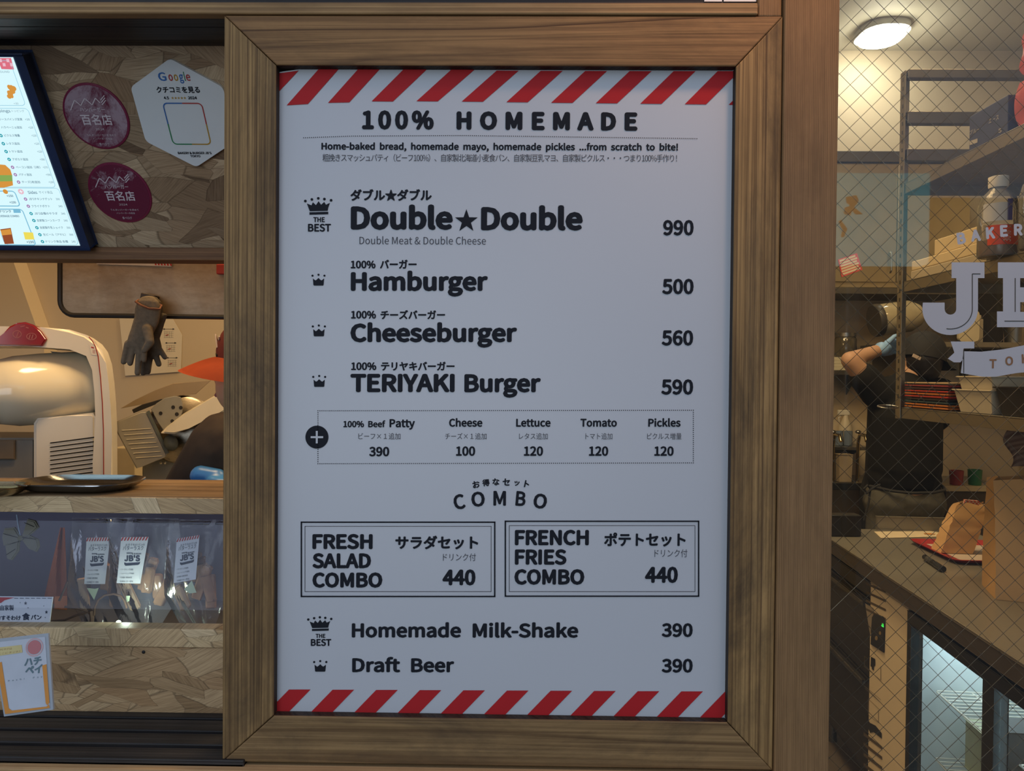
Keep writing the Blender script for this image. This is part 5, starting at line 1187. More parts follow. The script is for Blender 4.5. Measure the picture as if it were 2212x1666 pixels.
b = BM(); write(b, GP, 'S', 2385, 2470, 706, 138, bold=.03); obj('window_letter', b, M_DECAL, win, smooth='flat2d')
for chh, x, y, a in (('B', 2076, 515, 9), ('A', 2107, 509, 7), ('K', 2139, 503.5, 5), ('E', 2168, 499, 3), ('R', 2199, 496.5, 2), ('Y', 2230, 495, 0)):
    b = BM(); writec(b, GP, chh, x, y, 25.5, rad(a), bold=.021); obj('window_letter', b, M_DECAL, win, smooth='flat2d')
decal('window_ribbon', [[(2053, 738), (2104, 738), (2104, 753), (2081, 753), (2080.5, 775), (2074, 783)] + [(2060, 783), (2047, 775), (2061, 762)],
      [(2081, 759), (2120, 760), (2165, 755), (2212, 746), (2262, 742), (2310, 746), (2360, 755), (2400, 760), (2440, 759), (2446, 806), (2400, 814), (2330, 806), (2262, 800), (2196, 806), (2150, 814), (2120, 814), (2075, 806)], [(2440, 738), (2490, 738), (2478, 758), (2492, 778), (2446, 782)]],
      [[(2081, 755), (2081, 806)]])
b = BM()
for chh, x, y, a in (('T', 2144, 786, 0), ('O', 2179, 780, 4), ('K', 2214, 775, 4), ('Y', 2248, 771, 2), ('O', 2282, 770, 0)): writec(b, GP, chh, x, y, 20, rad(a), bold=.012, off=.0010)
obj('ribbon_lettering', b, plain('cut_out_letters', (.22, .11, .05), .6), win, smooth='flat2d')

# ================================================================ across the street: the sign mirrored in the pane
def mirror_at(px, py, Y):
    p = at(px, py, Yw); d = ray(px, py); d = Vector((d.x, -d.y, d.z)); return p + d * ((Y - p.y) / d.y)
s0, s1 = mirror_at(1700, 372, -4.2), mirror_at(2008, 571, -4.2)
sg = thing('street_sign', ((s0.x + s1.x) / 2, -4.3, 0), 'pale cyan lit sign standing across the street', 'sign')
b = BM(); box(b, s0.x, s1.x, -4.32, -4.2, s1.z, s0.z, .01); obj('sign_box', b, emis('cyan_sign_face', (.20, .60, .72), 1.9), sg)
b = BM(); tube(b, [((s0.x + s1.x) / 2, -4.27, -.05), ((s0.x + s1.x) / 2, -4.27, s1.z)], .05, 14); obj('sign_post', b, M_STD, sg, True)
b = BM()
def mq(x, y): p = mirror_at(x, y, -4.19); return (p.x, -4.195, p.z)
for q in (((1828, 425), (1852, 421), (1857, 434), (1846, 447), (1866, 462), (1850, 463), (1842, 455), (1838, 466), (1824, 461), (1826, 448), (1838, 444), (1830, 438)), ((1812, 478), (1818, 474), (1832, 494), (1824, 512), (1817, 512), (1821, 496))): poly(b, [mq(*p) for p in q])
obj('sign_lettering', b, emis('rust_sign_lettering', (.42, .10, .06), 1.2), sg, smooth='flat2d')

# ================================================================ kitchen behind the glass
# ceiling lamp
cl = atz(1905, 75, 3.32); light('ceiling_lamp_light', 'POINT', cl + Vector((0, -.05, -.10)), 5, (1.0, .93, .72), .10); lamp = thing('ceiling_lamp', cl + Vector((0, 0, .03)), 'bright oblong ceiling lamp over the kitchen', 'ceiling lamp')
b = BM(); prism(b, [(cl.x + x * 1.0, cl.y + y, 3.295) for x, y in rrect(.21, .24, .09)], (0, 0, .02)); obj('lamp_diffuser', b, emis('lamp_glow', (1.0, .97, .82), 22), lamp, True)
b = BM(); prism(b, [(cl.x + x, cl.y + y, 3.315) for x, y in rrect(.25, .28, .10)], (0, 0, .035)); obj('lamp_base', b, plain('white_lamp_base', (.7, .7, .66), .4), lamp, True)

# --- hanging storage rack
M_RACK = steel('rack_steel', (.40, .37, .31), .42); M_RACKD = plain('dark_slot', (.03, .027, .022), .6)
RX0, RX1, RY0, RY1 = 1.236, 1.66, .18, 1.43
zA, zB_, zC = 2.085, at(1940, 610, RY1).z, at(1940, 880, RY1).z
zTop = at(1940, 158, RY1).z
rk = thing('storage_rack', ((RX0 + RX1) / 2, .8, zC - .03), 'steel hanging shelf rack with three tiers and slotted posts', 'rack')
for z in (zA, zB_, zC):
    b = BM(); box(b, RX0, RX1, RY0, RY1, z - .004, z, .001); box(b, RX0, RX0 + .004, RY0, RY1, z - .034, z - .001, .0008); box(b, RX0, RX1, RY1 - .004, RY1, z - .034, z - .001, .0008); box(b, RX1 - .004, RX1, RY0, RY1, z - .034, z - .001, .0008); obj('shelf', b, M_RACK, rk)
for x in (RX0 - .002, RX1 - .026):
    for y in (RY0 - .004, RY1 - .024):
        zb_ = zC - .036 if x < 1.4 else .851
        b = BM(); box(b, x - .002, x + .001, y, y + .028, zb_, zTop, .0006); box(b, x - .002, x + .026, y + (0 if y < 1 else .0275), y + (.003 if y < 1 else .0305), zb_, zTop, .0006); po = obj('post', b, M_RACK, rk)
        b = BM(); z = zC + .03
        while z < zTop - .03: box(b, x - .0026, x - .0018, y + .011, y + .017, z, z + .012); z += .028
        obj('post_slots', b, M_RACKD, po)
for ya, yb2 in ((157, 176), (247, 273), (327, 352)):
    b = BM(); z0, z1_ = at(1960, yb2, RY1).z, at(1960, ya, RY1).z; box(b, RX0 + .003, RX1, RY1 - .03, RY1 - .002, z0, z1_, .002); obj('cross_rail', b, M_STD, rk)
b = BM(); c = at(1918, 874, 1.365); tube(b, [Vector((c.x + .030 * cos(k * pi / 12), c.y + .022 * sin(k * pi / 12), zC + .004 + .004 * sin(k * pi / 12))) for k in range(24)], .0022, 8, closed=True); obj('hook_ring', b, M_ST, rk, True)
# --- things on the rack: planes facing the aisle
SX = Plane((RX0 + .012, 0, 0), (0, -1, 0), (0, 0, 1))
def crate(name, px0, px1, ytop, ybot, depth, mat, lab, cat, z=None, group=None, bev=.003, dx=0.0, zt=None):
    """box whose aisle face spans two picture columns; sits at z"""
    pl = Plane((RX0 + .012 + dx, 0, 0), (0, -1, 0), (0, 0, 1))
    ya, yb2 = -pl.uv(px0, ybot)[0], -pl.uv(px1, ybot)[0]
    zt = zt or pl.uv((px0 + px1) / 2, ytop)[1]; zb = z if z is not None else pl.uv((px0 + px1) / 2, ybot)[1]
    b = BM(); box(b, pl.O.x, pl.O.x + depth, yb2, ya, zb + .0004, zt, bev)
    return solid(name, b, mat, lab, cat, group), (pl, ya, yb2, zb, zt)
M_NAVY = plain('navy_carton', (.030, .035, .075), .5); M_REDBAG = plain('red_plastic_bag', (.30, .055, .05), .3, var=.3, scale=9, bstr=.4); M_BUFF = plain('buff_carton', (.52, .42, .27), .6, var=.08); M_BUFF2 = plain('grey_carton', (.36, .31, .23), .6, var=.08)
bx = thing('glove_box', (RX0 + .09, .9, zA), 'navy blue carton with silver lettering on the top shelf', 'box')
yN0, yN1 = -SX.uv(2093, 326)[0], -SX.uv(2176, 290)[0]; zN = SX.uv(2093, 253)[1]
b = BM(); box(b, RX0 + .012, RX0 + .13, yN1, yN0, zA + .0005, zN, .002); obj('carton', b, M_NAVY, bx)
b = BM(); p_ = Plane((RX0 + .0115, 0, 0), (0, -1, 0), (0, 0, 1))
write(b, p_, 'エース', 2136, 2158, 268, 10, cjk=True, base1=258, bold=.004); write(b, p_, 'ブルー', 2095, 2117, 292, 10, cjk=True, base1=283, bold=.004); write(b, p_, 'S', 2157, 2164, 287, 9, base1=286, bold=.012)
inkpoly(b, p_, [(2095, 305), (2112, 299), (2112, 308), (2095, 314)], .0006)
obj('carton_print', b, plain('silver_carton_print', (.26, .24, .22), .5), bx, smooth='flat2d')
def cushion(name, x0, x1, y0, y1, z0, z1, mat, lab, cat, n=12, puff=.35, seed=1, group=None):
    R2 = random.Random(seed); b = BM(); vs = box(b, x0, x1, y0, y1, z0, z1); bmesh.ops.subdivide_edges(b, edges=b.edges[:], cuts=n, use_grid_fill=True)
    c = Vector(((x0 + x1) / 2, (y0 + y1) / 2, (z0 + z1) / 2)); s = Vector((x1 - x0, y1 - y0, z1 - z0)) / 2; ph = [R2.uniform(0, 6) for _ in range(6)]
    for v in b.verts:
        q = Vector((v.co[i] - c[i]) / s[i] for i in range(3)) if False else Vector([(v.co[i] - c[i]) / s[i] for i in range(3)])
        sph = q.normalized() * 1.2; w = q.lerp(Vector([max(-1, min(1, k)) for k in sph]), puff)
        w += Vector((sin(5 * q.y + ph[0]) * sin(4 * q.z + ph[1]), sin(5 * q.z + ph[2]) * sin(4 * q.x + ph[3]), sin(5 * q.x + ph[4]) * sin(6 * q.y + ph[5]))) * .05
        v.co = Vector([c[i] + max(-1, min(1, w[i])) * s[i] for i in range(3)])
    return solid(name, b, mat, lab, cat, group, smooth=True)
cushion('plastic_pack', RX0 + .01, RX0 + .20, .45, yN1 - .006, zA + .001, zA + .12, M_REDBAG, 'red plastic pack beside the navy carton on the top shelf', 'pack', seed=4)
cushion('plastic_pack', RX0 + .02, RX0 + .22, .44, yN1 - .01, zA + .122, zA + .25, M_REDBAG, 'dull red pack lying on top of another red pack', 'pack', seed=7)
crate('flat_carton', 1967, 2130, 570, 596, .20, M_BUFF2, 'long flat grey carton, the lower of two on the middle shelf', 'box', z=zB_, zt=zB_ + .029, group='flat cartons on the middle shelf')
crate('flat_carton', 1969, 2128, 548, 569, .20, M_BUFF, 'long flat buff carton, the upper of two on the middle shelf', 'box', z=zB_ + .0295, zt=zB_ + .060, group='flat cartons on the middle shelf', dx=.004)
zt_ = zB_ + .0605
crate('small_carton', 2018, 2122, 502, 540, .12, M_BUFF, 'small open buff carton on the flat cartons', 'box', z=zt_, dx=.012)
M_CLR = film('clear_bottle', (.75, .74, .70), .18, .06); M_CAPW = plain('white_cap', (.62, .58, .50), .45); M_ORG = plain('red_label', (.62, .07, .035), .45); M_TEA = plain('amber_liquid', (.20, .07, .025), .2)
def bottle(px, ybase, Y, hpx, wpx, lab, label=True, amber=True, cat='bottle'):
    s_ = (Y - CP.y) / F; c = at(px, ybase, Y); r = wpx * s_ / 2; h = hpx * s_; c.z = zB_
    t_ = thing('plastic_bottle', c, lab, cat, None)
    b = BM(); lathe(b, c, [(0, .001), (r * .92, .001), (r, .008), (r, h * .62), (r * .93, h * .68), (r * .86, h * .74), (r * .44, h * .84), (r * .40, h * .90), (0, h * .90)], n=32); obj('bottle_body', b, M_CLR, t_, True)
    b = BM(); lathe(b, c, [(r * .47, h * .86), (r * .50, h * .88), (r * .50, h * .995), (r * .44, h), (0, h)], n=28); obj('cap', b, M_CAPW, t_, True)
    if amber:
        b = BM(); lathe(b, c, [(0, .004), (r * .9, .004), (r * .95, .01), (r * .95, h * .20), (0, h * .20)], n=28); obj('liquid', b, M_TEA, t_, True)
    if label:
        b = BM(); n_ = 12
        def lf(u, v): a = rad(-150 + 100 * u); return c + Vector((cos(a) * (r + .0008), sin(a) * (r + .0008), h * (.13 + .24 * v)))
        sheet(b, n_, 1, lf); lb_ = obj('label', b, M_ORG, t_, True)
        b = BM(); V, Fc = glyphs('30%', 0.0); mn, mx = V.min(0), V.max(0)
        vs = []
        for x, y in V:
            u = (x - mn[0]) / (mx[0] - mn[0]); w = (y - mn[1]) / (mx[1] - mn[1]); a = rad(-100 + 22 * (1 - w)) - rad(8); vs.append(b.verts.new(c + Vector((cos(a) * (r + .0016), sin(a) * (r + .0016), h * (.16 + .13 * u)))))
        for f in Fc: b.faces.new([vs[i] for i in f])
        obj('label_print', b, M_CAPW, lb_, smooth='flat2d')
        b = BM()
        def lf2(u, v): a = rad(-165 + 70 * u); return c + Vector((cos(a) * (r + .0008), sin(a) * (r + .0008), h * (.42 + .22 * v)))
        sheet(b, 10, 1, lf2); obj('back_label', b, plain('pale_label', (.50, .50, .52), .5), t_, True)
        b = BM()
        def lf3(u, v): a = rad(-97 + 16 * u); return c + Vector((cos(a) * (r + .0008), sin(a) * (r + .0008), h * (.42 + .26 * v)))
        sheet(b, 4, 1, lf3); obj('side_stripe', b, plain('violet_label', (.10, .09, .24), .5), t_, True)
bottle(2154, 560, .93, 172, 76, 'clear plastic bottle with red label and amber liquid on the middle shelf')
bottle(2250, 556, .80, 190, 84, 'large empty clear bottle at the picture edge beside the amber one', False, False)
# lowest shelf: stacked trays, tub, black bins
tcol = [('tray_orange', (.50, .16, .03)), ('tray_orange', (.50, .16, .03)), ('tray_teal', (.03, .06, .07)), ('tray_black', (.02, .018, .02)), ('tray_red', (.42, .035, .02)), ('tray_orange', (.50, .16, .03)), ('tray_red', (.42, .035, .02)), ('tray_brown', (.07, .03, .03)), ('tray_rose', (.30, .04, .05)), ('tray_tan', (.45, .32, .18))]
zt0 = zC; zt1 = at(1985, 826, 1.30).z; th_ = (zt1 - zt0) / len(tcol)
names = ['orange tray at the very bottom of the stack', 'orange tray second from the bottom of the stack', 'dark teal tray third from the bottom of the stack', 'black tray fourth from the bottom of the stack', 'red tray right above the black one in the stack', 'orange tray between two red ones in the stack', 'red tray above the middle orange one in the stack', 'dark brown tray third from the top of the stack', 'rose red tray second from the top of the stack', 'tan tray on top of the stack']
for k, ((nm, col), lab) in enumerate(zip(tcol, names)):
    m = plain(nm, col, .35); b = BM(); z = zt0 + k * th_ + .0004; y0, y1, x0, x1 = 1.16, 1.40, RX0 + .006, RX0 + .30
    for (s_, za, zb2) in ((.014, z, z + th_ * .45), (0.0, z + th_ * .45, z + th_ * .96)): box(b, x0 + s_, x1 - s_, y0 + s_, y1 - s_, za, zb2, .001)
    solid('cafe_tray', b, m, lab, 'tray', 'stacked trays on the lowest shelf')
def tub(name, x0, x1, y0, y1, z0, z1, t, mat, lab, cat, taper=.012, lip=.006, group=None):
    """open box with wall thickness and a lip"""
    b = BM(); rings = []
    for (dx, z) in ((taper, z0), (0, z1 - .004), (-lip, z1 - .004), (-lip, z1), (t * .6, z1), (taper + t, z0 + t)):
        rings.append([b.verts.new((x, y, z)) for x, y in ((x0 + dx, y0 + dx), (x1 - dx, y0 + dx), (x1 - dx, y1 - dx), (x0 + dx, y1 - dx))])
    for A_, B2 in zip(rings, rings[1:]):
        for i in range(4): b.faces.new((A_[i], A_[(i + 1) % 4], B2[(i + 1) % 4], B2[i]))
    b.faces.new(rings[0][::-1]); b.faces.new(rings[-1]); bmesh.ops.bevel(b, geom=[e for e in b.edges], offset=.0015, segments=2, affect='EDGES', clamp_overlap=True)
    return solid(name, b, mat, lab, cat, group, smooth=True)
M_WTUB = plain('milky_tub', (.56, .50, .38), .4); M_BBIN = plain('black_bin', (.015, .013, .012), .45)
tub('white_tub', RX0 + .006, RX0 + .19, .965, 1.13, zC + .0005, at(2050, 842, .97).z, .003, M_WTUB, 'milky white open tub next to the tray stack', 'tub')
tub('white_tub', RX0 + .012, RX0 + .18, .972, 1.12, zC + .026, at(2050, 812, .97).z, .003, M_WTUB, 'milky white tub nested in another on the lowest shelf', 'tub')
yb0 = -SX.uv(2212, 900)[0]
tub('black_bin', RX0 + .004, RX0 + .26, .40, .945, zC + .0005, at(2090, 835, .9).z, .004, M_BBIN, 'long black open bin on the lowest shelf', 'bin')
b = BM(); p0 = Vector((RX0 + .10, .84, zC + .055)); tube(b, [p0 + Vector((.018 * cos(k * .8), -.004 * k * .25, .018 * sin(k * .8))) for k in range(90)], .0014, 6); solid('steel_spring', b, M_ST, 'bright coiled steel spring whisk in the black bin', 'whisk', smooth=True)
cushion('noodle_pack', RX0 + .06, RX0 + .22, .50, .66, zC + .04, zC + .10, plain('pale_noodle_pack', (.50, .44, .30), .5, var=.2, scale=40), 'pale green paper pack in the black bin', 'pack', seed=11)

# --- back wall: steel cabinet, notices, wall shelf
M_CABST = steel('cabinet_steel', (.72, .64, .47), .36, (60, 2, 2))
cz0, cz1 = at(1850, 622, 3.020).z, at(1850, 352, 3.020).z
cab = thing('wall_cabinet', (1.4, 3.180, cz0), 'steel wall cabinet on the back wall', 'cabinet')
b = BM(); box(b, .95, 2.4, 3.020, 3.345, cz0, cz1, .004); obj('cabinet_body', b, M_CABST, cab)
xd = at(1935, 500, 3.020).x
for x0, x1 in ((.955, xd - .004), (xd + .004, 2.395)):
    b = BM(); box(b, x0, x1, 3.006, 3.019, cz0 + .03, cz1 - .01, .003); d_ = obj('door', b, M_CABST, cab)
    b = BM(); xx = x1 - .03 if x0 < 1 else x0 + .03; tube(b, [(xx, 3.004, cz0 + .08), (xx, 2.992, cz0 + .09), (xx, 2.992, cz0 + .18), (xx, 3.004, cz0 + .19)], .005, 8); obj('handle', b, M_ST, d_, True)
b = BM(); box(b, .94, 2.41, 3.000, 3.345, cz0 - .035, cz0 - .001, .003); obj('base_rail', b, M_STD, cab)
b = BM(); box(b, .94, 2.41, 3.000, 3.345, cz1 + .001, at(1850, 326, 3.000).z, .003); obj('top_rail', b, M_STD, cab)
LPn = vplane(3.004)
lb_ = thing('notice_sticker', LPn.px(1835, 600), 'red and white striped notice stuck on the steel cabinet', 'sticker')
b = BM(); prism(b, [LPn.px(x, y, .0003) for x, y in ((1810, 561), (1851, 547), (1863, 583), (1818, 599))], (0, -.0008, 0)); obj('sticker_sheet', b, plain('notice_red', (.62, .10, .10), .5), lb_)
b = BM()
for k in range(6):
    v0, v1 = .06 + .15 * k, .06 + .15 * k + .105; f_ = lambda u, v: tuple((Vector((1810, 561)).lerp(Vector((1851, 547)), u)).lerp(Vector((1818, 599)).lerp(Vector((1863, 583)), u), v))
    inkpoly(b, LPn, [f_(.06, v0), f_(.88 + .05 * (k % 2), v0), f_(.88 + .05 * (k % 2), v1), f_(.06, v1)], .0016)
obj('sticker_lines', b, plain('notice_cream', (.72, .62, .48), .5), lb_, smooth='flat2d')
# wall shelf with jar and stacked cartons
zs1 = at(1825, 800, 3.140).z
ws = thing('wall_shelf', (1.35, 3.240, zs1 - .03), 'narrow steel wall shelf on the back wall', 'shelf')
b = BM(); box(b, 1.0, 1.96, 3.140, 3.345, zs1 - .025, zs1, .002); obj('shelf_board', b, M_ST, ws)
for x in (1.05, 1.90):
    b = BM(); prism(b, [(x, 3.344, zs1 - .026), (x, 3.180, zs1 - .026), (x, 3.344, zs1 - .14)], (.006, 0, 0)); obj('bracket', b, M_STD, ws)
for k in range(4):
    p0, p1 = at(1796 + k, 797 - 8 * k, 3.200), at(1830 - k * .8, 789 - 8 * k, 3.200)
    b = BM(); box(b, 1.30, p1.x, 3.170 + .004 * k, 3.300, zs1 + .0004 + k * .0185, zs1 + .018 + k * .0185, .001)
    solid('napkin_pack', b, plain('pack_cream', (.60, .55, .42), .6), ['flat cream pack at the bottom of the wall shelf pile', 'flat cream pack second from the bottom of the wall shelf pile', 'flat cream pack third from the bottom of the wall shelf pile', 'flat cream pack on top of the wall shelf pile'][k], 'pack', 'packs piled on the wall shelf')
cj = at(1826, 742, 3.230); cj.z = zs1 + .0745
jr = thing('storage_jar', cj, 'dark glass jar with shiny lid standing on the pile of packs', 'jar')
b = BM(); lathe(b, cj, [(0, 0), (.055, 0), (.060, .01), (.060, .10), (.05, .115), (0, .115)], n=28); obj('jar_glass', b, plain('dark_jar', (.09, .075, .05), .12, spec=.7), jr, True)
b = BM(); lathe(b, cj, [(.054, .112), (.056, .114), (.056, .135), (0, .138)], n=28); obj('jar_lid', b, M_ST, jr, True)
# big clear jar lying tilted, on a rear shelf under the cabinet
zj = at(1935, 738, 2.850).z
rs = thing('rear_shelf', (1.75, 2.900, zj - .03), 'steel shelf behind the worker holding the tilted jar', 'shelf')
b = BM(); box(b, max(1.98, at(1885, 738, 2.85).x), 2.60, 2.800, 3.345, zj - .028, zj - .002, .002); obj('shelf_board', b, M_ST, rs)
for x in (2.05, 2.55):
    b = BM(); prism(b, [(x, 3.344, zj - .028), (x, 2.950, zj - .028), (x, 3.344, zj - .2)], (.006, 0, 0)); obj('bracket', b, M_STD, rs)
c0, c1 = at(1896, 692, 2.900), at(1985, 680, 2.900); axj = (c1 - c0); lj = axj.length
tj = thing('tilted_jar', Vector(((c0.x + c1.x) / 2, 2.900, zj)), 'big clear jar with dark lid lying tilted behind the worker', 'jar')
rj = .082
b = BM(); lathe(b, c0, [(0, 0), (rj * .9, 0), (rj, .02), (rj, lj * .75), (rj * .7, lj * .98), (0, lj)], axj, 32); obj('jar_glass', b, plain('clear_yellowish_jar', (.40, .34, .22), .10, var=.3, scale=14, spec=.8), tj, True)
b = BM(); lathe(b, c0 - axj.normalized() * .022, [(0, 0), (rj * .98, 0), (rj * 1.04, .006), (rj * 1.04, .03), (rj * .9, .032)], axj, 32); obj('jar_lid', b, plain('dark_jar_lid', (.05, .042, .032), .4), tj, True)
# cutting boards leaning at the right rear
for k, (x0, x1, y0) in enumerate(((2100, 2144, 666), (2146, 2153, 676), (2156, 2163, 684))):
    p0, p1 = at(x0, y0, 2.700), at(x1, 800, 2.700); zt2 = p0.z
    b = BM(); w_ = p1.x - p0.x; h_ = zt2 - zj; cc = Vector(((p0.x + p1.x) / 2, 0, (zt2 + zj) / 2))
    prism(b, [(cc.x + x, 2.810 + .02 * k, cc.z + z) for x, z in rrect(w_, h_, min(w_, h_) * .22)], (0, .014, 0))
    solid('cutting_board', b, plain('cream_board', (.62, .53, .36), .5), ['wide rounded cream cutting board on the rear shelf', 'narrow cream board edge next to the wide board', 'narrow cream board edge furthest from the worker'][k], 'cutting board', 'cutting boards on the rear shelf')
b = BM(); p0, p1 = at(2112, 628, 3.10), at(2168, 738, 3.10); box(b, p0.x, p1.x, 3.10, 3.28, zj - .0015, p0.z, .004)
solid('dark_case', b, M_BBIN, 'dark case standing behind the cutting boards on the rear shelf', 'case')
up = at(2192, 738, 2.92); up.z = zj - .002
ut = thing('utensil_pot', up, 'dark pot of steel whisks next to the cutting boards', 'pot')
b = BM(); lathe(b, up, [(0, .0005), (.045, .0005), (.052, .10), (.049, .10), (.042, .004), (0, .004)], n=24); obj('pot_body', b, M_STD, ut, True)
for k in range(4):
    a_ = k * 1.5 + .4; top_ = up + Vector((.045 * cos(a_), .03 * sin(a_), .17 + .012 * k)); b = BM(); tube(b, [up + Vector((.015 * cos(a_), .01 * sin(a_), .008)), top_], .004, 8)
    for j in range(3): tube(b, [top_ + Vector((.016 * sin(pi * i / 8) * cos(j * 1.05), .016 * sin(pi * i / 8) * sin(j * 1.05), .05 * i / 8)) for i in range(9)], .0012, 6)
    obj('whisk', b, M_STD, ut, True)
# sink bench at the back
zb1 = at(1825, 1050, 2.900).z
sb_ = thing('sink_bench', (1.3, 3.120, 0), 'steel sink bench along the back wall', 'bench')
b = BM(); box(b, .95, 2.60, 3.020, 3.345, zb1 - .04, zb1, .004); obj('bench_top', b, M_ST, sb_)
for x in (.98, 2.56):
    for y in (3.05, 3.31):
        b = BM(); tube(b, [(x, y, 0), (x, y, zb1 - .04)], .018, 10); obj('leg', b, M_ST, sb_, True)
b = BM(); box(b, .97, 2.58, 3.03, 3.34, .55, .56, .002); obj('lower_shelf', b, M_STD, sb_)
p0, p1 = at(1813, 982, 3.03), at(1842, 1046, 3.03)
tub('bin_box', p0.x, p1.x, 3.03, 3.10, zb1 + .0005, p0.z, .004, plain('tan_box', (.42, .33, .22), .5), 'tan box standing on the sink bench', 'box', taper=.004, lip=.003)
zsh = at(1825, 965, 3.120).z
sh2 = thing('glass_shelf', (1.3, 3.250, zsh - .02), 'low steel shelf holding cups over the sink bench', 'shelf')
b = BM(); box(b, 1.0, 1.95, 3.120, 3.345, zsh - .02, zsh - .002, .002); obj('shelf_board', b, M_ST, sh2)
for x in (1.04, 1.9):
    b = BM(); prism(b, [(x, 3.344, zsh - .021), (x, 3.160, zsh - .021), (x, 3.344, zsh - .10)], (.005, 0, 0)); obj('bracket', b, M_STD, sh2)
def cup(name, px, ybase, Y, z, r, h, mat, lab, cat, group=None, top=1.15):
    c = at(px, ybase, Y); c.z = z + .0005; b = BM(); lathe(b, c, [(0, 0), (r, 0), (r * top, h), (r * top - .003, h), (r - .003, .004), (0, .004)], n=24); return solid(name, b, mat, lab, cat, group, smooth=True, loc=c)
cup('drinking_glass', 1812, 962, 3.200, zsh, .022, .08, plain('blue_tinted_glass', (.16, .20, .26), .1, spec=.7), 'blue tinted glass on the low shelf nearest the post', 'glass', top=1.05)
cup('drinking_glass', 1832, 962, 3.200, zsh, .022, .08, MATS['blue_tinted_glass'], 'blue tinted glass on the low shelf, the farther from the post', 'glass', top=1.05)
c = at(1826, 940, 3.270); c.z = zsh
spb = thing('spray_bottle', c, 'white spray bottle on the low shelf behind the glasses', 'bottle')
b = BM(); lathe(b, c, [(0, .001), (.034, .001), (.036, .01), (.036, .10), (.016, .145), (.013, .165), (0, .165)], n=24); obj('bottle_body', b, plain('hazy_white', (.55, .48, .36), .35), spb, True)
b = BM(); box(b, c.x - .045, c.x + .02, c.y - .011, c.y + .011, c.z + .165, c.z + .195, .004); obj('spray_head', b, M_CAPW, spb)
b = BM(); tube(b, [c + Vector((-.02, 0, .166)), c + Vector((-.04, 0, .15)), c + Vector((-.035, 0, .13))], .004, 8); obj('trigger', b, M_CAPW, spb, True)
for px_, lab in ((1799, 'brass tap at the sink beside the post'), (1853, 'brass tap at the sink behind the worker')):
    c = at(px_, 985, 3.06); c.z = zb1; tp = thing('water_tap', c, lab, 'tap', 'taps on the sink bench')
    b = BM(); hz = at(px_, 938, 3.06).z - zb1; tube(b, [c, c + Vector((0, 0, hz * .8)), c + Vector((0, -.02, hz)), c + Vector((0, -.08, hz)), c + Vector((0, -.10, hz * .88))], .009, 10); obj('spout', b, steel('brass_' + str(px_), (.62, .50, .28), .2), tp, True)
    b = BM(); ell(b, c + Vector((0, 0, hz + .012)), (.016, .016, .010)); obj('handle', b, M_ST, tp, True)

# ================================================================ long counter with glass-door fridge
ZC_ = .85
e0, e1 = atz(1857, 1205, ZC_), atz(2212, 1435, ZC_)
D = Vector((e1.x - e0.x, e1.y - e0.y, 0)).normalized()       # along the front, towards the street
EP = Plane(e0 - Vector((0, 0, ZC_)), D, (0, 0, 1)); IN = -EP.N  # IN points into the counter
M_CT = plain('grey_steel_top', (.25, .23, .19), .30, metal=.35, var=.10, scale=6); M_CFR = plain('dark_counter_edge', (.075, .062, .052), .4, metal=.3)
uFar, uNear = EP.uv(1757, 1150)[0], 1.50
uSplit = EP.uv(1857, 1260)[0]
def EPp(u, z, inn=0.0): return EP.pt(u, z, -inn)
def ebox(b, u0, u1, z0, z1, n0, n1, bev=.002, mi=0): obox(b, EPp((u0 + u1) / 2, (z0 + z1) / 2, (n0 + n1) / 2), EP.U * ((u1 - u0) / 2), EP.N * ((n1 - n0) / 2), (0, 0, (z1 - z0) / 2), bev, 2, mi)
kc = thing('kitchen_counter', EPp(.3, 0, .4), 'long grey counter running away from the window', 'counter')
depth = .62
b = BM(); ebox(b, uSplit + .001, uNear, ZC_ - .006, ZC_, 0, depth); obj('counter_top', b, M_CT, kc)
b = BM(); ebox(b, uFar, uSplit - .001, ZC_ - .006, ZC_ - .0006, 0, depth); obj('counter_top', b, M_CT, kc)
zE = EP.uv(1900, 1289)[1]
zE = ZC_ - .052
b = BM(); ebox(b, uFar, uNear, zE, ZC_ - .0065, .0, .02); obj('front_edge', b, M_CFR, kc)
b = BM(); ebox(b, uFar + .001, uFar + .012, ZC_, ZC_ + .055, .245, depth); obj('upstand', b, M_CT, kc)
b = BM(); ebox(b, uFar + .02, uNear - .02, zE - .02, zE - .001, .05, depth - .03); obj('under_frame', b, M_CFR, kc)
for u in (uFar + .05, uNear - .05):
    for n_ in (.07, depth - .07):
        b = BM(); tube(b, [EPp(u, 0, n_), EPp(u, zE - .02, n_)], .018, 10); obj('leg', b, M_STD, kc, True)
# far cabinet, black drawers
dk = thing('drawer_cabinet', EPp((uFar + uSplit) / 2, 0, .3), 'black drawer cabinet under the far counter end', 'cabinet')
M_BKC = plain('black_cabinet', (.022, .020, .018), .35, var=.3)
uP0, uP1 = EP.uv(1860, 1400)[0], EP.uv(1938, 1400)[0]
b = BM(); ebox(b, uFar + .07, uP0 - .012, .08, zE - .024, .055, depth - .09); obj('cabinet_body', b, M_BKC, dk)
zz = [zE - .03, zE - .09, zE - .36, .10]
for k in range(3):
    b = BM(); ebox(b, uFar + .075, uP0 - .016, zz[k + 1] + .006, zz[k] - .004, .035, .054, .003); dr = obj('drawer', b, M_BKC, dk)
    if k: 
        b = BM(); ebox(b, uFar + .10, uP0 - .05, zz[k] - .03, zz[k] - .018, .022, .034, .003); obj('handle', b, M_STD, dr)
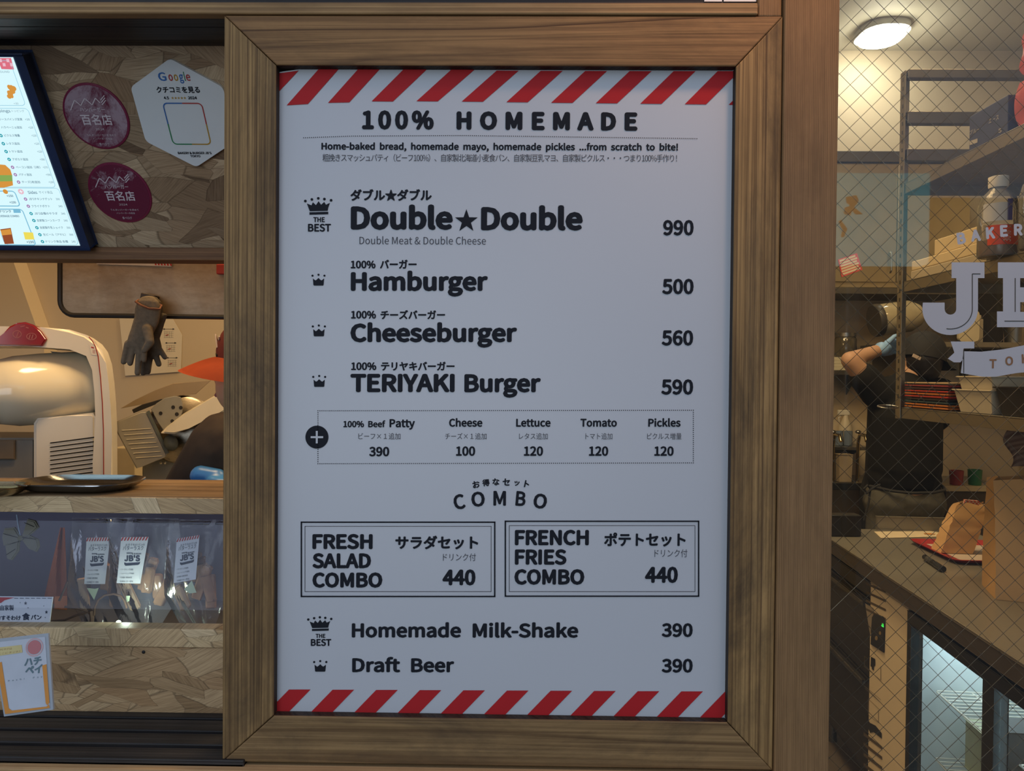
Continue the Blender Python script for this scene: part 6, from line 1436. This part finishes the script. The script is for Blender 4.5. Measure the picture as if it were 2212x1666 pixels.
# fridge
fr = thing('glass_door_fridge', EPp(.5, 0, .3), 'undercounter glass door fridge glowing white inside', 'fridge')
M_FW = plain('white_fridge_liner', (.70, .76, .78), .4, var=.02); M_FB = plain('black_fridge_trim', (.015, .016, .018), .3); M_FC = plain('cream_panel', (.88, .74, .52), .45, var=.04)
fz0, fz1 = .10, zE - .026
uD0, uD1 = EP.uv(1943, 1400)[0], EP.uv(2115, 1400)[0]; uD2 = uD1 + (uD1 - uD0)
if uD2 > uNear - .02: uD2 = uNear - .02
FD = .52
b = BM(); ebox(b, uP0, uP1, fz0, fz1, .03, FD, .003); cp = obj('control_panel', b, M_FC, fr, label='cream control panel')
for nm, a_ in (('fridge_floor', (uD0 - .01, uD2, fz0, fz0 + .03, .06, FD)), ('fridge_roof', (uD0 - .01, uD2, fz1 - .03, fz1, .06, FD)), ('fridge_back', (uD0 - .01, uD2, fz0 + .031, fz1 - .031, FD - .03, FD)), ('fridge_side', (uP1 + .001, uD0 + .004, fz0 + .031, fz1 - .031, .06, FD - .031)), ('fridge_side', (uD2 - .02, uD2, fz0 + .031, fz1 - .031, .06, FD - .031))):
    b = BM(); ebox(b, *a_, .002); obj(nm, b, M_FW, fr)
M_FGL = pane('fridge_glass', (.90, .95, .96), 1.5)
for u0, u1 in ((uD0, uD1), (uD1 + .002, uD2)):
    b = BM(); t_ = .022
    for q in ((u0, u1, fz1 - .035, fz1 - .001), (u0, u1, fz0 + .001, fz0 + .05), (u0, u0 + t_, fz0 + .05, fz1 - .035), (u1 - t_, u1, fz0 + .05, fz1 - .035)): ebox(b, *q, .022, .056, .002)
    dr = obj('door', b, M_FB, fr)
    b = BM(); ebox(b, u0 + t_, u1 - t_, fz0 + .05, fz1 - .035, .034, .040, 0); obj('door_glass', b, M_FGL, dr)
# inside: light strips, rails, wire shelves, evaporator box
M_STRIP = emis('fridge_strip', (.78, .93, 1.0), 5)
for u in (uD1 + .085,):
    b = BM(); ebox(b, u, u + .008, fz0 + .06, fz1 - .06, .075, .083, .002); obj('light_strip', b, M_STRIP, fr)
for nm_, u in (('a', uD0 + .12), ('b', uD1 + .16)):
    l_ = light('fridge_light', 'AREA', EPp(u, fz1 - .034, .20), 1.15, (.80, .93, 1.0), .22, rot=(0, 0, 0))
b = BM()
for u in (uD0 + .16, uD1 + .05, uD1 + .20): ebox(b, u, u + .014, fz0 + .05, fz1 - .10, FD - .036, FD - .031, .001)
rl = obj('shelf_rail', b, plain('rail_grey', (.16, .17, .18), .4), fr)
zSh = [EP.uv(2010, 1560)[1] - .02, fz0 + .14]
for z in (zE - .26, zE - .46):
    b = BM(); ua, ub = uD0 + .02, uD2 - .03
    for n_ in (.10, .20, .30, .40, .47): tube(b, [EPp(ua, z, n_), EPp(ub, z, n_)], .0028, 6)
    u = ua
    while u < ub: tube(b, [EPp(u, z + .004, .10), EPp(u, z + .004, .47)], .0018, 6); u += .022
    obj('wire_shelf', b, plain('white_wire', (.75, .72, .64), .35), fr, True)
b = BM(); ebox(b, uD1 - .075, uD1 - .005, zE - .43, zE - .18, .07, .16, .006); obj('inner_housing', b, plain('black_housing', (.03, .03, .032), .5), fr)
b = BM(); prism(b, [EPp(uD0 + .24 + x, (fz1 - .18) + z, FD - .033) for x, z in rrect(.10, .22, .04)], EP.N * .004); obj('inner_panel', b, plain('pale_olive_panel', (.52, .54, .42), .5), fr)
# panel details in panel coordinates
QP_ = Plane(EPp(0, 0, .0295), D, (0, 0, 1))
def pquad(b, pts, off=.001, mi=0): inkpoly(b, QP_, pts, off, mi)
b = BM()
for k in range(4):
    y = 1258 + 18.5 * k; pquad(b, [(1871, y), (1914, y + 19 + k), (1914, y + 24 + k), (1871, y + 5)])
for k in range(7):
    y = 1582 + 22 * k; pquad(b, [(1866, y), (1906, y + 31), (1906, y + 38), (1866, y + 7)])
obj('vent_slots', b, plain('vent_brown', (.13, .10, .065), .6), cp, smooth='flat2d')
b = BM(); prism(b, [QP_.px(*q) for q in ((1883, 1392), (1886, 1334), (1891, 1327), (1908, 1332), (1913, 1342), (1911, 1410))], QP_.N * .004); dsp = obj('control_display', b, M_FB, cp)
b = BM(); pquad(b, [(1869, 1303), (1888, 1315), (1882, 1360), (1880, 1372)], .0008); obj('display_recess', b, plain('pale_recess', (.36, .31, .25), .5), cp, smooth='flat2d')
b = BM(); inkline(b, QP_, 1910.5, 1348, 1911, 1354, 1.0, .0046); inkline(b, QP_, 1908, 1353, 1912, 1355, 1.0, .0046); inkline(b, QP_, 1909, 1347, 1908, 1353, 1.0, .0046); obj('green_digit', b, emis('green_digit', (.05, 1.0, .08), 2.5), dsp, smooth='flat2d')
b = BM(); inkdisc(b, QP_, 1896, 1379, 3.2, .0045, n=12, ry=5); inkdisc(b, QP_, 1904, 1368, 2.6, .0045, n=12, ry=4); obj('buttons', b, plain('tan_buttons', (.30, .22, .10), .5), dsp, smooth='flat2d')
b = BM(); pquad(b, [(1882, 1419), (1891, 1424), (1891, 1438), (1888, 1440), (1888, 1449), (1884, 1446), (1884, 1441), (1881, 1440)]); pquad(b, [(1864, 1541), (1868, 1543), (1880, 1562), (1892, 1568), (1905, 1584), (1905, 1596), (1888, 1582), (1880, 1583), (1872, 1563)])
obj('panel_pictogram', b, M_FB, cp, smooth='flat2d')
b = BM()
for q in ((1868, 1418, 1876, 1424), (1868, 1418, 1868, 1440), (1868, 1440, 1903, 1470), (1903, 1440, 1903, 1470), (1876, 1510, 1902, 1535), (1876, 1510, 1876, 1545), (1876, 1545, 1898, 1562), (1898, 1534, 1898, 1562), (1868, 1482, 1903, 1512), (1869, 1487, 1900, 1516)): inkline(b, QP_, *q, .8, .001)
obj('panel_print', b, plain('panel_grey_print', (.22, .18, .13), .6), cp, smooth='flat2d')
# goods in the fridge
b = BM(); zf = fz0 + .031; c = EPp(uD0 + .12, zE - .4525, .24); obox(b, c + Vector((0, 0, .07)), D * .05, EP.N * .08, (0, 0, .0695), .006); solid('food_tub', b, plain('pale_yellow_tub', (.55, .56, .38), .4), 'tall pale yellow tub standing in the fridge', 'tub')
b = BM(); c = EPp(uD1 + .14, zE - .4525, .22); obox(b, c + Vector((0, 0, .07)), D * .04, EP.N * .08, (0, 0, .0695), .006); solid('food_tub', b, plain('yellow_carton', (.60, .42, .08), .5), 'yellow carton standing behind the second fridge door', 'carton')

# --- things on the counter
M_KRAFT = plain('kraft_paper', (.56, .345, .16), .75, var=.10, scale=16, bstr=.15)
def paper_bag(c, ux, h, w, d, lab, name='paper_bag', tilt=(0, 0), roll=.0, mark=None, jag=False, crumple=0.0, seed=1):
    """upright bag: C base centre, UX unit vector along its wide side"""
    R2 = random.Random(seed); ux = Vector(ux).normalized(); uy = Vector((0, 0, 1)).cross(ux)
    t_ = thing(name, c, lab, 'paper bag'); b = BM(); NZ = 14; rings = []
    for k in range(NZ + 1):
        f = k / NZ; z = h * f; dd = d * (1 - .55 * f ** 2); ring = []
        pts = [(-w / 2, -dd / 2), (-w / 6, -dd / 2), (w / 6, -dd / 2), (w / 2, -dd / 2), (w / 2 - .022 * f * (d > .05), 0), (w / 2, dd / 2), (w / 6, dd / 2), (-w / 6, dd / 2), (-w / 2, dd / 2), (-w / 2 + .022 * f * (d > .05), 0)]
        for i, (x, y) in enumerate(pts):
            j = crumple * (R2.uniform(-1, 1)); x += j; y += crumple * R2.uniform(-1, 1)
            zz_ = z + ((.006 if i % 2 else -.004) if (jag and k == NZ) else 0)
            ring.append(b.verts.new(Vector(c) + ux * (x + tilt[0] * z) + uy * (y + tilt[1] * z) + Vector((0, 0, zz_ + .0006))))
        rings.append(ring)
    n = len(rings[0])
    for A_, B2 in zip(rings, rings[1:]):
        for i in range(n): b.faces.new((A_[i], A_[(i + 1) % n], B2[(i + 1) % n], B2[i]))
    b.faces.new(rings[0][::-1]); bmesh.ops.recalc_face_normals(b, faces=b.faces[:]); bmesh.ops.solidify(b, geom=b.faces[:], thickness=.0006)
    obj('bag_paper', b, M_KRAFT, t_, 'auto')
    return t_, ux, uy
bc = atz(2150, 1296, ZC_)
bd = Vector((.94, -.34, 0)).normalized(); bw, bdp = .26, .16
cB = bc + bd * (bw / 2) + Vector((0, 0, 1)).cross(bd) * (bdp / 2); cB.z = ZC_
hB = (at(2165, 1040, bc.y).z - ZC_)
tb, ux, uy = paper_bag(cB, bd, hB, bw, bdp, 'tall brown paper bag with printed logo on the counter', seed=2, jag=True, crumple=.001)
fp = Plane(cB - uy * (bdp / 2 + .0015), ux, (0, 0, 1))
fp = Plane(cB - uy * (bdp / 2 + .0020), ux, Vector((0, 0, 1)) + uy * .10)
b = BM()
write(b, fp, 'BAKERY', 2174, 2188, 1205.5, 2.2, off=.001); write(b, fp, '& BURGER', 2184, 2200, 1213, 2.2, off=.001)
write(b, fp, "JB'S", 2172, 2200, 1228, 17, off=.001, base1=1231, bold=.022)
inkpoly(b, fp, [(2182, 1234), (2197, 1237), (2197, 1243), (2182, 1239)], .001); inkpoly(b, fp, [(2175, 1231), (2183, 1234), (2183, 1238), (2178, 1236)], .001); inkpoly(b, fp, [(2196, 1238), (2201, 1238), (2199, 1243)], .001)
obj('bag_print', b, plain('bag_print_ink', (.05, .032, .015), .7), tb, smooth='flat2d')
M_TRED = plain('red_tray_plastic', (.34, .025, .028), .3)
# red tray
t0, t1 = atz(1962, 1166, ZC_ + .012), atz(2063, 1213, ZC_ + .012)
rt = thing('red_tray', Vector((1.66, (t0.y + t1.y) / 2, ZC_)), 'red serving tray under the small paper bag', 'tray')
b = BM(); ax_t = Vector((t1.x - t0.x, t1.y - t0.y, 0)).normalized(); perp = Vector((-ax_t.y, ax_t.x, 0)); perp = perp if perp.x > 0 else -perp
Lt, Wt = (t1 - t0).length, .34; cT = t0 + ax_t * (Lt / 2) + perp * (Wt / 2); cT.z = ZC_
rings = []
for s_, z in ((-.020, .001), (-.012, .004), (0, .014), (.003, .016), (-.006, .016), (-.022, .005)):
    pts = rrect(Lt + 2 * s_, Wt + 2 * s_, .03, 4); rings.append([b.verts.new(cT + ax_t * x + perp * y + Vector((0, 0, z))) for x, y in pts])
for A_, B2 in zip(rings, rings[1:]):
    for i in range(len(A_)): b.faces.new((A_[i], A_[(i + 1) % len(A_)], B2[(i + 1) % len(A_)], B2[i]))
b.faces.new(rings[0][::-1]); b.faces.new(rings[-1]); obj('tray_body', b, M_TRED, rt, True)
b = BM(); prism(b, [cT + ax_t * x + perp * y + Vector((0, 0, .0052)) for x, y in ((-Lt * .38, -Wt * .36), (Lt * .36, -Wt * .38), (Lt * .34, Wt * .34), (-Lt * .36, Wt * .36))], (0, 0, .0008)); solid('tray_liner', b, plain('pale_liner_paper', (.50, .42, .36), .6), 'pale crinkled paper liner on the red tray', 'paper')
# small leaning bag on the tray
c2 = atz(2056, 1192, ZC_ + .006); c2.z = ZC_ + .0072; hb = (at(2075, 1088, c2.y).z - c2.z)
tb2, ux2, uy2 = paper_bag(c2, (1, -.1, 0), hb, .105, .07, 'small crumpled paper bag leaning on the red tray', tilt=(.36, .02), jag=True, crumple=.0022, seed=6)
b = BM(); q = c2 + ux2 * (.36 * hb + .01) + Vector((0, .004, hb)); prism(b, [q + Vector((-.03, 0, -.01)), q + Vector((.035, 0, -.03)), q + Vector((.02, 0, .010)), q + Vector((-.028, 0, .014))], (0, .012, 0)); 
m, t, out = newmat('red_check_paper'); ck = N(t, 'ShaderNodeTexChecker'); L(t, coords(t), ck.inputs[0]); ck.inputs['Scale'].default_value = 160; ck.inputs[1].default_value = (.55, .08, .07, 1); ck.inputs[2].default_value = (.62, .5, .42, 1); bsdf(t, out, ck.outputs[0], .6)
obj('checked_liner', b, m, tb2, label='red checked liner')
# cup with lid on the tray
cc = atz(2156, 1188, ZC_ + .006); cc.z = ZC_ + .0061
hc = at(2156, 1138, cc.y).z - cc.z; rc = .034
ccp = thing('cola_cup', cc, 'clear cup of dark drink with a domed white lid', 'cup')
b = BM(); lathe(b, cc, [(0, 0), (rc * .78, 0), (rc, hc), (0, hc)], n=28); obj('cup_body', b, plain('dark_drink', (.045, .018, .012), .15, spec=.6), ccp, True)
b = BM(); lathe(b, cc, [(rc * 1.05, hc), (rc * 1.05, hc + .006), (rc * .98, hc + .012), (rc * .86, hc + .045), (rc * .5, hc + .058), (0, hc + .06)], n=28); obj('cup_lid', b, plain('white_lid', (.50, .44, .34), .35), ccp, True)
# flat paper, marker pen
b = BM(); pts = [atz(x, y, ZC_ + .0006) for x, y in ((1888, 1149), (2010, 1148), (2036, 1152), (2034, 1160), (1903, 1163))]; prism(b, pts, (0, 0, .001)); solid('order_paper', b, plain('white_order_paper', (.66, .55, .38), .6), 'white paper lying flat at the far counter end', 'paper')
b = BM(); ell(b, atz(2008, 1153.5, ZC_ + .003), (.022, .012, .001)); solid('sauce_smear', b, plain('orange_smear', (.55, .22, .03), .4), 'orange smear on the white paper', 'smear', smooth=True)
m0, m1 = atz(1998, 1204, ZC_ + .011), atz(2037, 1230, ZC_ + .011); mp_ = thing('marker_pen', (m0 + m1) / 2 - Vector((0, 0, .011)), 'black marker pen lying in front of the red tray', 'pen')
b = BM(); tube(b, [m0, m0.lerp(m1, .62)], .0095, 14); obj('pen_barrel', b, plain('black_pen', (.015, .014, .014), .25), mp_, True)
b = BM(); tube(b, [m0.lerp(m1, .625), m1], .0104, 14); obj('pen_cap', b, M_FB, mp_, True)
b = BM(); tube(b, [m0.lerp(m1, .15), m0.lerp(m1, .45)], .0097, 14, caps=False); obj('pen_band', b, plain('grey_pen_band', (.05, .048, .045), .4), mp_, True)
# black box at the far end
p0, p1 = atz(1868, 1148, ZC_), at(1868, 1118, 2.1)
fx = EP.uv(1868, 1148)
b = BM(); k0 = atz(1868, 1158, ZC_); box(b, k0.x - .24, k0.x - .022, k0.y - .02, k0.y + .04, ZC_ + .0006, at(1868, 1112, k0.y).z, .004)
kb = solid('black_box', b, M_BKC, 'black box with worn top at the far counter end', 'box')
# rear boxes and cups seen under the rack
zr_ = at(2080, 1046, 2.98).z
rb = thing('rear_table', (2.5, 3.02, 0), 'steel side table behind the counter with cups', 'table')
xa, xb = at(2030, 1040, 2.95).x, 2.86
b = BM(); box(b, xa, xb, 2.90, 3.015, zr_ - .028, zr_, .003); obj('table_top', b, plain('cream_steel', (.50, .42, .28), .4, metal=.2), rb)
b = BM(); box(b, xa + .01, xb - .01, 2.91, 3.01, 0.0, zr_ - .029, .003); obj('table_body', b, M_CFR, rb)
cup('party_cup', 2066, 1020, 2.955, zr_, .030, .075, plain('red_cup', (.28, .04, .035), .4), 'red plastic cup on the table behind the counter', 'cup')
cup('party_cup', 2106, 1020, 2.955, zr_, .030, .080, plain('green_cup', (.03, .14, .06), .4), 'green plastic cup on the table behind the counter', 'cup')
# pinkish towel hanging from the lowest shelf
b = BM()
ty = 1.12
def tw_f(u, v):
    x = RX0 + .16 + .11 * u + .012 * sin(7 * v); return Vector((x, ty + .018 * sin(9 * u + 1.5 * v) - .05 * u, zC - .040 - .115 * (1 - v) ** 1.0 + .02 * u))
sheet(b, 16, 16, tw_f); bmesh.ops.solidify(b, geom=b.faces[:], thickness=.004)
m, t, out = newmat('pink_striped_towel'); wv = N(t, 'ShaderNodeTexWave'); L(t, coords(t, rot=(0, .6, 0)), wv.inputs[0]); wv.inputs['Scale'].default_value = 22; wv.bands_direction = 'Z'
bsdf(t, out, ramp(t, wv.outputs[1], [(.2, (.30, .19, .15)), (.8, (.46, .33, .26))]), .9); solid('striped_towel', b, m, 'pink brown striped towel hanging below the lowest shelf', 'towel', smooth=True)

# ================================================================ worker with the black cap, seen from behind
Yk = 2.66
K = lambda x, y, dy=0.0: at(x, y, Yk + dy)
s_ = (Yk - CP.y) / F
hd = K(1992, 768); nk = K(1968, 812); 
wk = thing('person', (K(1955, 900).x, Yk, 0), 'person in black cap, T shirt and apron seen from behind, arm raised', 'person')
tx = K(1955, 900).x
zsh_ = K(1900, 838).z; zhip = K(1950, 1066).z
hip = Vector((tx, Yk, zhip)); chest = Vector((tx, Yk, K(1950, 900).z)); nb = Vector((K(1958, 830).x, Yk, K(1958, 830).z))
lsh = K(1895, 850); rsh = K(2030, 850); elb = K(1836, 778, -.04); wri = K(1910, 753, .05)
elb_r = Vector((K(2046, 960).x, Yk + .14, K(2046, 960).z)); wri_r = elb_r + Vector((-.06, .19, .04))
b = BM()
ell(b, hd, (.080, .095, .112)); ell(b, hd + Vector((.02, .07, -.06)), (.055, .05, .06)); ell(b, hd + Vector((-.092, -.005, -.030)), (.013, .022, .032)); ell(b, hd + Vector((.080, .02, -.025)), (.012, .022, .032)); ell(b, hd + Vector((.015, .105, -.025)), (.013, .018, .02))
limb(b, [hd + Vector((-.01, .0, -.05)), nb], [.058, .064]); limb(b, [nb + Vector((0, 0, -.04)), chest, hip], [.095, .145, .120], 18)
limb(b, [nb + Vector((-.03, 0, -.03)), lsh], [.075, .068]); limb(b, [nb + Vector((.03, 0, -.03)), rsh], [.075, .068])
limb(b, [lsh, elb], [.058, .043]); limb(b, [elb, wri], [.041, .028]); limb(b, [rsh, elb_r], [.058, .043]); limb(b, [elb_r, wri_r], [.041, .028])
for s2 in (-1, 1):
    limb(b, [hip + Vector((s2 * .085, 0, -.02)), Vector((tx + s2 * .10, Yk + .01, .48)), Vector((tx + s2 * .10, Yk + .02, .07))], [.078, .060, .043]); limb(b, [Vector((tx + s2 * .10, Yk + .02, .045)), Vector((tx + s2 * .11, Yk + .16, .04))], [.042, .034])
obj('body', flesh(b, .008, 5), SKIN, wk, True)
M_NIT2 = plain('pale_blue_glove', (.28, .48, .80), .4)
dv = Vector((.75, .62, .12)).normalized(); hand(wri + dv * .012, dv, (-.6, .7, .3), M_NIT2, wk, s=.92); hand(wri_r, (0, 1, 0), (0, 0, 1), M_NIT2, wk)
b = BM(); limb(b, [wri - dv * .03, wri + dv * .01], [.035, .031]); obj('glove_cuff', b, M_NIT2, wk, True)
b = BM(); limb(b, [nb + Vector((0, 0, -.035)), chest, hip + Vector((0, 0, .12))], [.105, .163, .165], 18); limb(b, [hip + Vector((-.06, 0, .02)), hip + Vector((.06, 0, .02))], [.105, .105], 16); limb(b, [hip + Vector((-.05, 0, .07)), hip + Vector((.05, 0, .07))], [.122, .122], 16)
for so, e_ in ((lsh, elb), (rsh, elb_r)): limb(b, [nb + Vector((0, 0, -.04)), so], [.088, .078]); limb(b, [so, so.lerp(e_, .50)], [.076, .070])
sT = obj('t_shirt', flesh(b, .009, 5), plain('black_tee', (.006, .0055, .005), .9, var=.4, scale=40), wk, True)
b = BM(); limb(b, [chest + Vector((0, .03, .06)), hip + Vector((0, .04, .03))], [.155, .160], 18); limb(b, [hip + Vector((0, .075, 0)), Vector((tx, Yk + .09, .50))], [.165, .165], 18)
obj('apron', flesh(b, .010, 5), BLK, wk, True)
b = BM()
zk = K(1950, 1046).z
tube(b, [Vector((tx - .175, Yk - .02, zk - .008)), Vector((tx - .12, Yk - .125, zk - .015)), Vector((tx - .05, Yk - .165, zk - .018)), Vector((tx + .05, Yk - .165, zk - .015)), Vector((tx + .13, Yk - .12, zk - .01)), Vector((tx + .175, Yk - .02, zk - .005))], .007, 8)
c = K(1880, 1055, -.155)
tube(b, [c + Vector((0, 0, .0)), c + Vector((-.02, -.012, .016)), c + Vector((-.035, -.012, .0)), c + Vector((-.02, -.012, -.022)), c + Vector((.002, -.006, -.004)), c + Vector((.022, -.012, .012)), c + Vector((.04, -.012, .02))], .005, 8)
tube(b, [c, c + Vector((-.01, -.01, -.06)), c + Vector((-.03, -.005, -.15))], .005, 8)
obj('apron_tie', b, plain('charcoal_tie', (.03, .03, .033), .8), wk, True)
b = BM()
for s2 in (-1, 1): limb(b, [hip + Vector((s2 * .075, -.01, -.02)), Vector((tx + s2 * .10, Yk, .48)), Vector((tx + s2 * .10, Yk + .02, .09))], [.100, .085, .065])
limb(b, [hip + Vector((-.065, -.005, -.045)), hip + Vector((.065, -.005, -.045))], [.128, .128]); obj('jeans', flesh(b, .009, 5), plain('grey_green_denim', (.105, .10, .085), .9, var=.45, scale=24, bstr=.4), wk, True)
b = BM(); ell(b, hd + Vector((-.004, -.012, -.022)), (.088, .098, .108)); ell(b, hd + Vector((.0, -.05, -.075)), (.06, .05, .05)); obj('hair', flesh(b, .007, 3), HAIR, wk, True)
M_BCAP = plain('black_cap_cloth', (.022, .021, .022), .8, var=.3, scale=70)
upc = Vector((.22, .10, 1)).normalized()
b = BM(); lathe(b, hd + Vector((.0, -.006, -.002)), [(.104, -.02), (.1045, .0)] + [(.104 * cos(k * pi / 16), .122 * sin(k * pi / 16)) for k in range(1, 9)], upc, 36); cp_ = obj('cap_crown', b, M_BCAP, wk, True)
b = BM()
fwd = Vector((.86, .42, -.18)).normalized(); sdv = upc.cross(fwd).normalized()
def brim2(u, v):
    a = (u - .5) * 2 * rad(70); r = .101 + v * .068 * cos(a) ** .7; return hd + Vector((.0, -.006, -.002)) - upc * (.012 + .02 * v + .02 * sin(a) ** 2 * v) + (fwd - upc * fwd.dot(upc)).normalized() * (cos(a) * r) + sdv * (sin(a) * r)
sheet(b, 22, 8, brim2); bmesh.ops.solidify(b, geom=b.faces[:], thickness=.003); obj('cap_brim', b, plain('dusty_black_brim', (.045, .048, .046), .85), cp_, True)
b = BM(); q = K(1980, 771.5, -.112); obox(b, q, Vector((.018, 0, -.0085)), (0, .003, 0), (.003, 0, .0075), .001); obj('cap_tab', b, plain('pale_pink_tab', (.50, .40, .34), .5), cp_)
b = BM(); ell(b, hd + Vector((.0, -.006, -.002)) + upc * .122, (.007, .007, .004)); obj('cap_button', b, M_BCAP, cp_, True)
